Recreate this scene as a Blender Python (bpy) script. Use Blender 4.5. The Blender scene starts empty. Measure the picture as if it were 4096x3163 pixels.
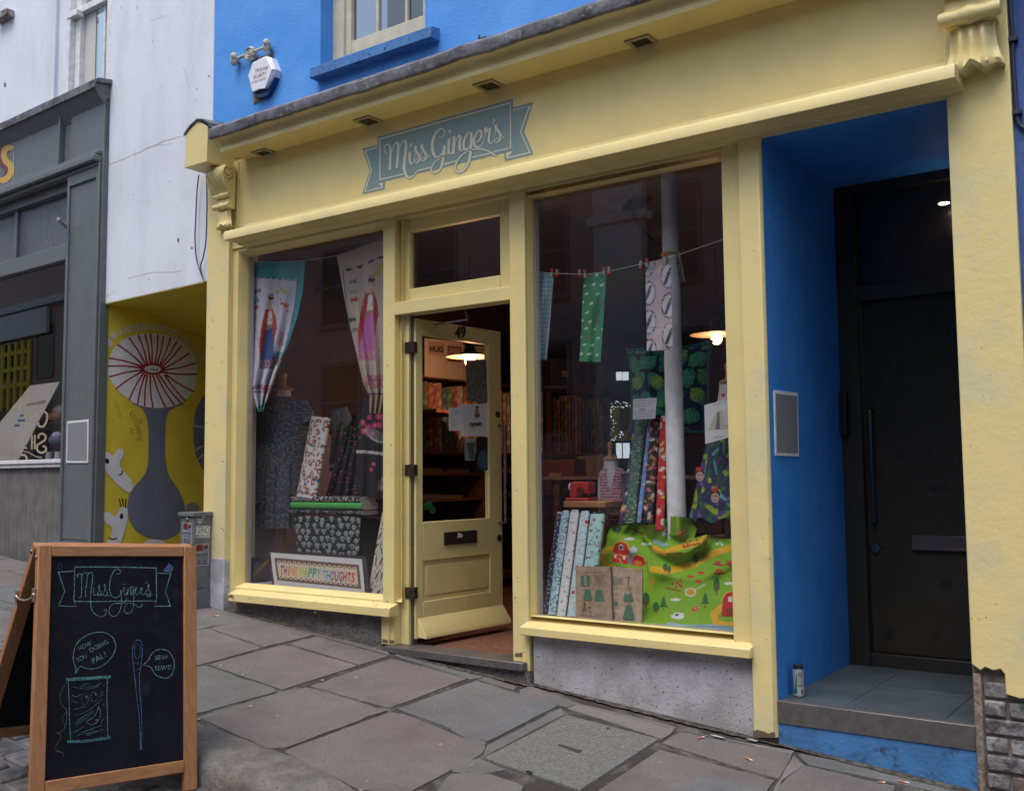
import bpy, math, random
import numpy as np
from mathutils import Vector
C=bpy.context.scene.collection
sc=bpy.context.scene
rad=math.radians
random.seed(4)

# ---------------------------------------------------------------- camera
FPX=4016.0; CX,CY=2048.0,1581.5
CAM=Vector((0,-4.8,1.6))
_y,_p,_r=rad(35.752),rad(4.499),rad(-0.536)
FW=Vector((-math.sin(_y)*math.cos(_p),math.cos(_y)*math.cos(_p),math.sin(_p)))
_R0=Vector((math.cos(_y),math.sin(_y),0)); _U0=_R0.cross(FW)
RT=_R0*math.cos(_r)+_U0*math.sin(_r); UP=_U0*math.cos(_r)-_R0*math.sin(_r)
cam=bpy.data.cameras.new('camera'); cam.lens=FPX/4096*36; cam.sensor_width=36; cam.sensor_fit='HORIZONTAL'
cam.clip_start=.05; cam.clip_end=500
co=bpy.data.objects.new('camera',cam); C.objects.link(co); sc.camera=co
from mathutils import Matrix
mw=Matrix((RT,UP,-FW)).transposed().to_4x4(); mw.translation=CAM; co.matrix_world=mw

# ---------------------------------------------------------------- light
SUN_EL,SUN_AZ=65,-25           # azimuth from -Y axis towards +X is negative
w=bpy.data.worlds.new('World'); sc.world=w; w.use_nodes=True
nt=w.node_tree; sky=nt.nodes.new('ShaderNodeTexSky'); sky.sky_type='NISHITA'; sky.sun_disc=False
sky.sun_elevation=rad(SUN_EL); sky.sun_rotation=rad(178)
sky.air_density=1.6; sky.dust_density=3.5
bg=nt.nodes['Background']; bg.inputs[1].default_value=.15
nt.links.new(sky.outputs[0],bg.inputs[0])
sl=bpy.data.lights.new('sun','SUN'); sl.energy=1.6; sl.angle=rad(38); sl.color=(1,.985,.965)
so=bpy.data.objects.new('sun',sl); C.objects.link(so)
_d=Vector((math.sin(rad(2))*math.cos(rad(SUN_EL)),-math.cos(rad(2))*math.cos(rad(SUN_EL)),math.sin(rad(SUN_EL))))
so.rotation_euler=_d.to_track_quat('Z','Y').to_euler(); so.location=_d*30
sc.view_settings.view_transform='Standard'; sc.view_settings.look='None'
sc.view_settings.gamma=1; sc.view_settings.exposure=0.40
try: sc.view_settings.use_curve_mapping=False
except Exception: pass

# ---------------------------------------------------------------- picture point -> point in the place
def ray(px,py): return FW*FPX+RT*(px-CX)-UP*(py-CY)
def PN(px,py,o,n):
    d=ray(px,py); return CAM+d*((Vector(o)-CAM).dot(n)/d.dot(n))
def P(px,py,Y=0.): return PN(px,py,(0,Y,0),Vector((0,1,0)))
def PX(px,py,X): return PN(px,py,(X,0,0),Vector((1,0,0)))
def PZ(px,py,Z): return PN(px,py,(0,0,Z),Vector((0,0,1)))
GA,GB,GC=.125,-.085,.04
def gz(x,y): return GA+GB*x+GC*y
GN=Vector((-GB,-GC,1)).normalized()
def PG(px,py,dz=0.): return PN(px,py,(0,0,GA+dz),GN)
def PU(PXa,PYa,Y):   # numpy version of P
    d=[FW[i]*FPX+RT[i]*(PXa-CX)-UP[i]*(PYa-CY) for i in range(3)]
    t=(Y-CAM[1])/d[1]
    return np.stack([CAM[0]+d[0]*t,CAM[1]+d[1]*t,CAM[2]+d[2]*t],-1)

# ---------------------------------------------------------------- colours and materials
def L(r,g=None,b=None):
    if g is None: g=b=r
    f=lambda v:(v/255/12.92 if v/255<=.04045 else ((v/255+.055)/1.055)**2.4)
    return (f(r),f(g),f(b))
MATS={}
def mat(name,c=(.5,.5,.5),c2=None,scale=6,lo=.4,hi=.6,rough=.6,metal=0,bump=0,bscale=60,attr=False,coat=0,stretch=None,c3=None,s3=40,lo3=.6,hi3=.7,emit=None,spec=.5,bdist=.004):
    if name in MATS: return MATS[name]
    m=bpy.data.materials.new(name); m.use_nodes=True; n=m.node_tree; N=n.nodes; B=N['Principled BSDF']
    B.inputs['Roughness'].default_value=rough; B.inputs['Metallic'].default_value=metal
    B.inputs['Specular IOR Level'].default_value=spec
    if coat: B.inputs['Coat Weight'].default_value=coat; B.inputs['Coat Roughness'].default_value=.15
    tc=N.new('ShaderNodeTexCoord'); vec=tc.outputs['Object']
    if stretch:
        mp=N.new('ShaderNodeMapping'); mp.inputs['Scale'].default_value=stretch; n.links.new(vec,mp.inputs[0]); vec=mp.outputs[0]
    def noise(s,detail=6):
        t=N.new('ShaderNodeTexNoise'); t.inputs['Scale'].default_value=s; t.inputs['Detail'].default_value=detail; t.inputs['Roughness'].default_value=.6
        n.links.new(vec,t.inputs['Vector']); return t.outputs[0]
    def ramp(src,a,b):
        r=N.new('ShaderNodeMapRange'); r.inputs[1].default_value=a; r.inputs[2].default_value=b; n.links.new(src,r.inputs[0]); return r.outputs[0]
    def mix(f,a,b):
        x=N.new('ShaderNodeMix'); x.data_type='RGBA'; n.links.new(f,x.inputs[0])
        for i,v in ((6,a),(7,b)):
            if isinstance(v,tuple): x.inputs[i].default_value=(*v,1)
            else: n.links.new(v,x.inputs[i])
        return x.outputs[2]
    cur=tuple(c)
    if attr:
        a=N.new('ShaderNodeAttribute'); a.attribute_name='Col'; cur=a.outputs['Color']
        if c2: 
            mu=N.new('ShaderNodeMix'); mu.data_type='RGBA'; mu.blend_type='MULTIPLY'; n.links.new(ramp(noise(scale),lo,hi),mu.inputs[0]); n.links.new(cur,mu.inputs[6]); mu.inputs[7].default_value=(*c2,1); cur=mu.outputs[2]
    elif c2: cur=mix(ramp(noise(scale),lo,hi),tuple(c),tuple(c2))
    if c3: cur=mix(ramp(noise(s3,3),lo3,hi3),cur,tuple(c3))
    if isinstance(cur,tuple): B.inputs['Base Color'].default_value=(*cur,1)
    else: n.links.new(cur,B.inputs['Base Color'])
    if bump:
        b=N.new('ShaderNodeBump'); b.inputs['Strength'].default_value=bump; b.inputs['Distance'].default_value=bdist
        n.links.new(noise(bscale,5),b.inputs['Height']); n.links.new(b.outputs[0],B.inputs['Normal'])
    if emit:
        B.inputs['Emission Color'].default_value=(*emit[:3],1); B.inputs['Emission Strength'].default_value=emit[3]
    MATS[name]=m; return m
def glass(name,k=1.0,tint=(1,1,1),rough=0.0,extra=.0):
    if name in MATS: return MATS[name]
    m=bpy.data.materials.new(name); m.use_nodes=True; n=m.node_tree; N=n.nodes; N.remove(N['Principled BSDF'])
    t=N.new('ShaderNodeBsdfTransparent'); t.inputs[0].default_value=(*tint,1)
    g=N.new('ShaderNodeBsdfGlossy'); g.inputs['Roughness'].default_value=rough
    f=N.new('ShaderNodeFresnel'); ge=N.new('ShaderNodeNewGeometry'); io=N.new('ShaderNodeMath'); io.operation='MULTIPLY_ADD'
    io.inputs[1].default_value=-.83333; io.inputs[2].default_value=1.5; n.links.new(ge.outputs['Backfacing'],io.inputs[0]); n.links.new(io.outputs[0],f.inputs[0])
    mu=N.new('ShaderNodeMath'); mu.operation='MULTIPLY_ADD'; mu.inputs[1].default_value=k; mu.inputs[2].default_value=extra; mu.use_clamp=True
    n.links.new(f.outputs[0],mu.inputs[0])
    x=N.new('ShaderNodeMixShader'); n.links.new(mu.outputs[0],x.inputs[0]); n.links.new(t.outputs[0],x.inputs[1]); n.links.new(g.outputs[0],x.inputs[2])
    n.links.new(x.outputs[0],N['Material Output'].inputs[0]); MATS[name]=m; return m

YEL=(.71,.585,.25); 
m_yel=mat('yellow_paint',YEL,(.61,.51,.245),scale=3,lo=.40,hi=.72,rough=.45,bump=.3,bscale=28,c3=(.36,.30,.18),s3=60,lo3=.70,hi3=.80,bdist=.003)
m_yelwall=mat('yellow_masonry_paint',(.71,.59,.265),(.61,.545,.31),scale=2.2,lo=.5,hi=.62,rough=.6,bump=.5,bscale=14,c3=(.4,.34,.2),s3=60,lo3=.74,hi3=.8,bdist=.006)
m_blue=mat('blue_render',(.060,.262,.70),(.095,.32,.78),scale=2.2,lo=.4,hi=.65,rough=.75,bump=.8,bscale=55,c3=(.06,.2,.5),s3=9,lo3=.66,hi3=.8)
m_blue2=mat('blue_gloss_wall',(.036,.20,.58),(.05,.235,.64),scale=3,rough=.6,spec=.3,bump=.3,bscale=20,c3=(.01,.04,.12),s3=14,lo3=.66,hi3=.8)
m_navy=mat('navy_render',(.04,.085,.26),(.06,.11,.32),scale=10,rough=.8,bump=.8,bscale=40)
m_white=mat('white_render',(.66,.69,.78),(.56,.58,.66),scale=1.6,lo=.45,hi=.7,rough=.8,bump=.55,bscale=22,c3=(.40,.37,.35),s3=5,lo3=.64,hi3=.86,bdist=.006,stretch=(1.6,1.6,.5))
m_riser=mat('rough_painted_render',(.42,.41,.45),(.30,.29,.30),scale=4,lo=.42,hi=.6,rough=.9,bump=1,bscale=90,c3=(.06,.055,.05),s3=70,lo3=.64,hi3=.68)
m_riser2=mat('dark_pebble_render',(.17,.15,.15),(.11,.10,.10),scale=9,rough=.95,bump=1,bscale=110,c3=(.04,.035,.03),s3=80,lo3=.55,hi3=.62)
m_lead=mat('lead',(.19,.185,.21),(.06,.055,.06),scale=9,lo=.42,hi=.66,rough=.55,metal=.25,bump=.7,bscale=18,c3=(.30,.30,.33),s3=24,lo3=.6,hi3=.72,bdist=.01)
m_grey=mat('grey_gloss_paint',(.125,.137,.15),(.11,.12,.13),scale=6,rough=.42,bump=.12,bscale=30,c3=(.34,.34,.34),s3=50,lo3=.76,hi3=.79)
m_dark=mat('near_black_paint',(.012,.012,.010),(.016,.015,.012),scale=7,rough=.5,bump=.1,bscale=30)
m_wood=mat('pine_frame',(.42,.20,.085),(.30,.125,.045),scale=5,lo=.35,hi=.7,rough=.5,stretch=(14,14,1.2),bump=.2,bscale=10)
m_woodh=mat('pine_rail',(.42,.20,.085),(.30,.125,.045),scale=5,lo=.35,hi=.7,rough=.5,stretch=(14,1.2,14),bump=.2,bscale=10)
m_shelf=mat('dark_shelf_wood',(.15,.055,.025),(.09,.03,.012),scale=3,rough=.6,stretch=(1,8,8))
m_slate=mat('alcove_tile',(.065,.082,.095),(.045,.06,.07),scale=5,rough=.5,bump=.3,bscale=30,c3=(.16,.15,.13),s3=90,lo3=.7,hi3=.76)
m_metal=mat('brushed_aluminium',(.20,.185,.185),(.16,.15,.15),scale=30,rough=.42,metal=.7)
m_steel=mat('dull_steel',(.30,.29,.28),(.2,.19,.18),scale=30,rough=.35,metal=.9)
m_bronze=mat('brown_metal',(.045,.032,.028),(.07,.05,.04),scale=30,rough=.4,metal=.5)
m_stone=mat('york_stone',c2=(.68,.68,.70),scale=3.4,lo=.34,hi=.68,rough=.62,bump=.9,bscale=42,attr=True,c3=(.07,.066,.066),s3=95,lo3=.53,hi3=.74,bdist=.008)
m_joint=mat('joint_dirt',(.035,.03,.027),(.14,.13,.12),scale=6,lo=.5,hi=.7,rough=.95,bump=1,bscale=70,c3=(.05,.065,.02),s3=6,lo3=.66,hi3=.74)
m_road=mat('road_stone',(.09,.085,.085),(.06,.058,.06),scale=10,rough=.7,bump=1,bscale=30)
m_paint=mat('printed',attr=True,rough=.75)
m_cloth=mat('printed_cloth',attr=True,rough=.9,bump=.6,bscale=11,bdist=.02)
m_gloss=mat('painted_marks',attr=True,rough=.45)
m_paintw=mat('wall_paint_colours',attr=True,c2=(.9,.88,.85),scale=6,rough=.6,bump=.35,bscale=25)
m_chalk=mat('chalk',attr=True,c2=(.25,.3,.3),scale=160,lo=.42,hi=.56,rough=1)
m_board=mat('blackboard',(.006,.006,.011),(.013,.013,.018),scale=3,lo=.35,hi=.75,rough=.7,spec=.15,c3=(.018,.02,.022),s3=14,lo3=.55,hi3=.8)
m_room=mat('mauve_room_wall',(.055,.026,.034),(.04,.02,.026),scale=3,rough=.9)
m_lilac=mat('lilac_reveal',(.34,.31,.42),rough=.7)
m_whitep=mat('white_gloss',(.72,.72,.74),(.6,.6,.62),scale=20,rough=.45,bump=.2,bscale=60,c3=(.2,.18,.16),s3=30,lo3=.7,hi3=.8)
m_black=mat('black_plastic',(.012,.012,.013),rough=.4)
m_glass=glass('window_glass',2.3)
m_glassd=glass('door_glass',1.0)
m_glasso=glass('sash_glass',1.6,(.45,.45,.5),extra=.12)
m_bulb=mat('bulb',(1,.8,.6),emit=(1,.68,.40,6))
m_spot=mat('spot_lens_and_glint',(1,.9,.7),emit=(1,.85,.6,9))

# ---------------------------------------------------------------- mesh building
def tops(o):
    while o.parent: o=o.parent
    return o
class M:
    def __init__(s): s.v=[];s.f=[];s.fc=[];s.vc={};
    def add(s,vs,fs,col=None):
        b=len(s.v); s.v+= [tuple(p) for p in vs]
        for f in fs: s.f.append(tuple(i+b for i in f)); s.fc.append(col)
        return s
    def hexa(s,p,col=None): # p: 4 bottom ccw, 4 top
        return s.add(p,[(3,2,1,0),(4,5,6,7),(0,1,5,4),(1,2,6,5),(2,3,7,6),(3,0,4,7)],col)
    def box(s,x0,x1,y0,y1,z0,z1,col=None):
        if x0>x1:x0,x1=x1,x0
        if y0>y1:y0,y1=y1,y0
        if z0>z1:z0,z1=z1,z0
        return s.hexa([(x0,y0,z0),(x1,y0,z0),(x1,y1,z0),(x0,y1,z0),(x0,y0,z1),(x1,y0,z1),(x1,y1,z1),(x0,y1,z1)],col)
    def prism(s,poly,vec,col=None):
        n=len(poly); a=[Vector(p) for p in poly]; v=Vector(vec); b=[p+v for p in a]
        return s.add(a+b,[tuple(range(n))[::-1],tuple(range(n,2*n))]+[(i,(i+1)%n,n+(i+1)%n,n+i) for i in range(n)],col)
    def xprof(s,prof,x0,x1,col=None): # prof (y,z)
        return s.prism([(x0,y,z) for y,z in prof],(x1-x0,0,0),col)
    def zprof(s,prof,z0,z1,col=None):
        return s.prism([(x,y,z0) for x,y in prof],(0,0,z1-z0),col)
    def quad(s,a,b,c,d,col=None): return s.add([a,b,c,d],[(0,1,2,3)],col)
    def tube(s,pts,r,n=8,col=None,cap=True):
        pts=[Vector(p) for p in pts]; k=len(pts); rs=r if isinstance(r,(list,tuple)) else [r]*k
        vs=[]; prev=None
        for i,p in enumerate(pts):
            t=(pts[min(i+1,k-1)]-pts[max(i-1,0)]); t=t.normalized() if t.length>1e-9 else Vector((0,0,1))
            if prev is None: u=t.orthogonal().normalized()
            else:
                u=prev-t*prev.dot(t); u=u.normalized() if u.length>1e-6 else t.orthogonal().normalized()
            prev=u; w=t.cross(u)
            for j in range(n):
                a=2*math.pi*j/n; vs.append(p+(u*math.cos(a)+w*math.sin(a))*rs[i])
        fs=[(i*n+j,i*n+(j+1)%n,(i+1)*n+(j+1)%n,(i+1)*n+j) for i in range(k-1) for j in range(n)]
        if cap: fs+=[tuple(range(n))[::-1],tuple(range((k-1)*n,k*n))]
        return s.add(vs,fs,col)
    def lathe(s,c,prof,n=20,axis=(0,0,1),col=None):
        ax=Vector(axis).normalized(); u=ax.orthogonal().normalized(); w=ax.cross(u); c=Vector(c); vs=[]
        for r,h in prof:
            for j in range(n):
                a=2*math.pi*j/n; vs.append(c+ax*h+(u*math.cos(a)+w*math.sin(a))*max(r,1e-5))
        k=len(prof)
        fs=[(i*n+j,i*n+(j+1)%n,(i+1)*n+(j+1)%n,(i+1)*n+j) for i in range(k-1) for j in range(n)]
        fs+=[tuple(range(n))[::-1],tuple(range((k-1)*n,k*n))]
        return s.add(vs,fs,col)
    def ell(s,c,rx,ry,rz,nu=14,nv=8,col=None,fn=None):
        c=Vector(c); vs=[]
        for i in range(nv+1):
            t=math.pi*i/nv
            for j in range(nu):
                a=2*math.pi*j/nu; vs.append(c+Vector((rx*math.sin(t)*math.cos(a),ry*math.sin(t)*math.sin(a),rz*math.cos(t))))
        fs=[(i*nu+j,(i+1)*nu+j,(i+1)*nu+(j+1)%nu,i*nu+(j+1)%nu) for i in range(nv) for j in range(nu)]
        return s.add(vs,fs,col)
    def grid(s,pos,cols=None,keep=None,wrap=False): # pos (nv,nu,3), cols (nv,nu,3)
        nv,nu=pos.shape[:2]; b=len(s.v); s.v+=list(map(tuple,pos.reshape(-1,3).tolist()))
        if cols is not None:
            for i,c in enumerate(cols.reshape(-1,3).tolist()): s.vc[b+i]=c
        for i in range(nv-1):
            for j in range(nu if wrap else nu-1):
                j2=(j+1)%nu
                if keep is not None and not keep[i,j]: continue
                s.f.append((b+i*nu+j,b+i*nu+j2,b+(i+1)*nu+j2,b+(i+1)*nu+j)); s.fc.append(None)
        return s
    def loft(s,rings,n=24,wrap_col=None):
        # rings: (cx,cy,cz,rx,ry)
        pos=np.zeros((len(rings),n,3)); a=np.arange(n)/n*2*math.pi
        for i,(x,y,z,rx,ry) in enumerate(rings):
            pos[i,:,0]=x+rx*np.cos(a); pos[i,:,1]=y+ry*np.sin(a); pos[i,:,2]=z
        cols=None
        if wrap_col: cols=wrap_col(pos)
        return s.grid(pos,cols,wrap=True)
    def build(s,name,m,parent=None,bevel=0,seg=2,smooth=True,ang=38,org=None,solid=0):
        if parent is not None: o0=tops(parent).location
        elif org is not None: o0=Vector(org)
        else:
            a=np.array(s.v); o0=Vector(((a[:,0].min()+a[:,0].max())/2,(a[:,1].min()+a[:,1].max())/2,a[:,2].min()))
        me=bpy.data.meshes.new(name); me.from_pydata([(p[0]-o0[0],p[1]-o0[1],p[2]-o0[2]) for p in s.v],[],s.f)
        me.materials.append(m)
        if any(c is not None for c in s.fc) or s.vc:
            at=me.color_attributes.new('Col','FLOAT_COLOR','CORNER'); buf=[]
            for f,c in zip(s.f,s.fc):
                for i in f:
                    q=c if c is not None else s.vc.get(i,(.5,.5,.5)); buf+= [q[0],q[1],q[2],1.]
            at.data.foreach_set('color',buf)
        me.validate()
        if smooth:
            me.polygons.foreach_set('use_smooth',[True]*len(me.polygons)); me.set_sharp_from_angle(angle=rad(ang))
        o=bpy.data.objects.new(name,me); C.objects.link(o)
        if parent is not None: o.parent=parent
        else: o.location=o0
        if solid: md=o.modifiers.new('s','SOLIDIFY'); md.thickness=solid; md.offset=0
        if bevel: md=o.modifiers.new('b','BEVEL'); md.width=bevel; md.segments=seg; md.limit_method='ANGLE'; md.angle_limit=rad(40)
        return o
def tag(o,label=None,cat=None,group=None,kind=None):
    if label:o['label']=label
    if cat:o['category']=cat
    if group:o['group']=group
    if kind:o['kind']=kind
    return o
def thing(name,label,cat,loc,group=None):
    o=bpy.data.objects.new(name,None); C.objects.link(o); o.location=Vector(loc); o.empty_display_size=.1
    return tag(o,label,cat,group)

# ---------------------------------------------------------------- flat art in a plane
def catmull(pts,k=6,closed=False):
    pts=[Vector((p[0],p[1])) if not hasattr(p,'x') else Vector((p.x,p.y)) for p in pts]
    n=len(pts); out=[]
    if n<3: return pts
    rng=range(n if closed else n-1)
    for i in rng:
        g=lambda j: pts[j%n] if closed else pts[max(0,min(n-1,j))]
        p0,p1,p2,p3=g(i-1),g(i),g(i+1),g(i+2)
        for t in range(k):
            t/=k; out.append(.5*((2*p1)+(p2-p0)*t+(2*p0-5*p1+4*p2-p3)*t*t+(3*p1-p0-3*p2+p3)*t**3))
    if not closed: out.append(pts[-1])
    return out
_tcache={}
def text_tris(s,font_off=0.,shear=0.,space=1.):
    key=(s,font_off,shear,space)
    if key in _tcache: return _tcache[key]
    cu=bpy.data.curves.new('t','FONT'); cu.body=s; cu.size=1; cu.offset=font_off; cu.shear=shear; cu.space_character=space; cu.resolution_u=4
    ob=bpy.data.objects.new('t',cu); C.objects.link(ob)
    dg=bpy.context.evaluated_depsgraph_get(); me=bpy.data.meshes.new_from_object(ob.evaluated_get(dg))
    vs=[(v.co.x,v.co.y) for v in me.vertices]; fs=[tuple(p.vertices) for p in me.polygons]
    bpy.data.objects.remove(ob); bpy.data.curves.remove(cu); bpy.data.meshes.remove(me)
    _tcache[key]=(vs,fs); return vs,fs
class Art:
    """collects coloured shapes; input points are either plane metres or picture points mapped by tf"""
    def __init__(s,tf,n,step=.00035,base=.001,conv=None):
        s.tf=tf; s.n=Vector(n).normalized(); s.step=step; s.off=base; s.m=M(); s.conv=conv
    def _p(s,p):
        if s.conv: p=s.conv(p)
        return s.tf(p[0],p[1])+s.n*s.off
    def poly(s,pts,col,nx=True):
        q=[s._p(p) for p in pts]; s.m.add(q,[tuple(range(len(q)))],col); s.off+=s.step if nx else 0; return s
    def ell(s,cx,cy,rx,ry,col,n=20,rot=0,nx=True):
        c,d=math.cos(rot),math.sin(rot)
        return s.poly([(cx+rx*math.cos(a)*c-ry*math.sin(a)*d,cy+rx*math.cos(a)*d+ry*math.sin(a)*c) for a in [2*math.pi*i/n for i in range(n)]],col,nx)
    def stroke(s,pts,w,col,smooth=0,closed=False,nx=True):
        ws=None
        if isinstance(w,(list,tuple)):
            ws=list(w)
        if smooth:
            k=smooth; n0=len(pts); pts=catmull(pts,k,closed)
            if ws: 
                a=np.interp(np.linspace(0,n0-1,len(pts)),range(n0),ws); ws=list(a)
        pts=[Vector((p[0],p[1])) for p in pts]
        if closed: pts=pts+[pts[0]]
        if ws is None: ws=[w]*len(pts)
        if closed and len(ws)<len(pts): ws=ws+[ws[0]]
        vs=[]
        for i,p in enumerate(pts):
            a=pts[max(i-1,0)]; b=pts[min(i+1,len(pts)-1)]
            if closed and i in (0,len(pts)-1): a,b=pts[-2],pts[1]
            t=b-a; t=t.normalized() if t.length>1e-9 else Vector((1,0)); nn=Vector((-t.y,t.x))
            f=1.
            if 0<i<len(pts)-1 or closed:
                d1=(p-a); 
                if d1.length>1e-9: f=1/max(.5,abs(d1.normalized().dot(t)))
            vs+= [p+nn*ws[i]/2*f,p-nn*ws[i]/2*f]
        q=[s._p(p) for p in vs]
        s.m.add(q,[(2*i,2*i+1,2*i+3,2*i+2) for i in range(len(pts)-1)],col); s.off+=s.step if nx else 0
        return s
    def text(s,t,o,ux,uy,col,bold=0.,shear=0.,space=1.,mirror=False,fit=True):
        """o: baseline start, ux: vector of whole text width, uy: vector of cap height"""
        vs,fs=text_tris(t,bold,shear,space)
        if not vs: return s
        xs=[v[0] for v in vs]; w=max(xs)-min(xs); x0=min(xs); capn=.72
        out=[]
        for x,y in vs:
            a=(x-x0)/w; 
            if mirror:a=1-a
            b=y/capn; out.append(s._p((o[0]+ux[0]*a+uy[0]*b,o[1]+ux[1]*a+uy[1]*b)))
        s.m.add(out,fs,col); s.off+=s.step; return s
    def build(s,name,m,parent,**k): return s.m.build(name,m,parent,smooth=False,**k)

# ---------------------------------------------------------------- numpy painting
def inpoly(X,Y,poly):
    r=np.zeros(X.shape,bool); n=len(poly)
    for i in range(n):
        x1,y1=poly[i][:2]; x2,y2=poly[(i+1)%n][:2]
        if y1==y2: continue
        c=((Y<y1)!=(Y<y2))&(X<(x2-x1)*(Y-y1)/(y2-y1)+x1); r^=c
    return r
def indisc(X,Y,cx,cy,rx,ry=None): ry=ry or rx; return ((X-cx)/rx)**2+((Y-cy)/ry)**2<1
def near(X,Y,pl,w):
    r=np.zeros(X.shape,bool)
    for (x1,y1),(x2,y2) in zip(pl[:-1],pl[1:]):
        dx,dy=x2-x1,y2-y1; l=dx*dx+dy*dy+1e-12
        t=np.clip(((X-x1)*dx+(Y-y1)*dy)/l,0,1); r|=(X-x1-t*dx)**2+(Y-y1-t*dy)**2<w*w
    return r
def hsh(a,b,k=0):
    v=np.sin(a*127.1+b*311.7+k*74.7)*43758.5453; return v-np.floor(v)
def cells(U,V,c,seed=0,jit=.5,stag=True):
    """staggered jittered cells: local coords and random per cell"""
    j=np.floor(V/c); Uo=U+(np.mod(j,2)*.5*c if stag else 0); i=np.floor(Uo/c)
    r1=hsh(i,j,seed); r2=hsh(i,j,seed+1); r3=hsh(i,j,seed+2)
    return (Uo/c-i-.5-(r1-.5)*jit)*c,(V/c-j-.5-(r2-.5)*jit)*c,r3,hsh(i,j,seed+3)
def fill(shape,c): a=np.empty(shape+(3,)); a[...]=c; return a
# ================================================================ the yellow and blue shop building
B=thing('shop_building','yellow timber shopfront under a bright blue rendered upper storey','building',(-3.6,0,gz(-3.6,0)))
ZT=3.957
def bx(name,m,*a,par=B,bevel=.004,**k): 
    return M().box(*a).build(name,m,par,bevel=bevel,**k)
# blue upper wall with window hole
wx0,wx1=P(1282,200).x,P(1700,100).x; wz0=P(1480,235,0).z
XL,XR=-6.275,-.62
m=M()
YW=.0
m.box(XL,wx0,YW,.35,4.05,10); m.box(wx1,XR,YW,.35,4.05,10); m.box(wx0,wx1,YW,.35,4.05,wz0); m.box(wx0,wx1,YW,.35,wz0+1.65,10)
m.build('upper_wall',m_blue,B)
# upper window
fz0=P(1500,225,.12).z
fx0,fx1=P(1330,222,.12).x,P(1700,100,.12).x
wn=M(); T=.12
m_cream=mat('cream_window_paint',(.56,.51,.38),(.48,.44,.34),scale=8,rough=.5,bump=.2,bscale=40,c3=(.3,.27,.2),s3=50,lo3=.7,hi3=.78)
wn.box(fx0-.06,fx0+.115,T,T+.08,wz0-.03,wz0+1.65); wn.box(fx1-.02,fx1+.1,T,T+.08,wz0-.03,wz0+1.65); wn.box(fx0+.115,fx1-.02,T,T+.08,wz0-.03,wz0+.035)
win=wn.build('window_frame',m_cream,B,bevel=.006)
g=M(); gx0,gx1=P(1409,150,.15).x,P(1700,60,.15).x
zb=P(1409,168,.15).z
g.box(gx0-.085,gx0,T+.02,T+.07,wz0+.035,wz0+1.65); g.box(gx0,fx1,T+.02,T+.07,wz0+.035,zb)
for px in (1508,1625):
    x=P(px,80,.15).x; g.box(x-.013,x+.013,T+.03,T+.06,zb,wz0+1.65)
g.box(gx0,fx1,T+.03,T+.06,zb+.55,zb+.58)
g.build('sash',m_cream,win,bevel=.004)
M().quad((gx0,T+.05,zb),(fx1,T+.05,zb),(fx1,T+.05,wz0+1.65),(gx0,T+.05,wz0+1.65)).build('pane',m_glasso,win)
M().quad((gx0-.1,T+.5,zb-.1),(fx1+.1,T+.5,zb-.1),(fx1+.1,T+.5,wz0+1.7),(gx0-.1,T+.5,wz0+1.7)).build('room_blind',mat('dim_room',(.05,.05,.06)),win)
Ys=-.085
sx0,sx1=P(1237,290,Ys).x,P(1724,125,Ys).x; st,sb=P(1480,188,Ys).z,P(1480,232,Ys).z
M().xprof([(Ys,sb),(Ys,st),(.1,st+.035),(.1,sb)],sx0,sx1).build('window_sill',mat('worn_blue_sill',(.06,.20,.48),(.045,.15,.38),rough=.7,bump=1,bscale=30,c3=(.02,.03,.04),s3=22,lo3=.6,hi3=.72),B,bevel=.006)
# fascia board
bx('fascia',m_yel,-6.03,-.985,0,.1,3.30,ZT+.02)
# thin edge bead round the fascia
M().box(-5.985,-5.955,-.012,0.001,3.44,ZT).build('fascia_bead',m_yel,B,bevel=.003)
cor=[(0.0,ZT),(-.228,ZT),(-.228,ZT+.030),(-.218,ZT+.036),(-.222,ZT+.055),(-.245,ZT+.082),(-.275,ZT+.092),(-.285,ZT+.10),(-.285,ZT+.14),(0.0,ZT+.2)]
cx0=P(880,640,-.228).x
M().xprof(cor,cx0,-.60).build('cornice',m_yel,B,bevel=.002)
# lead: wavy drip
n=120; lx=np.linspace(cx0-.04,-.6,n); rr=np.random.RandomState(3)
wob=np.convolve(rr.randn(n),np.ones(5)/5,'same')*.008
pos=np.zeros((5,n,3)); prof=[(-.299,.088),(-.303,.094),(-.302,.155),(-.26,.19),(0.0,.245)]
for i,(y,z) in enumerate(prof):
    pos[i,:,0]=lx; pos[i,:,1]=y+wob*.4*(1 if i<4 else 0); pos[i,:,2]=ZT+z+wob*(1. if i<3 else .5)*(1 if i<4 else 0)
ld=M().grid(pos)
b=len(ld.v); # underside return
pos2=pos[:2].copy(); pos2[0]=pos[0]; pos2[1]=pos[0]; pos2[1,:,1]+=.02; ld.grid(pos2)
ld.build('lead_flashing',m_lead,B,solid=.004)
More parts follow.
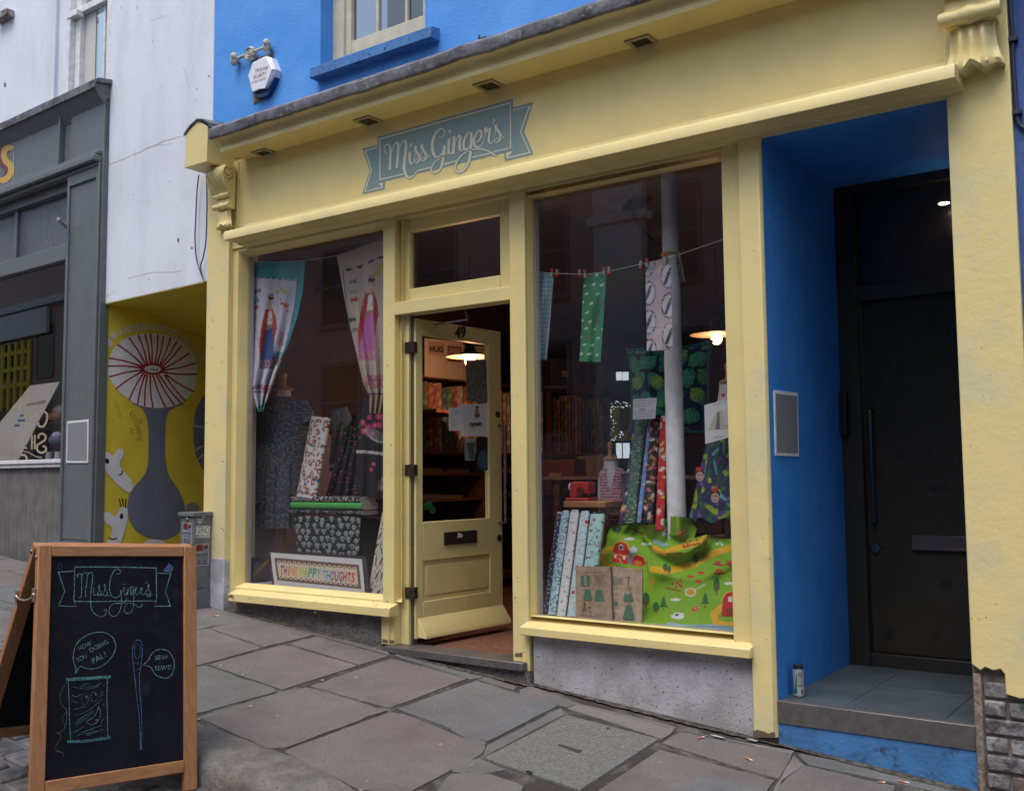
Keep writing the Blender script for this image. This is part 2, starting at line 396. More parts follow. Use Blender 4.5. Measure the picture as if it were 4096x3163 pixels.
# end block of the cornice
bz=P(738,673,-.24).z; bt=P(738,530,-.24).z; bx0,bx1=P(738,673,-.24).x,P(828,647,-.24).x
eb=M(); eb.prism([(bx0,-.24,bz),(bx1,-.24,bz),(bx1,-.24,bt-.01),((bx0*.45+bx1*.55),-.24,bt+.06),(bx0,-.24,bt-.02)],(0,.3,0))
eb.build('cornice_end_block',m_yel,B,bevel=.004)
q=[(bx0-.006,bt-.03),(bx0-.004,bt-.012),(bx0*.75+bx1*.25,bt+.034),(bx0*.45+bx1*.55,bt+.066),(bx0*.2+bx1*.8,bt+.05),(bx1+.02,bt+.005),(bx1+.02,bt-.05)]
ps=np.array([[(x,-.246,z-.016) for x,z in q],[(x,-.247,z+.004) for x,z in q],[(x,.06,z+.045) for x,z in q]]); M().grid(ps).build('end_block_lead',m_lead,B,solid=.003)
# downlights in the soffit
for px,py in ((1063,610),(1474,482),(1958,341),(2570,168)):
    p=PN(px,py,(0,0,ZT),Vector((0,0,1)))
    d=M(); s=.075; x,y=p.x,p.y
    for a in ((-s,s,-s,-s+.022),(-s,s,s-.022,s),(-s,-s+.022,-s+.022,s-.022),(s-.022,s,-s+.022,s-.022)): d.box(x+a[0],x+a[1],y+a[2],y+a[3],ZT-.012,ZT+.002)
    dl=d.build('downlight',mat('light_trim',(.30,.26,.15),rough=.5),B,bevel=.002)
    M().box(x-s+.022,x+s-.022,y-s+.022,y+s-.022,ZT-.004,ZT+.001).build('lens',mat('unlit_lens',(.02,.018,.012),rough=.25),dl)
# lower lip moulding
lx0,lx1=P(893,968,-.2).x,P(3822,345,-.2).x
lip=[(0.0,3.47),(-.012,3.455),(-.018,3.43),(-.05,3.405),(-.19,3.378),(-.2,3.362),(-.2,3.311),(-.075,3.3105),(-.07,3.300),(-.02,3.298),(0.0,3.29)]
M().xprof(lip,lx0,lx1).build('fascia_moulding',m_yel,B,bevel=.002)
# pilasters
px0,px1=P(817,1800,-.03).x,P(904,1800,-.03).x
bx('pilaster',m_yelwall,px0,px1,-.03,.25,P(860,2236,-.03).z,3.91)
plb=M().box(px0-.004,px1+.002,-.036,.2,gz(-6.2,0)-.1,P(860,2236,-.03).z+.008).build('pilaster_foot',mat('stained_white_foot',(.42,.43,.50),(.30,.30,.34),scale=7,rough=.8,bump=.8,bscale=40,c3=(.1,.09,.085),s3=12,lo3=.6,hi3=.8),B,bevel=.006)
mid0,mid1=P(2975,1500,-.025).x,-1.877
M().zprof([(mid0,-.025),(mid1-.012,-.025),(mid1,-.008),(mid1,.0015),(mid0,.0015)],gz(-1.9,0)+.03,3.30).build('pilaster',m_yelwall,B,bevel=.004)
rz0=P(3909,2690,-.03).z
rx1=P(4040,300,-.03).x
za_,zb_3=P(3960,2680,-.03).z,P(4060,2780,-.03).z
rp=M(); rp.prism([(-.985,-.03,za_+.02),(-.95,-.03,za_-.005),(-.93,-.03,za_+.012),(-.90,-.03,za_),(-.87,-.03,za_+.01),(-.855,-.03,za_-.01),(-.855,-.03,zb_3),(-.80,-.03,zb_3-.012),(rx1,-.03,zb_3),(rx1,-.03,4.0),(-.985,-.03,4.0)],(0,.43,0))
rp.build('pilaster',m_yelwall,B,bevel=.004)
# brick under the right pilaster
bm_br=mat('painted_old_brick',attr=True,c2=(.35,.33,.32),scale=22,lo=.45,hi=.6,rough=.85,bump=1,bscale=50,bdist=.008)
rr=random.Random(2); bk=M(); z=gz(-1,0)-.05; row=0
while z<.66:
    x=-.955-(.11 if row%2 else 0)
    while x<-.3:
        xa,xb=max(x,-.945),x+.205
        if xb>xa+.02:
            v=rr.uniform(.10,.32); c=(v,v*.97,v*1.0) if rr.random()<.9 else (.13,.10,.09)
            bk.box(xa,xb,-.012+rr.uniform(-.006,.006),.2,z,z+.064,c)
        x+=.218
    z+=.077; row+=1
bk.build('brick_footing',bm_br,B,bevel=.008,seg=3)
bx('brick_mortar',mat('old_mortar',(.12,.09,.075),(.2,.17,.15),scale=20,rough=1,bump=1,bscale=40),-.99,-.3,.002,.22,-.3,.80)
M().box(-.985,-.952,-.02,.1,gz(-1,0)-.1,.72).build('mortar_edge',mat('crumbled_render',(.16,.12,.10),(.26,.22,.18),scale=30,rough=1,bump=1,bscale=60,bdist=.01),B,bevel=.01)
# window frames --------------------------------------------------
GY=.085
def frame(x0,x1,z0,z1,name,bw=.035,mat_=m_yel):
    """splayed reveals running from face y=.015 back to the glass"""
    f=M(); a=.015; c=GY+.02
    f.prism([(x0-bw,a,z0-bw),(x1+bw,a,z0-bw),(x1,GY,z0),(x0,GY,z0)],(0,0,-.002)) if False else None
    o=[(x0-bw,a,z0-bw),(x1+bw,a,z0-bw),(x1+bw,a,z1+bw),(x0-bw,a,z1+bw)]
    i=[(x0,GY,z0),(x1,GY,z0),(x1,GY,z1),(x0,GY,z1)]
    k=[(x0,c,z0),(x1,c,z0),(x1,c,z1),(x0,c,z1)]
    f.add(o+i+k,[(j,(j+1)%4,4+(j+1)%4,4+j) for j in range(4)]+[(4+j,4+(j+1)%4,8+(j+1)%4,8+j) for j in range(4)])
    return f.build(name,mat_,B)
# left window
gl0,gl1=P(982,2000,GY).x,-4.47
gz0=P(981,2330,GY).z; gz1=P(989,1028,GY).z
frame(gl0,gl1+.1,gz0,gz1,'window_reveal',bw=.028)
bx('window_stile',m_yel,px1-.01,gl0-.028,.015,.11,.74,3.30)
bx('window_head',m_yel,px1-.01,mid0+.02,.0148,.11,gz1+.028,3.299)
bx('mullion',m_yel,-4.492,-4.392,0,.13,.53,3.298)
br=M().xprof([(.0155,.70),(.0155,gz0-.028),(.10,gz0-.028),(.10,.70)],px1,-4.492); br.build('bottom_rail',m_yel,B,bevel=.002)
# sills
def sill(xa,xb,zt,zb2,nm='sill'):
    return M().xprof([(-.07,zb2),(-.07,zt),(.016,zt+.024),(.016,zb2)],xa,xb).build(nm,m_yel,B,bevel=.005)
sill(P(912,2380,-.07).x,P(1556,2450,-.07).x,P(1200,2399,-.07).z,P(1200,2433,-.07).z)
# left window box glass
def pane(x0,x1,z0,z1,y=GY,m_=m_glass,par=B): return M().quad((x0,y,z0),(x1,y,z0),(x1,y,z1),(x0,y,z1)).build('window_pane',m_,par)
pane(gl0,-4.45,gz0,gz1)
# right window
gr0,gr1=P(2113,790,GY).x-.0,-2.10
rz_0=P(2129,2456,GY).z; rz_1=gz1
frame(-3.355+.004,gr1,rz_0,rz_1,'window_reveal',bw=.0)
bx('window_stile',m_yel,gr1,mid0+.01,.0,.11,.70,3.299)
bx('mullion',m_yel,-3.466,-3.355,0,.13,.46,3.2985)
M().xprof([(.012,.68),(.012,rz_0-.035),(GY,rz_0),(.10,rz_0),(.10,.68)],-3.355,gr1).build('bottom_rail',m_yel,B,bevel=.002)
sill(P(2078,2520,-.07).x,P(2999,2600,-.07).x,P(2500,2547,-.07).z,P(2500,2583,-.07).z)
pane(-3.36,gr1+.01,rz_0,rz_1)
# lilac inner linings just behind the glass
M().box(gl0-.06,gl0,GY+.022,GY+.06,gz0-.1,gz1+.05).build('inner_lining',mat('pale_lining',(.42,.42,.48),rough=.5),B)
M().box(-6.258,-6.24,.2,1.35,gz0-.1,1.95).build('lilac_panel',mat('lilac_panel_paint',(.26,.20,.29),rough=.7),B)
M().box(-3.37,-3.347,GY+.022,GY+.055,rz_0-.1,gz1+.05).build('inner_lining',mat('pale_lining'),B)
# transom light above the door
tz0,tz1=P(1577,1261).z,P(1577,1210).z
bx('transom_bar',m_yel,-4.392,-3.466,0.001,.11,tz0,tz1)
fr=M(); fx_a,fx_b=-4.392,-3.466; a0,a1=P(1647,1100,.085).x,P(2009,1000,.085).x; b0,b1=P(1652,1157,.085).z,P(1647,931,.085).z
fr.box(fx_a,a0,.06,.11,tz1,3.29); fr.box(a1,fx_b,.06,.11,tz1,3.29); fr.box(a0,a1,.06,.11,tz1,b0); fr.box(a0,a1,.06,.11,b1,3.29)
fr.build('transom_sash',m_yel,B,bevel=.006)
pane(a0,a1,b0,b1,.09)
bx('transom_head',m_yel,-4.392,-3.466,0.0147,.07,3.272,3.298)
# stall risers
M().box(px1,-4.50,.01,.2,-.1,.70).build('stall_riser',m_riser2,B)
M().box(-3.32,mid0+.0,-.005,.2,-.3,.705).build('stall_riser',m_riser,B,bevel=.006)
# little posts beside the door
a=P(1525,2520,-.012).x; b_=P(1555,2520,-.012).x
bx('door_post',m_yel,a,b_,-.012,.1,P(1540,2575).z,.722)
a=P(2089,2650,-.012).x; b_=P(2119,2650,-.012).x
bx('door_post',m_yel,a,b_,-.012,.1,P(2100,2735).z,.722)
# door lining + threshold
bx('door_lining',m_yel,-4.392,-4.318,.055,.13,.53,tz0)
M().box(-4.318,-4.300,.075,.12,.53,tz0).build('hinge_gap_strip',mat('tarnished_strip',(.12,.10,.11),rough=.4,metal=.6),B)
bx('door_lining',m_yel,-3.50,-3.464,.06,.14,.53,tz0)
zt=P(1577,2580).z
th=M(); th.box(P(1533,2590,-.06).x,P(2090,2650,-.06).x,-.06,.13,zt-.045,zt); th.build('threshold',m_metal,B,bevel=.003)
M().box(-4.50,-3.33,-.03,.2,-.2,zt-.045).build('step_riser',m_riser2,B)
# ---------------------------------------------------------------- the alcove
AX0,AX1,AD=-1.877,-.985,1.18
az=P(3115,2800).z; azt=3.29
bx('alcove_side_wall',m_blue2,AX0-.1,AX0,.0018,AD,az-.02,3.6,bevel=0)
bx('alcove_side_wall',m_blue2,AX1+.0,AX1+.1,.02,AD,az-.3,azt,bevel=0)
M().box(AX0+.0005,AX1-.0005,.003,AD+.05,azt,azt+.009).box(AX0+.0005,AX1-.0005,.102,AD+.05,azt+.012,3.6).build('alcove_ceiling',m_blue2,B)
fl=M(); fl.box(AX0,AX1,.0,AD,az-.05,az-.012)
for xa,xb,ya,yb in ((AX0,AX0+.30,.03,AD),(AX0+.303,AX1-.14,.03,.60),(AX0+.303,AX1-.14,.603,AD),(AX1-.137,AX1,.03,AD)): fl.box(xa,xb,ya,yb,az-.012,az-.002)
fl.build('alcove_floor',m_slate,B,bevel=.0015)
M().xprof([(-.012,az-.105),(-.012,az-.002),(-.005,az+.003),(.03,az+.003),(.03,az-.0),(-.004,az-.01),(-.004,az-.105)],AX0+.001,AX1-.001).build('step_nosing',m_metal,B,bevel=.001)
M().box(AX0,AX1,-.006,.03,-.3,az-.104).build('step_riser',mat('scuffed_blue_riser',(.05,.18,.42),(.04,.14,.33),scale=6,rough=.7,bump=.9,bscale=50,c3=(.02,.025,.03),s3=13,lo3=.56,hi3=.75),B,bevel=.003)
# back frame, fanlight and door leaf
bk=M(); y0=AD-.03
dl0=PX(0,0,1) if False else None
fx=P(3470,2000,AD).x
bk.box(AX0,fx,y0-.03,AD+.05,az-.01,azt); bk.box(fx,AX1,y0-.03,AD+.05,P(3600,1195,AD).z,P(3600,1135,AD).z); bk.box(fx,AX1,y0-.03,AD+.05,P(3600,760,AD).z,azt)
bk.box(fx,AX1,y0-.02,AD+.05,az-.01,P(3600,2615,AD).z)
bk.build('back_door_frame',m_dark,B,bevel=.004)
M().box(fx,AX1,AD-.005,AD+.02,P(3600,1135,AD).z,P(3600,760,AD).z).build('fanlight_panel',mat('fanlight_dark',(.015,.014,.013),rough=.25,bump=.3,bscale=8),B)
dr=M().box(fx+.004,AX1,AD-.012,AD+.03,P(3600,2612,AD).z,P(3600,1198,AD).z).build('grey_door',mat('charcoal_door',(.024,.022,.0175),(.029,.026,.021),scale=3,spec=.2,rough=.55,bump=.1,bscale=20,c3=(.011,.0105,.010),s3=6,lo3=.6,hi3=.7),B,bevel=.003)
h=M(); Yh=AD-.06
p0,p1=P(3478,1632,Yh),P(3490,2095,Yh); h.tube([(p0.x,Yh+.05,p0.z-.02),(p0.x,Yh,p0.z-.02),(p0.x,Yh,p0.z-.05),(p0.x,Yh,p1.z+.05),(p0.x,Yh,p1.z+.02),(p0.x,Yh+.05,p1.z+.02)],.012)
h.build('door_handle',mat('dark_steel_bar',(.12,.12,.14),rough=.25,metal=.9),dr)
c=P(3501,2190,AD-.015); lk=M().lathe(c,[(.001,.012),(.028,.010),(.03,0)],20,(0,-1,0)); lk.box(c.x-.004,c.x+.004,c.y-.014,c.y,c.z-.016,c.z+.01); lk.build('lock',mat('dark_steel_bar'),dr)
a=P(3648,2140,AD-.02); b2=P(3649,2197,AD-.02)
lp=M().box(a.x,-.995,AD-.028,AD-.012,b2.z,a.z); lp.box(a.x,-.995,AD-.036,AD-.012,b2.z,b2.z+.012); lp.build('letter_plate',mat('grey_letter_plate',(.10,.09,.10),rough=.35,metal=.6),dr,bevel=.002)
# intercom on the side wall
i0=PX(3372,1565,AX0+.03); i1=PX(3412,1740,AX0+.03)
ic=M().box(AX0,AX0+.045,i0.y,min(i1.y+.02,AD-.07),i1.z,i0.z); 
for k in range(6): ic.box(AX0+.045,AX0+.052,i0.y+.03,i0.y+.07,i0.z-.08-k*.035,i0.z-.06-k*.035)
ic.build('intercom',m_black,B,bevel=.004)
c=PN(3776,812,(0,0,azt-.01),Vector((0,0,1)))
c=P(3776,814,1.05); 
sp=M().lathe((c.x,c.y,azt-.02),[(.045,0),(.05,.012),(.05,.02)],20); 
sl2=M().ell(P(3776,814,1.05),.030,.02,.007,18,8); o=sl2.build('fanlight_glint',m_spot,B)  # glowing ellipsoid added for a bright reflection in the fanlight, no fitting there
pl=bpy.data.lights.new('alcove_added_light','POINT'); pl.energy=.12; pl.color=(1,.8,.55); pl.shadow_soft_size=.03
po=bpy.data.objects.new('alcove_added_light',pl); C.objects.link(po); po.location=P(3776,850,1.0)  # weak light added beside the glowing spot, not a lamp of the alcove
# pivot note: the ceiling drops behind the fascia
# ---------------------------------------------------------------- shop room shell
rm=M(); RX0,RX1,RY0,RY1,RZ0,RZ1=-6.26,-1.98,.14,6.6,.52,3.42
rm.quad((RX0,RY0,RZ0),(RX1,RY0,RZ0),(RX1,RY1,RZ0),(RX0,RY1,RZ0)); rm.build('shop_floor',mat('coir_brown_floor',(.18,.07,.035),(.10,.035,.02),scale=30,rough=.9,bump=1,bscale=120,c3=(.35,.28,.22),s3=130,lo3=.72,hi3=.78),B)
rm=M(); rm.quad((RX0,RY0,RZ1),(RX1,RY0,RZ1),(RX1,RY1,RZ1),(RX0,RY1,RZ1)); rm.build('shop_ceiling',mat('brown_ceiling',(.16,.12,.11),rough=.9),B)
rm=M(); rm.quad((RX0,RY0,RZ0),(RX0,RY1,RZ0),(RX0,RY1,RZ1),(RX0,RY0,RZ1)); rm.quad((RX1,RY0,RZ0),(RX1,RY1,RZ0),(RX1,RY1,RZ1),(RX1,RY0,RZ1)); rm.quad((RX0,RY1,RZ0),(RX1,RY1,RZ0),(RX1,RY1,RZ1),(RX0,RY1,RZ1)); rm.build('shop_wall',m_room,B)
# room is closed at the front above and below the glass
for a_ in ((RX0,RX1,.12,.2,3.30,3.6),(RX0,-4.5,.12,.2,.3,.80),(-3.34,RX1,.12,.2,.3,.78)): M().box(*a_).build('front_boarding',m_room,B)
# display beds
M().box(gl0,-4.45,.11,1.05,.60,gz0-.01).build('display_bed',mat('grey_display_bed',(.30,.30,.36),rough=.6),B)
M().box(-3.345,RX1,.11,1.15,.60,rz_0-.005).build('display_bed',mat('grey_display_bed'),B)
# ---------------------------------------------------------------- the open door, number 49
HX,HY=-4.285,.085; TH=rad(86); DD=Vector((math.cos(TH),math.sin(TH),0)); DN=Vector((math.sin(TH),-math.cos(TH),0))
HP=Vector((HX,HY,0))
def DP(px,py,off=0.): 
    return PN(px,py,HP+DN*off,DN)
def dsz(px,py,off=0.): p=DP(px,py,off); return ((p-HP).dot(DD),p.z)
s_r=dsz(2006,1700)[0]; zt_=dsz(1660,1272)[1]; zb_=dsz(1700,2555)[1]; zb_=.565
def dbox(mm,s0,s1,z0,z1,d0,d1,col=None):
    pts=[]
    for z in (z0,z1):
        for s_,d in ((s0,d1),(s1,d1),(s1,d0),(s0,d0)):
            p=HP+DD*s_+DN*d; pts.append((p.x,p.y,z))
    return mm.hexa(pts,col)
s0g,zg1=dsz(1690,1345); s1g,_=dsz(1957,1700); zg1=dsz(1688,1340)[1]; zg0=dsz(1690,2088)[1]
d=M(); t0,t1=-.045,0.
dbox(d,0,s0g,zb_,zt_,t0,t1); dbox(d,s1g,s_r,zb_,zt_,t0,t1); dbox(d,s0g,s1g,zg1,zt_,t0,t1)
pa0,pz1=dsz(1693,2243); pa1,_=dsz(1980,2207); pz0=dsz(1696,2405)[1]
dbox(d,s0g,s1g,pz1,zg0,t0,t1); dbox(d,s0g,s1g,zb_,pz0,t0,t1); 
dbox(d,s0g,s1g,pz0,pz1,t0,-.014)
door=d.build('shop_door',m_yel,B,bevel=.004)
d=M(); dbox(d,pa0+.035,pa1-.035,pz0+.035,pz1-.035,-.014,-.008); d.build('raised_panel',m_yel,door,bevel=.006)
d=M(); q=[HP+DD*a_+DN*-.02 for a_ in (s0g,s1g)]
d.quad((q[0].x,q[0].y,zg0),(q[1].x,q[1].y,zg0),(q[1].x,q[1].y,zg1),(q[0].x,q[0].y,zg1)); d.build('door_glass',m_glassd,door)
# weather bar
wz=dsz(1668,2507)[1]; wl,wz2=dsz(1695,2558,.07)
pr=[HP+DN*0.,HP+DN*.075]
wv=[]
for s_ in (.015,s_r+.0):
    for dd,z in ((0,zb_+.01),(.075,zb_+.005),(.075,zb_+.03),(0,zb_+.13)):
        p=HP+DD*s_+DN*dd; wv.append((p.x,p.y,z))
M().add(wv,[(0,1,2,3),(7,6,5,4),(0,4,5,1),(1,5,6,2),(2,6,7,3),(3,7,4,0)]).build('weather_bar',m_yel,door,bevel=.003)
# letter plate
a_,z1=dsz(1774,2128); b_2,_=dsz(1904,2117); z0=dsz(1776,2180)[1]
d=M(); dbox(d,a_,b_2,z0,z1,0,.012); o=d.build('letter_plate',m_bronze,door,bevel=.003)
ar=Art(lambda px,py:DP(px,py,.014),DN); ar.poly([(1829,2150),(1833,2128),(1852,2138),(1848,2148)],L(200,190,190)); ar.build('torn_sticker',m_gloss,o)
# handle
d=M(); r=.011; o_=.06; A_=dsz(1997,1700,o_); B_=dsz(2004,2092,o_)
sh=s_r-.035; pts=[HP+DD*sh+DN*0,HP+DD*sh+DN*o_,HP+DD*sh+DN*o_,HP+DD*sh+DN*0]; zz=[A_[1],A_[1],B_[1],B_[1]]
d.tube([(p.x,p.y,z) for p,z in zip(pts,zz)],r,10); d.build('door_handle',m_steel,door)
for px,py in ((1990,1657),(1996,2151)):
    c=DP(px,py); M().lathe(c,[(.001,.008),(.022,.008),(.024,0)],18,DN).build('lock',m_bronze,door)
# number 49
ar=Art(lambda px,py:DP(px,py,.002),DN)
ar.text('49',(1819,1351),(44,-1),(1,-45),L(52,44,40),bold=.045); ar.build('house_number',m_gloss,door)
# hinges on the hanging post
for py in (1392,1880,2368):
    z=P(1618,py,.06).z; hh=M().box(-4.345,-4.312,.048,.056,z-.035,z+.035); 
    hh.tube([(-4.306,.052,z-.037),(-4.306,.052,z+.037)],.007,8); hh.box(-4.300,-4.268,.05,.085,z-.035,z+.035); hh.build('hinge',m_bronze,door)
# closer
p=DP(1725,1262); d=M(); d.tube([HP+DD*.15+DN*.02+Vector((0,0,zt_-.03)),HP+DD*.33+DN*.16+Vector((0,0,zt_+.01)),HP+DD*.1+DN*.35+Vector((0,0,zt_+.015))],.008,6); d.build('door_closer',m_steel,door)
# papers on the door glass
def paper(name,label,pts,fn,cat='notice',plane=lambda px,py:DP(px,py,-.016),nrm=DN,th=.001,col=L(225,225,225),group=None,par=None):
    q=[plane(*p) for p in pts]; mm=M().prism(q,-nrm*th,col); 
    c=sum(q,Vector())/len(q)
    if par is None:
        t=thing(name,label,cat,(c.x,c.y,min(p.z for p in q)),group)
    else: t=par
    sh_=mm.build('sheet',m_paint,t)
    if fn:
        ar=Art(plane,nrm,base=.0008); fn(ar); ar.build('print',m_paint,t)
    return t
def f(ar):
    ar.text('open',(1877,1705),(50,-4),(0,-20),L(30,30,30),bold=.04)
    ar.poly([(1897,1655),(1920,1652),(1918,1668),(1900,1670)],L(90,110,100)); ar.poly([(1900,1635),(1912,1633),(1916,1652),(1898,1654)],L(190,140,110)); ar.ell(1907,1628,5,6,L(60,50,50))
paper('open_notice','white paper notice reading open on the inside of the door glass',[(1841,1617),(1961,1613),(1961,1744),(1843,1744)],f)
def f(ar):
    for k in range(9): 
        ww=(20,34,30,16,28,26,30,22,14)[k]; ar.stroke([(1800,1640+k*9.5),(1800+ww,1638+k*9.5)],1.6,L(70,70,80))
paper('hours_note','narrow handwritten note taped left of the open notice',[(1795,1632),(1840,1630),(1840,1722),(1797,1722)],f)
def f(ar):
    rr=random.Random(5)
    for k in range(150):
        x=rr.uniform(1870,1944); y=rr.uniform(1447,1600)
        if 1885<x<1930 and 1500<y<1540: continue
        ar.ell(x,y,3,3,L(*rr.choice([(60,60,58),(90,90,86),(150,150,150)])),6,nx=False)
    ar.off+=.0004
    for k in range(4): ar.stroke([(1892,1508+k*9),(1926,1506+k*9)],2,L(60,60,60))
paper('patterned_poster','grey leaf patterned poster high on the door glass',[(1864,1440),(1945,1440),(1950,1611),(1866,1606)],f,col=L(120,120,115))
def f(ar):
    ar.poly([(1866,1770),(1898,1770),(1896,1840),(1880,1838)],L(60,90,80)); ar.text('EDITE',(1864,1768),(36,0),(0,-12),L(230,230,230))
paper('small_flyer','small dark flyer below the open notice on the door glass',[(1860,1752),(1901,1752),(1899,1842),(1860,1842)],f,col=L(120,135,135))
def f(ar): ar.ell(1932,1840,20,40,L(60,90,110)); ar.stroke([(1952,1770),(1950,1865)],5,L(120,120,120))
paper('sewing_flyer','dark blue flyer with a grey strip at the edge of the door glass',[(1905,1750),(1958,1748),(1957,1880),(1906,1882)],f,col=L(28,32,36))

# ---------------------------------------------------------------- corbels
def corbel(xc,w,ztop,h,y0=-.03):
    m=M(); N=11
    def blob(z,out,ww,sz): # horizontal scroll roll
        rings=[]; 
        for k in range(9):
            t=k/8-.5; rad_=sz*(1.0+.18*math.cos(t*6.28*2))*(1 if abs(t)<.49 else .75)
            rings.append((t*ww,rad_))
        m.lathe((xc,y0-out,z),[(r_,a_) for a_,r_ in rings],14,(1,0,0))
    # upper volute body : S profile extruded, ridged
    prof=[(0,0),(-.15,0),(-.19,-.03),(-.205,-.08),(-.19,-.14),(-.15,-.19),(-.10,-.235),(-.075,-.27),(-.07,-.34),(-.085,-.42),(-.07,-.46),(0,-.46)]
    sc_=h/.66; nx=9
    pos=np.zeros((nx,len(prof),3))
    for i in range(nx):
        t=i/(nx-1)*2-1
        for j,(y,z) in enumerate(prof):
            rd=(1-.10*abs(math.sin(t*math.pi*1.5))) if 0<j<len(prof)-1 else 1
            pos[i,j]=(xc+t*w/2*(1-.12*(-z/.46)),y0+y*sc_*rd,ztop+z*sc_)
    m.grid(pos)
    for i in (0,nx-1): m.add([tuple(p) for p in pos[i]],[tuple(range(len(prof)))])
    # side spiral volutes
    for sgn in (-1,1):
        X=xc+sgn*(w/2+.006)
        sp=[(X,y0-.115*sc_+math.cos(a)*(.078*(1-a/15))*sc_,ztop-.085*sc_+math.sin(a)*(.078*(1-a/15))*sc_) for a in np.arange(-1.2,12,.45)]
        m.tube(sp,.013*sc_,6); m.lathe((X-.012*sgn,y0-.115*sc_,ztop-.085*sc_),[(.025*sc_,0),(.022*sc_,.02),(.001,.024)],12,(sgn,0,0))
        m.tube([(X,y0-.19*sc_,ztop-.10*sc_),(X,y0-.16*sc_,ztop-.2*sc_),(X,y0-.10*sc_,ztop-.27*sc_),(X,y0-.06*sc_,ztop-.3*sc_)],.014*sc_,6)
    blob(ztop-.315*sc_,.09*sc_,w*1.02,.026*sc_); 
    blob(ztop-.43*sc_,.085*sc_,w*1.08,.034*sc_)
    # acanthus foot, fluted and flaring
    nx=25; rows=[(-.45,.055,.80),(-.50,.075,.80),(-.56,.07,.84),(-.61,.08,.95),(-.64,.10,1.06),(-.66,.085,1.10)]
    pos=np.zeros((len(rows)+1,nx,3))
    for i,(z,out,ws) in enumerate(rows+[(-.655,.0,1.0)]):
        for j in range(nx):
            t=j/(nx-1)*2-1
            fl_=.011*math.cos(t*math.pi*4)*(i>0)*(out>0)
            pos[i,j]=(xc+t*w/2*ws,y0-(out*(1-.55*abs(t)**3)+fl_)*sc_,ztop+(z+(.012*math.cos(t*math.pi*2.6)-.0 if i>=4 else 0))*sc_)
    m.grid(pos)
    return m.build('corbel',m_yel,B,ang=50)
zc=P(860,690,-.03).z
corbel(P(868,900,-.13).x,.17,bz-.005,P(868,700,-.1).z-P(868,948,-.05).z)
zc2=P(3900,290,-.06).z
corbel(P(3890,200,-.09).x,.235,zc2+.70,.70)
bx('corbel_cap',m_yel,-1.05,-.6,-.24,.05,zc2+.70,zc2+1.0)

# ---------------------------------------------------------------- painted sign on the fascia
def z1(x,y): return (x/4.2167+1440,y/4.2167+380)
def z2(x,y): return (x/4.686+1780,y/4.686+380)
ar=Art(lambda px,py:P(px,py,-.0015),(0,-1,0),step=.00008,base=.0003)
TEAL=(.185,.265,.28); CRM=(.58,.555,.46)
Z1=lambda *p:[z1(*q) for q in p]; Z2=lambda *p:[z2(*q) for q in p]
ar.poly(Z1((298,710))+Z2((1275,72),(1278,1048),(1112,1088))+Z1((318,1482)),TEAL,False)
ar.poly(Z2((1270,237),(1650,135),(1480,690),(1662,1112),(1118,1243),(1112,1085),(1276,1050)),TEAL,False)
ar.poly(Z1((38,910),(298,840),(318,1480),(418,1455),(418,1590),(35,1680),(165,1270)),TEAL)
# cream outlines
ar.stroke(Z1((336,1440),(336,745))+Z2((0,483),(1222,152),(1230,990),(905,1068)),[4.6]*6,CRM)
ar.stroke(Z2((845,1095),(505,1170)),5,CRM); ar.stroke(Z2((205,1238),(0,1290)),5,CRM); ar.stroke(Z1((1518,1150),(1408,1172)),5,CRM)
ar.stroke(Z1((1190,1222),(970,1278)),5.5,CRM); ar.stroke(Z1((735,1335),(336,1430)),5,CRM)
ar.stroke(Z2((1278,288),(1590,208),(1418,690),(1592,1080),(1158,1185),(1156,1080)),4.6,CRM)
ar.poly(Z2((1150,1080),(1272,1055),(1180,1160),(1155,1190)),CRM)
ar.stroke(Z1((298,880),(88,945),(195,1265),(85,1630),(382,1560),(380,1480)),4.6,CRM)
ar.poly(Z1((305,1498),(392,1478),(390,1560),(378,1550)),CRM)
def sg(Zf,pts,w,halo=False,sm=5):
    q=[Zf(*p) for p in pts]
    k=4.45
    if halo: ar.stroke(q,[v/k+3.2 for v in w] if isinstance(w,list) else w/k+3.2,TEAL,smooth=sm)
    ar.stroke(q,[v/k for v in w] if isinstance(w,list) else w/k,CRM,smooth=sm)
# M
sg(z1,[(458,995),(425,975),(412,920),(430,855),(475,838),(512,880),(518,960),(512,1080),(502,1262)],[16,12,12,14,22,34,38,40,42])
sg(z1,[(522,1000),(545,930),(575,850),(612,808),(645,820),(650,900),(638,1050),(622,1232)],[10,14,14,18,34,42,44,44])
sg(z1,[(655,980),(690,850),(730,775),(765,790),(778,880),(762,1030),(745,1200),(762,1310),(800,1385),(850,1398),(910,1360),(960,1292)],[10,14,16,34,46,48,50,46,40,30,20,16],halo=True)
# i s s
ar.ell(*z1(863,845),4.4,7,CRM); sg(z1,[(842,960),(838,1060),(848,1140),(872,1165),(905,1120),(935,985)],[40,40,36,20,12,10])
sg(z1,[(945,865),(935,905),(965,980),(1008,1050),(995,1110),(950,1145),(925,1110),(975,1065)],[46,44,40,44,36,18,14,14])
sg(z1,[(1015,1060),(1045,960)],12,sm=0)
sg(z1,[(1055,835),(1045,875),(1078,950),(1122,1020),(1108,1080),(1055,1118),(1030,1090),(1080,1045),(1130,1030),(1185,1035)],[46,44,40,44,36,18,14,12,12,20])
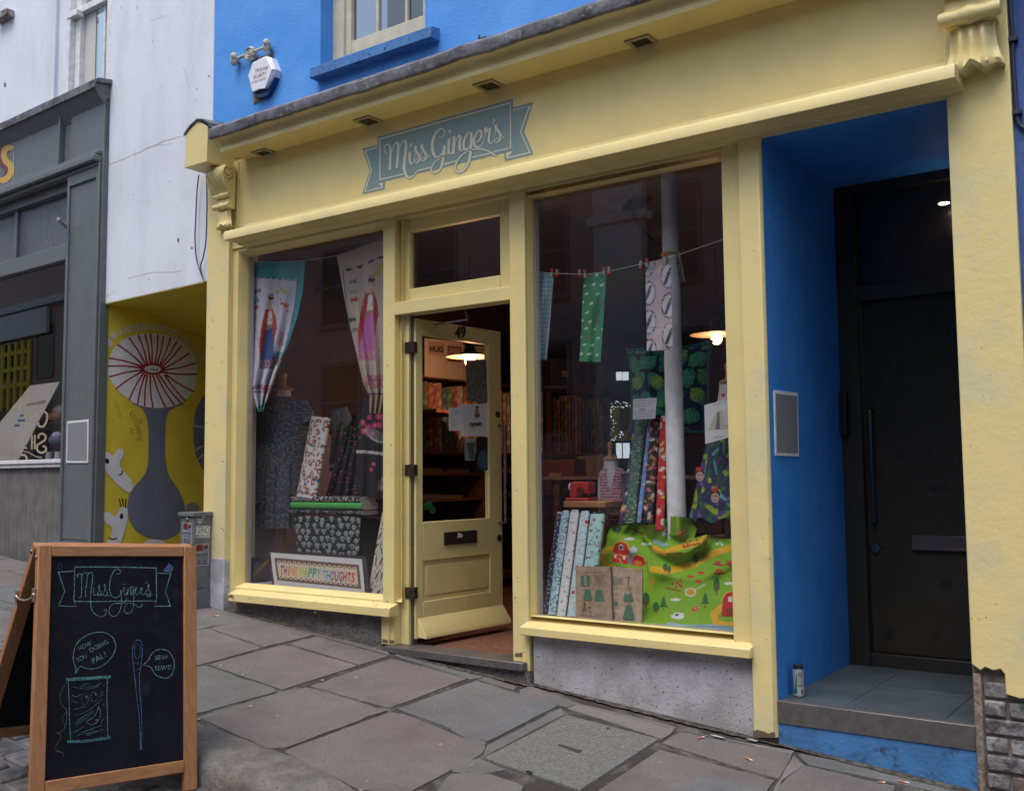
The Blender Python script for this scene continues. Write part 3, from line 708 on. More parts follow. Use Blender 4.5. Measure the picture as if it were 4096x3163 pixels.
# G
sg(z1,[(1330,712),(1380,715),(1425,670),(1428,610),(1395,572),(1335,590),(1265,680),(1225,800),(1225,930),(1260,1030),(1310,1050),(1375,1000),(1410,900)],[14,14,16,18,16,24,40,48,48,40,26,18,12])
sg(z1,[(1430,850),(1420,950),(1405,1070),(1385,1180),(1345,1260),(1280,1310),(1215,1300),(1210,1230),(1260,1140),(1340,1080),(1430,1020),(1490,950)],[44,46,44,40,34,30,26,22,18,16,14,14],halo=True)
# inger's
ar.ell(*z2(92,688),4.2,7.5,CRM)
sg(z2,[(80,820),(72,950),(72,1060),(100,1110),(140,1070),(165,1000)],[44,46,44,22,14,12])
sg(z2,[(175,775),(168,950),(160,1110)],[44,48,48],sm=3)
sg(z2,[(190,960),(220,830),(265,765),(292,800),(280,930),(285,1020),(315,1050),(355,1010)],[14,16,24,40,46,42,20,12])
sg(z2,[(505,715),(450,712),(385,800),(352,920),(365,1010),(410,1025),(460,960),(490,830)],[20,20,34,44,42,28,16,14])
sg(z2,[(505,700),(498,850),(490,1000),(475,1160),(430,1300),(340,1420),(250,1445),(200,1390),(215,1280),(300,1150),(450,1050),(600,1018),(740,1028),(860,1080),(962,1150)],[36,44,46,44,38,34,34,34,28,22,18,20,24,28,26],halo=True)
sg(z2,[(570,900),(640,860),(690,770),(680,680),(640,670),(575,760),(545,870),(570,960),(630,985),(700,930),(750,800),(760,700)],[14,24,36,40,22,30,44,44,26,16,14,14])
ar.ell(*z2(772,660),7.5,12,CRM); sg(z2,[(790,700),(830,640),(870,610)],[16,16,14],sm=0)
sg(z2,[(860,620),(835,740),(828,860),(860,915),(905,870),(935,760),(955,650)],[26,42,40,22,12,12,10])
sg(z2,[(918,445),(925,500),(905,560)],[26,22,10],sm=0)
sg(z2,[(968,560),(960,620),(1010,690),(1050,770),(1030,850),(975,895),(935,880),(960,830),(1040,790),(1122,800)],[48,46,42,48,38,18,14,14,12,18])
ar.build('painted_sign',mat('sign_paint',attr=True,rough=.55),B)
# ================================================================ ground
def sheet_h(x,y): return gz(x,y)
g=M(); xs=[-120,-40,-20,-14]+[-12+i*.5 for i in range(33)]+[6,12,40,120]; ys=[-60,-20,-10,-8,-6,-5,-4,-3,-2.4,-1.9]
pos=np.array([[(x,y,gz(x,min(y,0))-.125) for x in xs] for y in ys+[60]])
for r_ in pos:
    r_[:,2]=np.where(np.abs(r_[:,0])>14,np.clip(r_[:,2],-1.2,1.4),r_[:,2])
pos[-1,:,2]=pos[-2,:,2]-1.5
tag(g.grid(pos).build('road',m_road,org=(0,0,0)),kind='structure')
# setts in the road channel
rr=random.Random(8); s=M()
for iy in range(7):
    y=-2.0-.10-iy*.155; x=-9.5+rr.random()*.1
    while x<0:
        l=rr.uniform(.14,.24); v=rr.uniform(.06,.14)
        if iy>0 or True:
            p=[(x+.006,y-.07,0),(x+l-.008,y-.07,0),(x+l-.008,y+.07,0),(x+.006,y+.07,0)]
            z=[gz(a,b)-.125 for a,b,_ in p]; h=rr.uniform(.005,.02)
            s.hexa([(a,b,q-.05) for (a,b,_),q in zip(p,z)]+[(a+(.008 if k in(0,3) else -.008),b+(.008 if k<2 else -.008),q+h) for k,((a,b,_),q) in enumerate(zip(p,z))],(v,v*.97,v*1.02))
        x+=l
tag(s.build('road_setts',mat('worn_setts',attr=True,c2=(.5,.5,.5),scale=14,rough=.6,bump=1,bscale=24,bdist=.012),bevel=.012,seg=3,org=(0,0,0)),kind='structure')
# pavement : stone flags laid one by one
KY=-1.93
pv=M()
def flag(pts,col,h=.0,gap=.007,thick=.05):
    """pts: list of (x,y) ground positions ccw; irregular edges"""
    c=[sum(p[0] for p in pts)/len(pts),sum(p[1] for p in pts)/len(pts)]
    rr=random.Random(int(abs(c[0]*1000+c[1]*777)))
    out=[]
    for i in range(len(pts)):
        a,b=Vector(pts[i]),Vector(pts[(i+1)%len(pts)]); n=max(1,int((b-a).length/.06))
        for k in range(n):
            p=a+(b-a)*(k/n); d=(Vector(c)-p); d.normalize()
            j=gap*.35+ (rr.uniform(0,.004) if k else rr.uniform(.001,.010))+(.012 if rr.random()<.04 else 0)
            out.append(p+d*j)
    tilt=(rr.uniform(-.004,.004),rr.uniform(-.004,.004))
    top=[]
    for p in out:
        z=gz(p.x,p.y)+h+tilt[0]*(p.x-c[0])+tilt[1]*(p.y-c[1]); top.append((p.x,p.y,z))
    pv.prism([(x,y,z-thick) for x,y,z in top],(0,0,thick),None)
    # recolour
    for k in range(len(top)+2): pv.fc[-1-k]=col
    # sunken lip for bevel look is given by the bevel modifier
RED=(.160,.139,.137); GRY=(.143,.142,.138); BLU=(.138,.143,.150); BUF=(.20,.178,.168)
def zz1(x,y): p=PG(x/1.68+700,y/1.68+2300); return (p.x,p.y)
def zz2(x,y): p=PG(x/.9512+1800,y/.9512+2500); return (p.x,p.y)
def fx(*a): p=PG(*a); return (p.x,p.y)
def F1(col,*pts,**k): flag([zz1(*p) for p in pts][::-1],col,**k)
F1(GRY,(-260,360),(345,236),(490,287),(-140,410))
F1(RED,(225,353),(500,288),(935,400),(602,482))
F1(RED,(-300,445),(218,357),(595,484),(205,590),(-60,655))
F1(RED,(222,597),(730,463),(1238,604),(722,768))
F1(RED,(768,460),(950,408),(1438,540),(1243,600))
F1(GRY,(-420,700),(205,600),(715,770),(140,932),(-200,1030))
F1(RED,(895,742),(1455,558),(1968,692),(1445,890))
F1(RED,(148,948),(738,772),(893,747),(1432,905),(735,1162),(610,1162))
F1(RED,(345,236),(380,200),(700,300),(1000,388),(1420,500),(1445,535),(935,398),(500,285))
F1(GRY,(1470,535),(1520,520),(1800,590),(2110,680),(1990,697))
F1(RED,(718,1178),(1445,915),(1540,925),(2095,1150),(2080,1195),(1540,1475),(1230,1440),(1100,1370))
f2=lambda col,*pts,**k: flag([zz2(*p) for p in pts][::-1],col,**k)
flag([fx(*p) for p in ((1585,2832),(1905,2718),(2236,2820),(1950,2966))][::-1],BLU)
flag([fx(*p) for p in ((1905,2714),(1945,2703),(2075,2745),(2060,2760))][::-1],RED)
flag([fx(*p) for p in ((1945,2975),(2245,2826),(2264,2850),(1926,3024))][::-1],GRY,h=-.004)
f2(BUF,(440,312),(475,300),(862,398),(812,432))
f2(RED,(262,245),(300,228),(470,290),(865,385),(850,402),(480,300),(440,310),(260,265))
f2(RED,(803,445),(870,402),(1310,490),(1255,582),(1100,540))
f2(RED,(540,640),(798,470),(1238,588),(1110,760),(420,760))
f2(BUF,(1100,440),(1320,478),(1305,488),(880,398))
f2(RED,(1262,590),(1345,530),(1700,610),(1640,760),(1120,760))
f2(GRY,(1320,487),(1340,486),(2010,620),(1990,660),(1352,525))
f2(RED,(0,560),(150,562),(290,608),(200,760),(-160,760))
f2(GRY,(0,520),(110,503),(225,548),(90,570),(0,555))
f2(BUF,(1308,492),(1350,528),(1262,588),(1240,640),(1222,640),(1250,584))
f2(GRY,(140,448),(128,470),(0,395),(0,380),(135,440))
# manhole cover
mc=[fx(*p) for p in ((1930,3031),(2268,2857),(2640,2954),(2320,3160))]
pv.prism([(x,y,gz(x,y)-.05) for x,y in mc[::-1]],(0,0,.05-.012),(.1,.1,.1))
# further flags beyond the ones above (left of the board, towards and past the kerb end)
random.seed(9)
def rows(x0,x1,y0,y1,first=.5):
    x=x0
    while x<x1:
        wd=random.uniform(.55,.95); y=y0
        while y<y1-.05:
            hh=min(random.uniform(.5,.8),y1-y); hh=hh if y1-y-hh>.2 else y1-y
            if hh<.03: break
            flag([(x,y),(x+wd,y),(x+wd,y+hh),(x,y+hh)],random.choice([RED,GRY,RED,BLU]),gap=.014); y+=hh
        x+=wd
rows(-14.2,-5.72,-1.62,-.02)
rows(-2.0,9,-1.62,-.60)
rows(-.95,9,-.60,-.02)
pav=pv.build('pavement',m_stone,bevel=.006,seg=3,org=(0,0,0)); tag(pav,kind='structure')
base=M(); X=np.linspace(-14.2,9,60); Yv=np.linspace(-1.7,.0,8)
base.grid(np.array([[(x,y,gz(x,y)-.007) for x in X] for y in Yv])); tag(base.build('pavement_bed',m_joint,org=(0,0,0)),kind='structure')
# kerb: long rounded stones
kb=M(); rr=random.Random(3); x=-14
cuts=[-14,-12.6,-11.3,-10,-8.7,-7.4,-6.2,-5.05,-3.02,-1.9,-.7,.6,2,3.5,5,7,9]
for a,b in zip(cuts[:-1],cuts[1:]):
    n=14; K=[]
    for i in range(n+1):
        x=a+.006+(b-a-.012)*i/n; z=gz(x,-1.75); wv=.012*math.sin(x*3)+rr.uniform(-.004,.004)
        e=.012 if i in(0,n) else 0
        K.append([(x,-1.63,z-.16),(x,-1.63,z-.004),(x,-1.66,z-e),(x,KY+.08+wv,z-.008-e),(x,KY+.035+wv,z-.02-e),(x,KY+wv,z-.05),(x,KY-.006+wv,z-.14),(x,KY-.006+wv,z-.2)])
    kb.grid(np.array(K)); kb.add(K[0],[tuple(range(8))]); kb.add(K[-1],[tuple(range(7,-1,-1))])
tag(kb.build('kerb',mat('kerb_stone',(.16,.145,.135),(.10,.095,.09),scale=9,rough=.65,bump=1,bscale=38,c3=(.05,.045,.04),s3=60,lo3=.55,hi3=.75,bdist=.01),org=(0,0,0),ang=60),kind='structure')
# ragged line of dirt where the walls meet the flags
dm=M(); rr=random.Random(31); top=[];bot=[]
for i in range(330):
    x=-7.6+i*.021; y1=-.002 if x<-4.5 or x>-3.3 else -.03
    wv_=.018+.016*abs(math.sin(x*2.3+1))+rr.uniform(0,.018); bot.append((x,y1-wv_,gz(x,y1-wv_)+.0035)); top.append((x,y1+.01,gz(x,y1)+.012))
dm.grid(np.array([bot,top])); tag(dm.build('wall_foot_dirt',mat('wall_foot_grime',(.03,.026,.022),(.09,.08,.065),scale=30,rough=1,bump=1,bscale=80),org=(0,0,0)),kind='structure')
# manhole cover thing
c=[sum(p[i] for p in mc)/4 for i in (0,1)]
mh=thing('inspection_cover','square speckled concrete inspection cover set among the paving flags','manhole cover',(c[0],c[1],gz(*c)-.012))
sh=[((x-c[0])*.985+c[0],(y-c[1])*.985+c[1]) for x,y in mc[::-1]]
M().prism([(x,y,gz(x,y)-.03) for x,y in sh],(0,0,.032)).build('slab',mat('speckled_concrete',(.155,.158,.15),(.095,.096,.092),scale=75,lo=.42,hi=.58,rough=.9,bump=1,bscale=90,c3=(.30,.29,.25),s3=60,lo3=.68,hi3=.72),mh,bevel=.003)
for a_ in (1,):
    ar=Art(lambda px,py:PG(px,py),GN,base=.0032)
ar.poly([(2228,2981),(2242,2977),(2330,3003),(2318,3014)],L(52,52,55)); ar.build('lifting_plate',m_gloss,mh); ar=Art(lambda px,py:PG(px,py),GN,base=.0032); ar.poly([(2100,3085),(2112,3080),(2134,3088),(2124,3096)],L(40,40,42)); ar.build('key_hole',m_gloss,mh); ar=Art(lambda px,py:PG(px,py),GN,base=.0032); ar.poly([(2424,2910),(2436,2910),(2440,2917),(2428,2917)],L(30,30,30))
ar.build('key_hole',m_gloss,mh)
M().prism([(x,y,gz(x,y)-.006) for x,y in [((x-c[0])*1.012+c[0],(y-c[1])*1.012+c[1]) for x,y in mc[::-1]]],(0,0,.001)).build('rim',mat('rust_rim',(.07,.05,.04),rough=.9),mh)
# chewing gum trodden flat: marks of the pavement
ar=Art(lambda px,py:PG(px,py),GN,base=.0025)
for x,y,r_ in ((308,605,9),(508,880,12),(690,945,9),(990,705,9),(1218,688,10),(1785,1138,13),(1745,878,7),(455,670,9),(1015,765,6),(125,372,5),(1020,1092,8),(725,1333,5),(1250,1443,12),(1995,1278,9),(160,968,10),(2055,683,7),(912,1125,6),(1922,758,4),(2018,1392,4),(1290,1385,8)):
    ar.ell(x/1.68+700,y/1.68+2300,r_/1.68*1.2,r_/1.68*.6,L(135,130,128),9,nx=False)
for x,y,r_ in ((797,522,8),(90,182,6),(118,198,5),(870,60,4)): ar.ell(x/.9512+1800,y/.9512+2500,r_,r_*.5,L(128,124,122),9,nx=False)
tag(ar.build('gum_marks',m_gloss,None,org=(0,0,0)),kind='structure')

# ================================================================ white neighbour and grey shopfront
W=thing('white_building','white rendered house left of the yellow shop with an open passage below','building',(-8,0,gz(-8,0)))
ph=P(415,1217).z; ph2=P(815,1128).z
WX=-7.68
m=M(); m.prism([(WX,0,ph),(XL,0,ph2),(XL,0,10),(WX,0,10)],(0,.3,0))
wl,wr=P(272,150,0).x,WX
ZG=P(455,300,-.2).z
m.box(-14,wl,0,.3,ZG-.02,10); pass
m.box(-14,WX-.02,.32,.6,ZG-.3,ZG+.1)
m.build('upper_wall',m_white,W,bevel=.008)
bx('wall_band',m_white,P(200,200,-.03).x,P(222,200,-.03).x,-.03,.01,5.0,10,par=W,bevel=.01)
# sash window
wf=M(); Yf=.06
xa=P(330,150,Yf).x; xb=P(457,150,.13).x; zm=P(370,35,Yf).z
wf.box(wl,wl+.05,-.012,.12,ZG-.02,10); wf.box(wl+.05,xa,.04,.12,ZG-.02,10)
wf.box(xa-.03,xb+.06,.03,.10,zm-.01,zm+.05); wf.box(wl-.0,xa+.03,-.02,.05,zm-.05,zm+.005)
xm=P(424,150,.09).x; wf.box(xm-.011,xm+.011,.07,.10,ZG-.02,zm)
wfo=wf.build('window_frame',m_whitep,W,bevel=.004)
M().quad((xa,.09,ZG-.02),(xb+.08,.09,ZG-.02),(xb+.08,.09,10),(xa,.09,10)).build('pane',glass('sky_sash_glass',5.0,(.6,.62,.66),extra=.15),wfo)
wf2=M().box(xb+.06,wr+.0-.001,.02,.13,ZG-.02,10).build('frame_stile',m_whitep,wfo)
M().box(xa+.002,P(384,150,.088).x,.084,.089,ZG-.02,zm-.01).build('curtain',mat('grey_curtain',(.5,.5,.5),rough=.9),wfo)
M().quad((xa-.3,.6,4.4),(xb+.5,.6,4.4),(xb+.5,.6,10),(xa-.3,.6,10)).build('room_back',mat('dim_room'),wfo)
# iron stub on the wall top left
d=P(25,50,-.05); M().box(d.x-.2,d.x+.06,-.08,.0,d.z-.05,d.z+.02).build('metal_stub',mat('rusty_stub',(.10,.05,.04),(.3,.3,.32),scale=20,rough=.7),W,bevel=.01)
# flaking patches and cracks on the render
ar=Art(lambda px,py:P(px,py,-.0005),(0,-1,0)); GR=(.16,.14,.13); CR=(.50,.46,.42)
for pts,w_ in (([(432,660),(520,625),(600,590),(660,562),(738,543)],2.2),([(735,270),(748,310),(760,365)],1.6),([(600,85),(690,55)],1.2),([(580,590),(640,580),(700,575)],1),([(485,25),(487,40)],2.5),([(549,22),(551,42)],3),([(610,160),(611,170)],2),([(783,395),(784,415)],2),([(568,805),(600,805)],1),([(510,1115),(600,1090),(690,1088),(740,1080)],1.5),([(420,1190),(470,1160)],1.2)):
    rr=random.Random(int(pts[0][0])); q=[]
    for (a,b),(c_,d_) in zip(pts[:-1],pts[1:]):
        for k in range(6): q.append((a+(c_-a)*k/6+rr.uniform(-2,2),b+(d_-b)*k/6+rr.uniform(-2,2)))
    ar.stroke(q,w_,CR if w_>1.1 else (.4,.38,.36),nx=False)
for x,y,a,b in ((713,961,4.5,10),(768,992,4,5),(788,358,3,3),(836,305,4,3),(20,340,5,11),(597,1118,2,2.5),(680,728,2,2.5),(533,778,1.5,2)): ar.ell(x,y,a,b,GR,8,nx=False)
ar.build('chipped_render',m_paintw,W)
# passage
pg=M(); PXa,PXb=WX,-6.33; gy=lambda x:gz(x,0)
pg.quad((PXa,0,-.2),(PXa,5,-.2),(PXa,5,3.4),(PXa,0,3.4)); 
pg.quad((PXb,.1,-.2),(PXb,5,-.2),(PXb,5,3.4),(PXb,.1,3.4)); pg.quad((PXa,5,-.2),(PXb,5,-.2),(PXb,5,3.4),(PXa,5,3.4))
m_pas=mat('yellow_passage_paint',(.74,.58,.06),(.66,.51,.045),scale=3,rough=.55,bump=.35,bscale=16,c3=(.3,.26,.03),s3=40,lo3=.72,hi3=.8)
pg.add([(PXa,-.003,ph-.006),(PXb,-.003,ph2-.006),(PXb,.42,ph2-.004),(PXa,.30,ph-.004),(PXa,1.75,2.70),(PXb,1.9,2.72)],[(0,1,2,3),(3,2,5,4)])
pg.add([(PXa,1.75,2.70),(PXb,1.9,2.72),(PXb,5,2.72),(PXa,5,2.70)],[(0,1,2,3)])
pg.quad((PXa,0.3,3.4),(PXb,.3,3.4),(PXb,5,3.4),(PXa,5,3.4))
pg.build('passage_wall',m_pas,W)
M().quad((PXa,-.02,gz(-7,0)+.001),(PXb,-.02,gz(-6.3,0)+.001),(PXb,5,gz(-6.3,0)+.1),(PXa,5,gz(-7,0)+.1)).build('passage_floor',m_stone,W)
# mural
q5=lambda x,y:(x/2.811+380,y/2.811+1050)
q6=lambda x,y:(x/2.109,y/2.109+1500)
ar=Art(lambda px,py:PX(px,py,WX+.002),(1,0,0),step=.00008,base=.0004)
WH=(.74,.74,.82); RD=(.34,.012,.025); GB_=(.16,.18,.27); BK=(.01,.01,.012)
Q6=lambda *p:[q6(*a) for a in p]
ar.poly(catmull(Q6((1720,170),(1680,230),(1645,320),(1632,450),(1636,580),(1660,700),(1720,810)),5)+[Vector(q6(1760,810)),Vector(q6(1760,170))],GB_)
for pts in (((1635,425),(1720,440)),((1645,640),(1690,605),(1720,595)),((1665,715),(1720,665))): ar.stroke(Q6(*pts),4,WH,nx=False)
ar.poly(catmull(Q6((1130,235),(1185,270),(1225,330),(1245,400),(1253,500),(1252,640),(1245,760),(1215,840),(1160,910),(1105,980),(1078,1060),(1078,1160),(1105,1250),(1160,1320),(1250,1370),(1350,1387),(1450,1365),(1530,1300),(1562,1200),(1555,1090),(1520,990),(1460,900),(1420,830),(1400,740),(1393,620),(1395,480),(1400,380),(1425,310),(1480,270),(1540,235)),5,True),GB_)
cc=q5(648,1215); 
ar.poly(catmull([q5(*a) for a in ((148,1215),(160,1080),(215,960),(330,860),(480,808),(650,797),(800,815),(950,880),(1070,985),(1140,1110),(1150,1240),(1120,1400),(1040,1520),(920,1600),(780,1632),(620,1628),(470,1590),(330,1500),(220,1390),(165,1300))],5,True),WH)
for e,i in (((258,925),(545,1160)),((385,850),(570,1150)),((487,820),(590,1145)),((562,810),(620,1140)),((623,802),(640,1135)),((706,815),(672,1140)),((768,835),(695,1150)),((848,850),(720,1160)),((915,895),(735,1165)),((968,938),(750,1180)),((1060,1018),(760,1195)),((1128,1132),(765,1210)),((1138,1255),(760,1232)),((1105,1450),(790,1255)),((1012,1552),(780,1260)),((960,1572),(720,1260)),((890,1600),(690,1260)),((790,1622),(650,1262)),((650,1622),(620,1262)),((558,1605),(588,1258)),((480,1585),(565,1250)),((385,1540),(545,1240)),((238,1418),(530,1225)),((165,1285),(525,1210)),((150,1165),(520,1185)),((165,1075),(530,1170))):
    mx=((e[0]+i[0])/2+(i[1]-e[1])*.03,(e[1]+i[1])/2+(e[0]-i[0])*.03)
    ar.stroke([q5(*e),q5(*mx),q5(*i)],[7,6,8],RD,smooth=4,nx=False); ar.ell(*q5(*e),3.6,3.6,RD,8,nx=False)
ar.off+=.0004
ar.ell(*q5(648,1197),62*.8,23,RD,24,rot=.04); ar.ell(*q5(648,1197),33,14.5,WH,24,rot=.04)
ar.text('1984',q5(585,1215),(44,2),(0,-12),(.12,.11,.12))
# motto round the disc
mot='#WANDERLUSTSOCIALCLUB.'
arc=catmull([q5(*a) for a in ((150,950),(230,860),(340,800),(480,765),(620,760),(760,780),(880,830),(1000,920),(1100,1020),(1180,1105),(1200,1150))],8)
Ls=[0]; 
for a,b in zip(arc[:-1],arc[1:]): Ls.append(Ls[-1]+(b-a).length)
def on(s_):
    for k in range(len(arc)-1):
        if Ls[k+1]>=s_: 
            t=(s_-Ls[k])/(Ls[k+1]-Ls[k]+1e-9); d=(arc[k+1]-arc[k]).normalized(); return arc[k]+(arc[k+1]-arc[k])*t,d
    return arc[-1],(arc[-1]-arc[-2]).normalized()
wts=[1.5,1.5,1.2,1.2,1.1,.9,1.,.85,1.,.95,.95,.95,1.,1.,.5,1.05,.8,1.,.8,1.,.95,.35]; tot=sum(wts); s_=0
for ch,wt in zip(mot,wts):
    l=Ls[-1]*wt/tot; p_,d_=on(s_+l*.08); n_=Vector((d_.y,-d_.x)); h_=34 if ch=='#' else 27
    if ch=='.': ar.ell(p_.x,p_.y,2.5,2.5,WH,8); s_+=l; continue
    ww=(l*.82) if ch!='I' else 5
    ar.text(ch,(p_.x,p_.y),(d_.x*ww,d_.y*ww),(n_.x*h_,n_.y*h_),(.66,.66,.72),bold=.05); s_+=l
# two white faces
ar.poly(catmull(Q6((850,700),(862,665),(895,648),(930,665),(945,680),(965,660),(985,630),(1015,618),(1040,635),(1038,680),(1010,730),(1012,770),(1040,810),(1085,860),(1118,905),(1122,950),(1100,985),(1060,978),(1000,930),(950,880),(900,820),(855,760)),4,True),WH)
ar.ell(*q6(902,725),8.5,11,BK,14,rot=-.3); ar.stroke(Q6((1030,805),(1022,835),(998,842)),5,BK,smooth=4)
ar.poly(catmull(Q6((885,1420),(920,1380),(940,1330),(942,1280),(905,1258),(862,1210),(858,1175),(885,1153),(925,1160),(965,1190),(985,1170),(1005,1130),(1035,1112),(1070,1125),(1078,1180),(1065,1260),(1040,1340),(1010,1430),(960,1520),(870,1500)),4,True),WH)
ar.ell(*q6(1023,1190),7,12,BK,14,rot=.1); ar.stroke(Q6((918,1365),(945,1385),(985,1372)),5.5,BK,smooth=4)
for a,b in (((1005,1042),(1018,1108)),((1030,1040),(1040,1105)),((1060,1042),(1057,1120))): ar.stroke(Q6(a,b),4.5,BK,nx=False)
ar.poly(catmull(Q6((1210,1420),(1240,1392),(1300,1383),(1360,1392),(1400,1420),(1410,1500),(1200,1500)),4,True),WH)
ar.ell(*q6(1622,1120),28,22,(.26,.27,.32),18)
# scribbled tags
ar.stroke(Q6((1090,330),(1120,300),(1095,345),(1135,330),(1105,372),(1150,352)),1.3,BK); ar.stroke(Q6((1120,400),(1150,370),(1165,420),(1130,408)),1.3,BK); ar.stroke(Q6((1180,370),(1200,385),(1180,410),(1170,385),(1182,372)),1.3,BK,smooth=3)
ar.stroke(Q6((1130,430),(1175,430),(1140,460),(1180,455),(1150,490),(1190,480),(1165,515),(1160,550),(1200,520),(1178,505)),1.3,BK,smooth=3); ar.stroke(Q6((1090,450),(1130,460),(1095,480),(1135,495)),1.3,BK)
for k in range(3): ar.stroke(Q6((960+k*18,200+k*60),(990+k*14,235+k*50),(965+k*18,255+k*50),(1005+k*14,270+k*50)),.9,(.25,.1,.03))
ar.build('mural',m_paintw,W)
# loose cables beside the yellow pilaster
cb=M()
for pts in (((796,700),(788,765),(782,900),(780,960),(787,1040),(808,1105),(820,1128)),((826,700),(828,820),(824,960),(812,1030),(803,1060),(806,1095),(818,1128))):
    cb.tube([P(x,y,-.03) for x,y in catmull(pts,5)],.005,6)
o=cb.build('loose_cable',m_black,None); tag(o,'two thin black cables hanging down the white wall beside the yellow pilaster','cable')

# grey shopfront, turned slightly from the street line
GS=thing('grey_shopfront','grey painted timber shopfront with large window, far left of the street','shopfront',(-8.6,0,gz(-8.6,0)))
gd=Vector((-1,.04,0)).normalized(); gn=Vector((-.04,-1,0)).normalized(); G0=Vector((-7.67,0,0))
def GP(px,py,off=0.): return PN(px,py,G0+gn*off,gn)
def gs(px,py,off=0.): p=GP(px,py,off); return (p-G0).dot(gd),p.z
def gbox(m,s0,s1,z0,z1,d0,d1,col=None):
    pts=[]
    if s0>s1:s0,s1=s1,s0
    for z in (min(z0,z1),max(z0,z1)):
        for s_,d in ((s1,d1),(s0,d1),(s0,d0),(s1,d0)):
            p=G0+gd*s_+gn*d; pts.append((p.x,p.y,z))
    return m.hexa(pts,col)
pil1=gs(265,1300,.05)[0]; END=14
zcb=gs(393,640,.1)[1]   # lower cornice underside
zco=gs(440,470,.05)[1]
ztop=gs(450,300,.14)[1]
m=M(); gbox(m,.0,pil1,-.1,ztop-.12,-.03,.05); gbox(m,.07,pil1-.03,gs(400,2160)[1],zcb-.13,.05,.056); 
m.build('pillar',m_grey,GS,bevel=.004)
m=M()
for a,b,c_,d_ in ((.02,.07,.2,zcb),(pil1-.035,pil1,.2,zcb)): gbox(m,a,b,c_,d_,.05,.075)
gbox(m,.07,pil1-.035,zcb-.13,zcb-.02,.05,.075); gbox(m,0,pil1+.05,-.1,gs(300,2165)[1],.05,.085)
m.build('pillar_moulding',m_grey,GS,bevel=.006)
m=M(); gbox(m,.02,END,zcb,zcb+.06,0,.13); gbox(m,.02,END,zcb+.06,zcb+.10,0,.10); gbox(m,.04,END,zcb-.035,zcb,0,.09); m.build('lower_cornice',m_grey,GS,bevel=.012,seg=3)
m=M(); gbox(m,0,END,zcb+.1,ztop-.1,-.03,.03); m.build('fascia',m_grey,GS)
m=M(); sA=gs(250,540,.04)[0]; zA,zB=gs(240,460,.04)[1],gs(240,665,.04)[1]
gbox(m,sA,END,zB+.02,zA,.03,.05); gbox(m,sA,END,zB-.03,zB+.02,.03,.085); gbox(m,sA-.02,sA,zB-.03,zA,.03,.08)
sP=m.build('sign_panel',m_grey,GS,bevel=.006)
ar=Art(lambda px,py:GP(px,py,.0515),gn)
S1=[(48,598),(38,590),(22,598),(16,620),(24,645),(42,662),(44,690),(30,712),(8,722),(-4,715)]
ar.stroke([(x-11,y+9) for x,y in S1],[24,26,30,32,34,34,32,30,26,14],(.14,.02,.04),smooth=4); ar.stroke(S1,[20,20,22,24,26,26,24,24,22,14],(.55,.33,.06),smooth=4)
ar.stroke([(54,560),(57,740)],1.5,(.5,.5,.5)); ar.build('sign_letter',m_gloss,sP)
ar=Art(lambda px,py:GP(px,py,.0315),gn)
for x,y,a,b in ((318,500,6,9),(352,532,5,8),(325,598,6,12),(310,505,3,12),(335,630,6,4),(240,480,2,2),(230,560,2,2)): ar.ell(x,y,a,b,(.3,.3,.3),7,nx=False)
ar.stroke([(420,315),(430,340)],4,(.6,.6,.6)); ar.stroke([(282,1000),(330,985),(380,970)],1.6,(.4,.4,.4)); ar.build('peeled_paint',m_gloss,GS)
# top cornice with lead
m=M(); pr=[(0,ztop-.20),(.035,ztop-.19),(.05,ztop-.15),(.11,ztop-.09),(.13,ztop-.05),(.14,ztop-.045),(.14,ztop),(0,ztop+.03)]
m.prism([G0+gd*(-.0)+gn*a+Vector((0,0,b)) for a,b in pr],gd*END); m.build('top_cornice',m_grey,GS,bevel=.003)
m=M(); pr=[(.155,ztop-.045),(.16,ztop+.02),(.13,ztop+.045),(-.02,ztop+.07),(-.02,ztop+.03),(.14,ztop+.005),(.145,ztop-.045)]
m.prism([G0+gd*(-.03)+gn*a+Vector((0,0,b)) for a,b in pr],gd*(END+.03)); m.build('cornice_lead',m_lead,GS,bevel=.004)
# transom lights, rail, big window, sill, boarding
zr1,zr0=gs(150,1020,.0)[1],gs(150,1055,.0)[1]
m=M(); gbox(m,pil1,END,zr0-.03,zr1+.03,-.1,.0); gbox(m,pil1,END,zcb-.12,zcb-.03,-.12,.0)
for px in (70,): a=gs(px,900,-.05)[0]; gbox(m,a-.03,a+.02,zr1,zcb-.1,-.12,-.03)
zs=gs(120,1850,.06)[1]
gbox(m,pil1-.05,END,zcb-.14,zcb+.3,-.22,-.075)
m.build('window_rails',m_grey,GS,bevel=.005)
m=M(); gbox(m,pil1,END,zs-.01,zs+.025,-.12,.06); gbox(m,pil1,END,zs-.045,zs-.012,-.1,.045); m.build('sill',m_whitep,GS,bevel=.004)
m=M(); a=pil1
while a<END: gbox(m,a,a+.072,-.3,zs-.045,-.15,.012); a+=.078
gbox(m,pil1,END,-.3,zs-.045,-.16,.004); m.build('boarding',mat('worn_grey_boards',(.15,.145,.14),(.11,.11,.11),scale=8,rough=.6,bump=.3,bscale=20),GS,bevel=.004)
def gq(s0,s1,z0,z1,d): return [tuple(G0+gd*s_+gn*d+Vector((0,0,z))) for s_,z in ((s1,z0),(s0,z0),(s0,z1),(s1,z1))]
M().quad(*gq(pil1,END,zs,zr0,-.05)).build('window_pane',glass('left_shop_glass',1.9,(.8,.8,.82)),GS)
mo=mat('obscured_glass',(.10,.10,.13),rough=.18,bump=.6,bscale=9,stretch=(4,4,.6),bdist=.02,spec=.9)
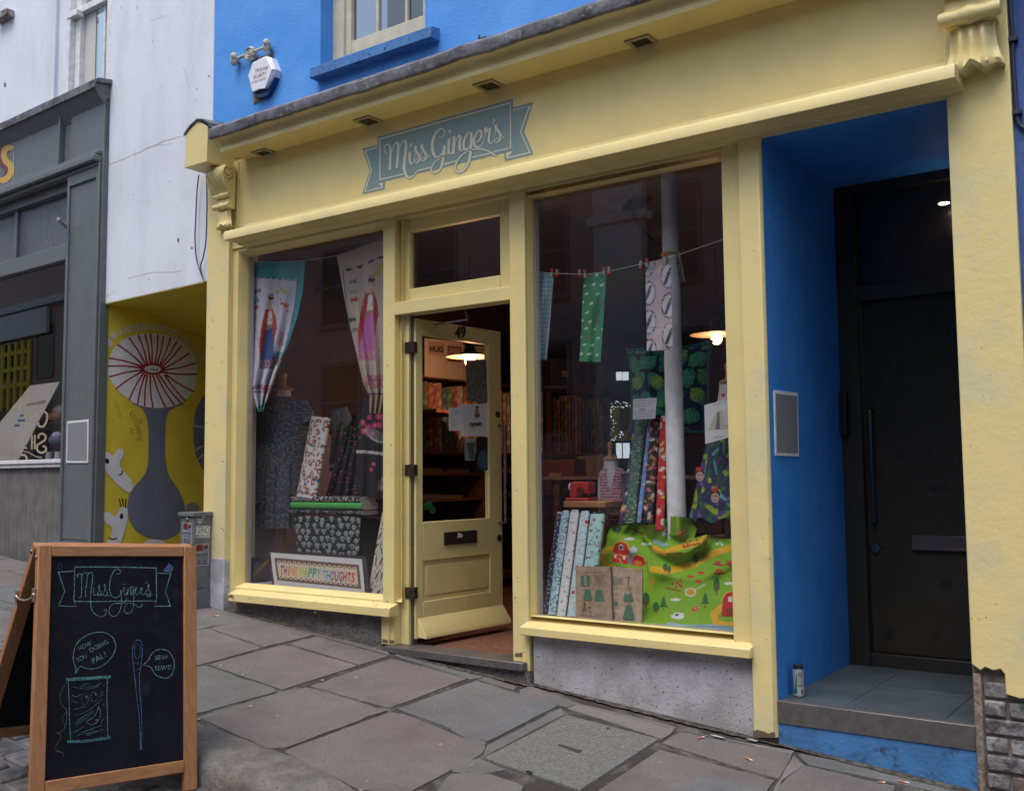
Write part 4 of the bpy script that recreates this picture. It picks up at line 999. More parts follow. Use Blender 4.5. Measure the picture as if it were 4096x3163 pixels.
M().quad(*gq(pil1,END,zr1-.02,zcb+.0,-.06)).build('transom_pane',mo,GS)
m=M(); m.quad(*gq(.12,END,0,4.5,-2.5)); m.quad(*[tuple(G0+gd*.12+gn*d+Vector((0,0,z))) for d,z in ((-.2,0),(-2.5,0),(-2.5,4.5),(-.2,4.5))]); m.quad(*[tuple(G0+gd*s_+gn*d+Vector((0,0,zr0+.02))) for s_,d in ((.12,-.1),(END,-.1),(END,-2.5),(.12,-2.5))]); m.quad(*[tuple(G0+gd*s_+gn*d+Vector((0,0,1.2))) for s_,d in ((.12,-.1),(END,-.1),(END,-2.5),(.12,-2.5))])
m.build('interior',mat('dark_brown_interior',(.05,.025,.022),rough=.9),GS)
m=M(); gbox(m,pil1,END,zs-.3,zs-.015,-.9,-.1); m.build('window_bed',mat('dim_shelf',(.08,.075,.07)),GS)
for px,py in ((120,1131),(190,1113),(257,1093)):
    p=GP(px,py,-.7); M().lathe((p.x,p.y,p.z),[(.001,0),(.035,.002),(.035,.02)],14).build('ceiling_spot',m_spot,GS)
d=M(); p=GP(262,905,.06); p2=GP(233,876,.22); d.tube([p,p2],.015,10); d.lathe(p,[(.022,0),(.022,.03)],10,(p2-p)); o=d.build('wall_peg',mat('white_scuffed',(.5,.5,.5),(.2,.2,.2),scale=40),None); tag(o,'short white peg sticking out of the grey shopfront pillar','peg')
# things in the grey window
pl_=lambda px,py:GP(px,py,-.35)
def f(ar):
    ar.text('SHOP CLASSES!',(105,1625),(76,-14),(3,-12),L(120,50,62),bold=.03)
    for k,(x,y,l) in enumerate(((82,1664,22),(72,1684,30),(60,1704,20))): ar.poly([(x,y-7+0),(x+l,y-8),(x+l-3,y+1),(x-3,y+2)],L(70,100,160))
t=paper('sloping_board','long cream notice board leaning behind the far left shop window',[(120,1542),(238,1527),(68,1848),(-140,1860)],f,cat='board',plane=pl_,nrm=gn,th=.01,col=L(205,198,188))
ar=Art(lambda px,py:GP(px,py,-.046),gn); GO=(.32,.28,.2)
def z7(x,y): return (x/4.2185,y/4.2185+1500)
def z7s(pts,w_,sm=4): ar.stroke([z7(*p) for p in pts],w_,GO,smooth=sm,nx=False)
z7s([(650,1070),(660,1010),(720,985),(770,1030),(760,1090),(690,1140),(630,1190),(640,1280),(710,1310),(775,1270),(770,1210),(720,1200)],8); z7s([(590,1005),(590,1250)],7,0); z7s([(540,1005),(540,1250)],7,0); z7s([(540,1130),(590,1130)],4,0)
z7s([(400,1290),(480,1300),(600,1370),(710,1390)],3); z7s([(350,1350),(420,1350),(455,1410),(430,1470)],7); z7s([(720,600),(790,650),(790,760),(740,860),(660,860),(650,800)],8); z7s([(200,600),(260,560),(210,640),(200,690),(250,700)],7)
z7s([(450,990),(400,1020),(400,1200),(460,1230)],7); z7s([(350,1000),(350,1240)],7,0); z7s([(500,600),(500,740)],7,0); z7s([(420,580),(420,740)],7,0); z7s([(570,600),(620,640),(570,700)],7)
ar.build('window_lettering',mat('gilt_lettering',(.30,.26,.19),rough=.6),GS)
for (px,py,ww) in ((197,1838,30),(232,1838,24)):
    p=GP(px,1846,-.12); r_=.04; tag(M().lathe(p,[(.03,0),(.034,.004),(.029,.09),(.026,.09),(.028,.01)],20).build('white_pot',mat('white_ceramic',(.42,.42,.43),rough=.4)),'small white pot in the grey shop window, '+('left of the pair' if px<210 else 'right of the pair'),'pot','white pots on the grey shop sill')
p=GP(230,1700,-.5); m=M(); q=[GP(165,1705,-.5),GP(245,1690,-.5)]; m.prism([q[0],q[1],q[1]+Vector((0,0,.03)),q[0]+Vector((0,0,.03))],-gn*.25,(.2,.11,.06)); o=m.build('display_shelf',m_paint,None); tag(o,'wooden display shelf inside the grey shop window','shelf')
m=M(); q=GP(215,1660,-.45); m.ell((q.x,q.y,q.z),.13,.05,.05,col=(.45,.22,.06)); m.ell((q.x+.08,q.y,q.z+.05),.10,.04,.05,col=(.45,.40,.33)); o=m.build('rolled_textile',m_paint,None); o.rotation_euler=(0,0,0); tag(o,'orange and cream rolled textile on the shelf of the grey shop','textile')
m=M(); q=GP(222,1760,-.4); m.ell((q.x,q.y,q.z),.10,.05,.055,col=(.10,.13,.2)); m.ell((q.x+.02,q.y,q.z+.04),.07,.04,.04,col=(.35,.36,.42)); o=m.build('folded_cloth',m_paint,None); tag(o,'blue and grey folded cloth low in the grey shop window','cloth')
# framed code plates on the two door posts (plain plates)
def plate(nm,label,tf,n,pts):
    t=thing(nm,label,'plate',sum([tf(*p) for p in pts],Vector())/4)
    q=[tf(*p) for p in pts]; M().prism(q,-n*.006).build('frame',m_whitep,t,bevel=.001)
    c=sum(q,Vector())/4; i_=[c+(p-c)*.9 for p in q]; M().prism([p+n*.0005 for p in i_],n*.0005).build('panel',mat('plate_face',(.22,.22,.24),rough=.4),t)
plate('wall_plate','white framed grey plate on the grey shopfront pillar',lambda x,y:GP(x,y,.063),gn,[(267,1685),(354,1677),(352,1851),(264,1851)])
plate('wall_plate','white framed grey plate on the blue alcove wall',lambda x,y:PX(x,y,AX0+.006),Vector((1,0,0)),[(3097,1560),(3192,1572),(3196,1825),(3103,1822)])

# ================================================================ next building on the right
N_=thing('navy_building','navy blue rendered building at the right edge, beyond the yellow pilaster','building',(2,0,gz(2,0)))
m=M(); 
m.box(rx1-.002,8,.0,.4,-1,.55); m.box(rx1-.002,8,.0,.4,.55,10); m.build('wall',m_navy,N_)
cb=M(); cb.tube([P(x,y,-.012) for x,y in ((4035,-40),(4048,110),(4052,250),(4062,400),(4070,485),(4082,505),(4110,520))],.009,8)
for x,y in ((4052,160),(4068,452)): p=P(x,y,-.01); cb.box(p.x-.015,p.x+.02,-.03,.0,p.z-.01,p.z+.012)
o=cb.build('wall_cable',mat('navy_cable',(.015,.02,.05),rough=.5),None); tag(o,'dark cable clipped down the navy wall at the right edge','cable')

# ================================================================ opposite side of the street (seen in the glass)
O=thing('brick_terrace','long brown brick terrace on the opposite side of the street','building',(-10,-9,gz(-10,-4)))
m_brk=bpy.data.materials.new('terrace_brick'); m_brk.use_nodes=True; n=m_brk.node_tree
tb=n.nodes.new('ShaderNodeTexBrick'); tc=n.nodes.new('ShaderNodeTexCoord'); mp=n.nodes.new('ShaderNodeMapping'); mp.inputs['Rotation'].default_value=(rad(90),0,0)
tb.inputs['Scale'].default_value=4.4; tb.inputs['Color1'].default_value=(.55,.36,.35,1); tb.inputs['Color2'].default_value=(.44,.29,.29,1); tb.inputs['Mortar'].default_value=(.22,.17,.16,1); tb.inputs['Mortar Size'].default_value=.012
n.links.new(tc.outputs['Object'],mp.inputs[0]); n.links.new(mp.outputs[0],tb.inputs[0]); n.links.new(tb.outputs[0],n.nodes['Principled BSDF'].inputs[0])
m=M(); m.box(-75,8,-9.6,-9,-2,6.6)
m.build('wall',m_brk,O)
M().box(-75,-21,-9.62,-9.01,6.62,10.5).build('upper_storey',m_brk,O)
m=M(); m.box(-75,8,-9.6,-8.8,6.6,6.8); m.build('parapet',m_white,O)
def OP(px,py): p=P(px,py,9.); return p.x,p.z
def OG(px,py):
    p=GP(px,py,-.05); d=p-CAM; d=d-gn*2*d.dot(gn); t_=(-8.9-p.y)/d.y; q=p+d*t_; return q.x,q.z
for k in range(15):
    x=-31+k*2.4
    for z in (2.3,4.6):
        wi=M(); wi.box(x-.55,x+.55,-9.02,-8.95,z-.1,z); wi.box(x-.55,x-.48,-9.02,-8.97,z,z+1.5); wi.box(x+.48,x+.55,-9.02,-8.97,z,z+1.5); wi.box(x-.5,x+.5,-9.02,-8.97,z+1.45,z+1.53); wi.box(x-.5,x+.5,-9.0,-8.975,z+.72,z+.77)
        w0=wi.build('window',mat('dull_frames',(.22,.2,.2)),O); M().box(x-.5,x+.5,-9.01,-8.985,z,z+1.5).build('pane',mat('dark_pane',(.02,.02,.03),rough=.05),w0)
# white shop board and yellow windows mirrored in the left-hand glass
xa,za=OG(-60,1370); xb,zb_2=OG(193,1225)
t=M().box(xa,xb,-8.95,-8.85,za-.1,zb_2).build('shop_board',mat('white_board',(.75,.75,.78)),O)
ym=M(); 
for k in range(5):
    x=OG(6+k*26,1500)[0]; ym.box(x-.08,x+.08,-8.96,-8.9,OG(60,1640)[1],OG(60,1370)[1])
for py in (1410,1475,1540): ym.box(OG(0,1500)[0]-1,OG(110,1500)[0],-8.95,-8.92,OG(60,py)[1]-.06,OG(60,py)[1]+.06)
ym.build('yellow_window',mat('yellow_window_frame',(.85,.65,.03)),O)
xc,zc_=OP(2468,780); m=M(); m.box(xc-.45,xc+.45,-9,-8.8,-1,OP(2468,720)[1]); m.box(xc-.55,xc+.55,-9,-8.74,OP(2468,870)[1]-.1,OP(2468,870)[1]+.05); m.lathe((xc,-8.8,zc_),[(.33,0),(.33,.04),(.24,.07),(.2,.03),(.001,.08)],20,(0,1,0)); m.build('carved_pier',mat('pale_stone',(.85,.82,.80),(.65,.62,.62),scale=5),O,bevel=.02)
# ================================================================ chalkboard on the kerb
BR0=PG(791,3155,-.125)
ba=Vector((.1605,.985,-.0632)).normalized(); bv=Vector((-.1515,.0677,.986)); bv=(bv-ba*bv.dot(ba)).normalized(); bn=ba.cross(bv)
BD=thing('a_board_sign','pine framed double chalkboard standing against the kerb with Miss Ginger chalk lettering','a-board',BR0-ba*.35-bn*.2)
def BPt(o,a,v,n,u_,v_,d): return o+a*u_+v*v_+n*d
def bbox(m,o,a,v,n,u0,u1,v0,v1,d0,d1):
    pts=[]
    for vv in (v0,v1):
        for uu,dd in ((u0,d1),(u1,d1),(u1,d0),(u0,d0)): p=BPt(o,a,v,n,uu,vv,dd); pts.append(tuple(p))
    m.hexa(pts)
def panel(o,a,v,n,nm):
    W=.705; H=1.057; s=.055; T=.032
    m=M(); bbox(m,o,a,v,n,-W,-W+s,0,H-.0,-T,0); m2=m
    st=m.build('stile',m_wood,BD,bevel=.004)
    m=M(); bbox(m,o,a,v,n,-s-.006,0,0,H,-T,0); m.build('stile',m_wood,BD,bevel=.004)
    m=M(); bbox(m,o,a,v,n,-W+s+.001,-s-.007,H-.046,H-.001,-T+.001,-.0005); m.build('top_rail',m_woodh,BD,bevel=.004)
    m=M(); bbox(m,o,a,v,n,-W+s+.001,-s-.007,.078,.129,-T+.001,-.0005); m.build('bottom_rail',m_woodh,BD,bevel=.004)
    m=M(); bbox(m,o,a,v,n,-W+s-.005,-s+.003,.12,H-.04,-.022,-.012); return m.build('chalkboard',m_board,BD)
cbd=panel(BR0,ba,bv,bn,'front')
# rear leaf
Th=BR0+bv*1.057-bn*.035
bv2=-(Vector((-.53,.05,-1.)).normalized()); bv2=(bv2-ba*bv2.dot(ba)).normalized(); bn2=ba.cross(bv2)
o2=Th-bv2*1.057
# flip so its outer face looks away
def panel2():
    W=.705; H=1.057; s=.055; T=.032
    for u0,u1,v0,v1,nm,mm in ((-W,-W+s,0.02,H,'stile',m_wood),(-s,0,0.02,H,'stile',m_wood),(-W+s+.001,-s-.001,H-.05,H,'top_rail',m_woodh),(-W+s+.001,-s-.001,.078,.129,'bottom_rail',m_woodh)):
        m=M(); bbox(m,o2,ba,bv2,bn2,u0,u1,v0,v1,-.034,-.002); m.build(nm,mm,BD,bevel=.004)
    m=M(); bbox(m,o2,ba,bv2,bn2,-W+s-.005,-s+.005,.12,H-.04,-.024,-.012); m.build('chalkboard',m_board,BD)
panel2()
# top cap and hardware
m=M(); bbox(m,BR0,ba,bv,bn,-.705,0,1.045,1.0575,-.085,-.034); m.build('hinge_cap',m_woodh,BD,bevel=.004)
m=M(); q1=BPt(BR0,ba,bv,bn,-.712,.855,-.016); q2=BPt(o2,ba,bv2,bn2,-.712,.80,-.018)
md_=(q1+q2)/2-Vector((0,0,.018))
m.tube([q1,q1*.6+md_*.4-Vector((0,0,.006)),md_,q2*.6+md_*.4-Vector((0,0,.004)),q2],.005,8)
for q in (q1,q2): m.box(q.x-.008,q.x+.008,q.y-.004,q.y+.006,q.z-.028,q.z+.028); m.ell(q,.011,.009,.011,10,6)
m.build('hook_stay',mat('brass_hook',(.55,.48,.38),rough=.3,metal=.9),BD,bevel=.001)
for q in (BPt(BR0,ba,bv,bn,-.708,1.01,-.018),BPt(o2,ba,bv2,bn2,-.708,1.02,-.018),BPt(BR0,ba,bv,bn,-.708,.09,-.018)): M().ell(q,.008,.004,.008,8,6).build('screw',m_steel,BD)
ar=Art(lambda px,py:PN(px,py,BR0-bn*.0115,bn),bn,step=.0001,base=.0004)
GN1=(.19,.36,.30); GN2=(.15,.36,.34); BL1=(.11,.17,.36)
def c1(x,y): return (x/4.0444+200,y/4.0444+2230)
def c2(x,y): return (x/3.124+200,y/3.124+2500)
def ch(f,pts,w=2.6,col=GN1,sm=4,closed=False):
    q=[f(*p) for p in pts]; rr=random.Random(int(pts[0][0]*7+pts[0][1])); 
    ar.stroke(q,[w*rr.uniform(.75,1.2) for _ in q] ,col,smooth=sm,closed=closed)
ch(c1,[(390,150),(700,148),(1130,150),(1500,158),(1725,168)],4.2,sm=0); ch(c1,[(400,155),(395,400),(385,700)],2.8,sm=0); ch(c1,[(1718,168),(1718,400),(1725,700)],3.4,sm=0); ch(c1,[(385,702),(720,708),(1130,700),(1730,698)],3.2,sm=0)
ch(c1,[(400,215),(135,230),(238,535),(140,775),(432,788),(385,700)],3,sm=0); ch(c1,[(1730,248),(1950,258),(1868,545),(1945,780),(1685,785),(1720,705)],3,sm=0)
ch(c1,[(450,325),(445,280),(480,258),(510,280),(512,400),(508,560),(495,640),(462,640)],3.2); ch(c1,[(505,300),(540,250),(585,240),(600,285),(590,420),(575,520),(575,640)],3.2); ch(c1,[(600,290),(640,240),(680,245),(688,300),(672,470),(655,620),(655,740),(680,850),(740,920),(830,955),(890,920),(915,860),(885,830),(872,860)],3)
ch(c1,[(712,470),(705,540),(715,600),(760,595),(800,500),(795,440),(785,440),(790,500),(830,570),(810,610),(765,600),(800,590),(850,590),(890,500),(890,430),(875,440),(890,500),(925,570),(905,612),(850,600),(900,610),(975,615)],2.4)
for x,y in ((715,418),(1197,430)): ar.ell(*c1(x,y),2,2,GN1,8)
ch(c1,[(1070,255),(1100,270),(1135,240),(1125,195),(1080,182),(1030,215),(985,320),(960,440),(965,540),(1000,620),(1050,645),(1110,625),(1140,570),(1135,520)],2.8)
ch(c1,[(1140,530),(1150,640),(1150,760),(1125,860),(1075,930),(1010,945),(960,900),(955,830),(1000,755),(1080,735),(1170,740),(1225,710),(1235,645)],2.8)
ch(c1,[(1150,600),(1190,500),(1200,480),(1195,560),(1215,605),(1240,560),(1245,490),(1250,600),(1275,500),(1300,480),(1300,580),(1320,600),(1345,520),(1350,470),(1320,470),(1310,560),(1340,580),(1365,500)],2.2)
ch(c1,[(1355,480),(1352,620),(1350,760),(1320,860),(1260,900),(1210,880),(1205,800),(1250,740),(1320,735),(1380,770),(1450,805),(1485,770),(1480,750)],2.2)
ch(c1,[(1370,560),(1400,500),(1390,470),(1375,520),(1395,595),(1440,570),(1465,500),(1490,490),(1480,580),(1510,600),(1560,540),(1600,450),(1585,440),(1585,500),(1625,570),(1610,625),(1570,615),(1560,590),(1600,590),(1665,605)],2.4); ch(c1,[(1560,380),(1565,400),(1550,420)],3,sm=0)
ch(c1,[(160,65),(185,110),(175,170),(120,182),(130,130),(160,65)],1.6,(.09,.11,.26))
ar.poly([c1(*p) for p in ((1915,80),(2000,155),(1955,240),(1860,240),(1835,195),(1885,140))],(.10,.15,.30)); ch(c1,[(1960,250),(1975,300),(2020,340),(2040,400),(2075,420)],1,(.1,.13,.25))
# speech bubbles, spool, needle
ch(c2,[(310,610),(320,540),(290,440),(292,350),(325,240),(420,145),(560,90),(690,95),(785,160),(818,260),(790,360),(720,450),(620,520),(520,545),(430,530),(370,515),(310,610)],3,sm=6)
ar.text('HOW',c2(365,315),(50,-22),(-6,-17),GN1,bold=.0,shear=.0); ar.text('YOU',c2(340,465),(40,-20),(-8,-17),GN1); ar.text('DOING',c2(505,340),(72,-36),(-8,-17),GN1); ar.text('PAL?',c2(540,480),(54,-30),(-10,-20),GN1)
ch(c2,[(1160,495),(1220,440),(1280,340),(1370,300),(1470,320),(1530,400),(1550,480),(1530,590),(1480,650),(1400,655),(1310,610),(1250,520),(1160,495)],3,sm=6)
ar.text('SEW',c2(1308,430),(52,-2),(0,-18),GN1); ar.text('SEW!!',c2(1308,568),(62,-6),(0,-20),GN1)
for k in range(5): ch(c2,[(195,662+k*8),(400,650+k*8),(755,626+k*8)],1.8,GN2,0)
for k in range(5): ch(c2,[(210,1438+k*7),(440,1432+k*7),(752,1380+k*8)],1.8,(.08,.24,.27),0)
ch(c2,[(222,700),(232,900),(240,1200),(252,1420)],2.6,GN2,3); ch(c2,[(712,665),(705,900),(712,1150),(718,1380)],2.6,GN2,3)
ch(c2,[(215,705),(150,790),(118,900),(140,990),(195,1045),(205,1150),(180,1270),(120,1345),(75,1345),(95,1335),(130,1400),(70,1500),(75,1560),(150,1590),(165,1645)],1,GN2)
ch(c2,[(190,1090),(150,1160),(175,1230)],.8,GN2); 
ar.stroke([c2(428+44*math.cos(t),925+66*math.sin(t)) for t in np.linspace(0,6.28,24)],1.5,(.10,.19,.18)); ar.stroke([c2(545+40*math.cos(t),890+60*math.sin(t)) for t in np.linspace(0,6.28,24)],1.5,(.10,.19,.18)); ar.ell(*c2(445,895),3,4,GN1,10); ar.ell(*c2(560,860),3,4,GN1,10)
ch(c2,[(600,1010),(580,1080),(530,1150),(450,1200),(500,1235),(570,1220),(615,1160),(625,1080),(600,1010)],1.8,GN1); ar.ell(*c2(582,1185),7,6,(.30,.08,.2),12)
for p in (((400,740),(500,728)),((365,760),(520,765),(650,715)),((285,770),(450,795),(600,765)),((650,755),(675,740)),((270,870),(320,890),(385,860)),((275,945),(320,962),(340,955)),((290,1048),(430,1012)),((310,1125),(480,1060),(640,920)),((340,1180),(530,1070)),((300,1225),(410,1155)),((315,1250),(480,1130)),((280,1340),(400,1275)),((370,1345),(640,1245)),((330,1368),(500,1340),(655,1300)),((435,1380),(590,1320)),((610,890),(660,862)),((620,850),(655,825)),((620,1230),(670,1150)),((490,1115),(535,1085)),((650,1000),(668,985))): ch(c2,p,1.3,GN2,3)
ch(c2,[(1120,1550),(1115,1300),(1100,1100),(1070,850),(1045,600),(1022,400),(1020,300),(1045,210),(1090,182),(1130,210),(1145,320),(1130,480),(1108,620),(1115,850),(1130,1050),(1138,1250),(1132,1550)],3,BL1,4)
ar.stroke([c2(1082+38*math.cos(t),322+98*math.sin(t)) for t in np.linspace(0,6.28,28)],1.8,BL1); 
for x in (1058,1092): ar.stroke([c2(x+11*math.cos(t),470+12*math.sin(t)) for t in np.linspace(0,6.28,12)],1.3,BL1)
ch(c2,[(1062,560),(1090,548),(1105,515)],1.6,BL1)
ar.build('chalk_drawing',m_chalk,cbd)

# ================================================================ grey cable box
c0=PG(769,2441); CBW,CBD_=.155,.165
yc=c0.y; xc_=c0.x
ztp=PX(775,2046,xc_).z if False else PN(775,2049,(0,yc,0),Vector((0,1,0))).z
CB=thing('cable_cabinet','small grey galvanised cabinet with stickers beside the yellow pilaster','cabinet',(xc_-CBW/2,yc+CBD_/2,gz(xc_,yc)))
m_galv=mat('galvanised_grey',(.16,.165,.18),(.125,.13,.14),scale=12,rough=.55,metal=.2,bump=.3,bscale=40,c3=(.3,.3,.31),s3=50,lo3=.72,hi3=.78)
# which side: vertical edge nearest the camera is the front right corner
M().box(xc_-CBW,xc_,yc,yc+CBD_,gz(xc_,yc)-.1,ztp-.03).build('body',m_galv,CB,bevel=.004)
M().box(xc_-CBW-.014,xc_+.014,yc-.014,yc+CBD_+.014,ztp-.03,ztp).build('lid',m_galv,CB,bevel=.004)
def zc7(x,y): return (x/3.068+680,y/3.068+1950)
TFa=lambda px,py:PX(px,py,xc_); TFb=lambda px,py:PN(px,py,(0,yc,0),Vector((0,1,0)))
ar=Art(TFa,(1,0,0),base=.0012)
q=[zc7(*p) for p in ((320,472),(490,468),(482,612),(312,612))]; ar.poly(q,(.62,.62,.62))
ar.text('GERNO',zc7(324,565),(50,-1),(0,-29),(.02,.02,.02),bold=.0); ar.text('MCFK.42',zc7(318,605),(51,0),(0,-10),(.02,.02,.02),bold=.01)
def poster(Z,o,w_,h_,sk):
    P4=lambda a,b:(o[0]+w_*a,o[1]+h_*b-sk*a)
    ar.poly([P4(0,0),P4(1,0),P4(1,1),P4(0,1)],(.45,.46,.50)); ar.poly([P4(.04,.02),P4(.96,.02),P4(.96,.97),P4(.04,.97)],(.17,.18,.23)); ar.poly([P4(.06,.04),P4(.55,.04),P4(.55,.32),P4(.06,.32)],(.12,.015,.02)); ar.poly([P4(.55,.05),P4(.85,.06),P4(.7,.2),P4(.55,.18)],(.45,.12,.02)); ar.poly([P4(.6,.14),P4(.92,.1),P4(.95,.25),P4(.8,.2),P4(.7,.3)],(.02,.02,.02))
    ar.text('PRESENT',P4(.06,.42),(w_*.5,-sk*.5),(0,-h_*.05),(.5,.5,.5)); ar.text('MED VERGE',P4(.06,.52),(w_*.88,-sk*.88),(0,-h_*.07),(.03,.03,.03),bold=.01); ar.text('SLIM TRAIN',P4(.25,.64),(w_*.65,-sk*.65),(0,-h_*.05),(.03,.03,.03))
    for k in (0,1): ar.ell(*P4(.25+.4*k,.78),w_*.1,h_*.04,(.05,.05,.06),10)
    for k in range(3): ar.stroke([P4(.1,.88+k*.035),P4(.9,.88+k*.035)],1.,(.05,.05,.06))
poster(None,zc7(310,693),53,88,4.5)
for pts in (((330,378),(335,410),(360,425),(385,408),(392,378)),((345,380),(350,402),(362,405),(370,400),(372,380)),((338,420),(358,432),(380,420))): ar.stroke([zc7(*p) for p in pts],2.2,(.6,.6,.6),smooth=3)
ar.ell(*zc7(402,355),4.5,4,(.6,.6,.6),10)
ar.build('stickers',m_gloss,CB)
ar=Art(TFb,(0,-1,0),base=.0012)
ar.poly([zc7(*p) for p in ((162,312),(270,312),(270,362),(162,358))],(.02,.02,.025)); ar.text('EDIPATHS',zc7(168,350),(31,1),(0,-10),(.5,.5,.5))
poster(None,zc7(160,424),35,86,-3)
ar.build('front_stickers',m_gloss,CB)
p=TFb(*zc7(217,388)); M().lathe(p,[(.001,.012),(.010,.012),(.014,.006),(.016,0)],14,(0,-1,0)).build('lock',m_steel,CB)
M().box(xc_+.0005,xc_+.003,yc+.005,yc+CBD_*.55,PX(*zc7(280,1236),xc_).z-.004,PX(*zc7(280,1236),xc_).z).build('door_seam',m_black,CB)

# ================================================================ alarm box and old iron bracket on the blue wall
def a5(x,y): return (x/6.25+920,y/6.25+150)
AY=-.07
AL=thing('alarm_box','white hexagonal alarm box with blue base and red lettering on the blue wall','alarm',P(*a5(780,1300),0))
o=[P(*a5(*p),AY+.02) for p in ((560,640),(905,465),(1040,510),(1150,800),(1110,960),(930,1270),(720,1295),(560,1390),(450,970))]
i_=[P(*a5(*p),AY-.005) for p in ((585,650),(895,520),(920,540),(1045,800),(1000,930),(870,1270),(725,1290),(560,1360),(475,985))]
b_=[Vector((p.x,0,p.z)) for p in o]
m=M(); n=len(o); m.add(b_+o+i_,[(k,(k+1)%n,n+(k+1)%n,n+k) for k in range(n)]+[(n+k,n+(k+1)%n,2*n+(k+1)%n,2*n+k) for k in range(n)]+[tuple(range(2*n,3*n))])
m.build('cover',mat('white_plastic',(.68,.69,.76),rough=.25),AL,smooth=False)
m=M(); lo=[P(*a5(*p),AY+.03) for p in ((570,1385),(720,1297),(935,1272),(1115,940),(1150,900),(1080,1150),(940,1430),(780,1500),(620,1490))]
m.prism(lo,(0,.05,0)); m.build('base',mat('blue_plastic',(.01,.035,.16),rough=.3),AL)
ar=Art(lambda px,py:P(px,py,AY-.0055),(0,-1,0),base=.0012); RC=(.36,.06,.08)
ar.text('TROLINE',a5(622,895),(52,-16),(1,-15),RC); ar.text('ECURITY',a5(590,1040),(50,-15),(1,-15),RC); ar.text('01303 220330',a5(540,1160),(56,-18),(1,-9),RC)
ar.build('lettering',m_gloss,AL)
m=M(); q=[P(*a5(*p),-.012) for p in ((640,570),(900,450),(1075,390),(1070,560),(1000,480),(930,440))]; m.prism([P(*a5(*p),-.006) for p in ((600,600),(760,480),(1080,385),(1078,560),(1060,1150),(1070,1340),(1010,1480),(760,1600),(590,1670),(570,1380),(560,900))],(0,.004,0))
m.build('mounting_scar',mat('rusty_board',(.13,.08,.04),(.22,.17,.10),scale=25,rough=.95,bump=1,bscale=60),AL,bevel=.002)
WA=thing('iron_wall_bracket','weathered white iron bracket with three round bosses above the alarm box','bracket',P(*a5(480,500),0))
m_iron=mat('flaky_white_iron',(.50,.48,.44),(.14,.12,.10),scale=22,lo=.48,hi=.66,rough=.8,bump=1,bscale=60)
A_=P(*a5(110,560),-.045); B2=P(*a5(920,230),-.045); Cm=P(*a5(485,405),-.05)
M().tube([A_,B2],.012,8).build('bar',m_iron,WA)
M().lathe((Cm.x,0,Cm.z),[(.03,0),(.045,.02),(.055,.035),(.055,.05),(.042,.06),(.035,.05),(.026,.062),(.012,.058),(.001,.07)],22,(0,-1,0)).build('boss',m_iron,WA)
for q in (A_,B2):
    m=M(); m.ell(q,.032,.03,.05,12,8); m.ell(q+Vector((.012,-.01,.02)),.026,.03,.03,12,8); m.box(q.x-.012,q.x+.012,q.y,0,q.z-.012,q.z+.012); m.build('end_boss',m_iron,WA)
m=M(); p=P(1918,142,-.01); m.tube([p,p+Vector((.01,-.02,-.03)),p+Vector((.04,-.03,-.04)),p+Vector((.06,-.01,-.03))],.006,6); tag(m.build('wall_hook',m_bronze,None),'small rusty hook in the blue wall right of the upper window','hook')

# ================================================================ drinks can, cigarette ends
p=PZ(3190,2787,az); r_=.0265
CN=thing('drink_can','slim silver drinks can with a dark top standing on the alcove step','can',(p.x,p.y+.02,az))
c=Vector((p.x,p.y+.02,az-.0015)); h_=.155
def canc(P_):
    a=np.arctan2(P_[...,1]-c.y,P_[...,0]-c.x); z=(P_[...,2]-c.z)/h_; col=fill(z.shape,(.50,.52,.55))
    col[z>.88]=(.015,.018,.02); 
    for k in range(9):
        zz=.80-.055*k; mm=(abs(z-zz)<.012)&(a>-1.3)&(a<-.4-.05*(k%3)); col[mm]=(.10,.10,.12)
    mm=(z>.12)&(z<.26)&(a>-.75)&(a<-.45)&(np.floor(a*60)%2==0); col[mm]=(.04,.04,.04)
    mm=(a<-1.5)&(a>-2.4)&(z<.5+.25*np.sin(a*7))&(z>.12); col[mm]=(.03,.22,.12); return col
zs_=[0,.004]+list(np.linspace(.01,.138,44))+[.142,.149,.152,.155,.153]; rs_=[.019,.0225]+[r_]*44+[r_-.0015,r_-.005,r_-.0045,r_-.003,r_-.006]
m=M().loft([(c.x,c.y,c.z+z,r,r) for z,r in zip(zs_,rs_)],96,canc); m.build('body',mat('can_print',attr=True,rough=.3,metal=.5),CN)
M().lathe((c.x,c.y,c.z+.1515),[(.0205,0),(.0205,.001)],24).build('lid',m_steel,CN); M().box(c.x-.006,c.x+.006,c.y-.012,c.y+.008,c.z+.153,c.z+.155).build('ring_pull',m_steel,CN)
lab=['near the foot of the right-hand sill wall','lying on the flag in front of the alcove step','by the blue step riser, left one of two','by the blue step riser, right one of two','on the far flag beside the grey cabinet']
for k,(x0,y0,x1,y1) in enumerate(((2789,2952,2824,2943),(2978,3027,3013,3041),(3511,3126,3541,3127),(3590,3121,3640,3130),(853,2460,877,2463))):
    a,b=PG(x0,y0,.006),PG(x1,y1,.006); d=(b-a).normalized(); b=a+d*min((b-a).length,.05)
    t=thing('cigarette_end','orange tipped cigarette end '+lab[k],'cigarette end',(a+b)/2-Vector((0,0,.006)),'cigarette ends dropped on the pavement')
    mid=a+(b-a)*.6; M().tube([a,mid],.004,8).build('filter',mat('cork_tip',(.42,.17,.05),rough=.8),t); M().tube([mid,b],.0038,8).build('paper',mat('white_paper',(.55,.53,.5),rough=.9),t)
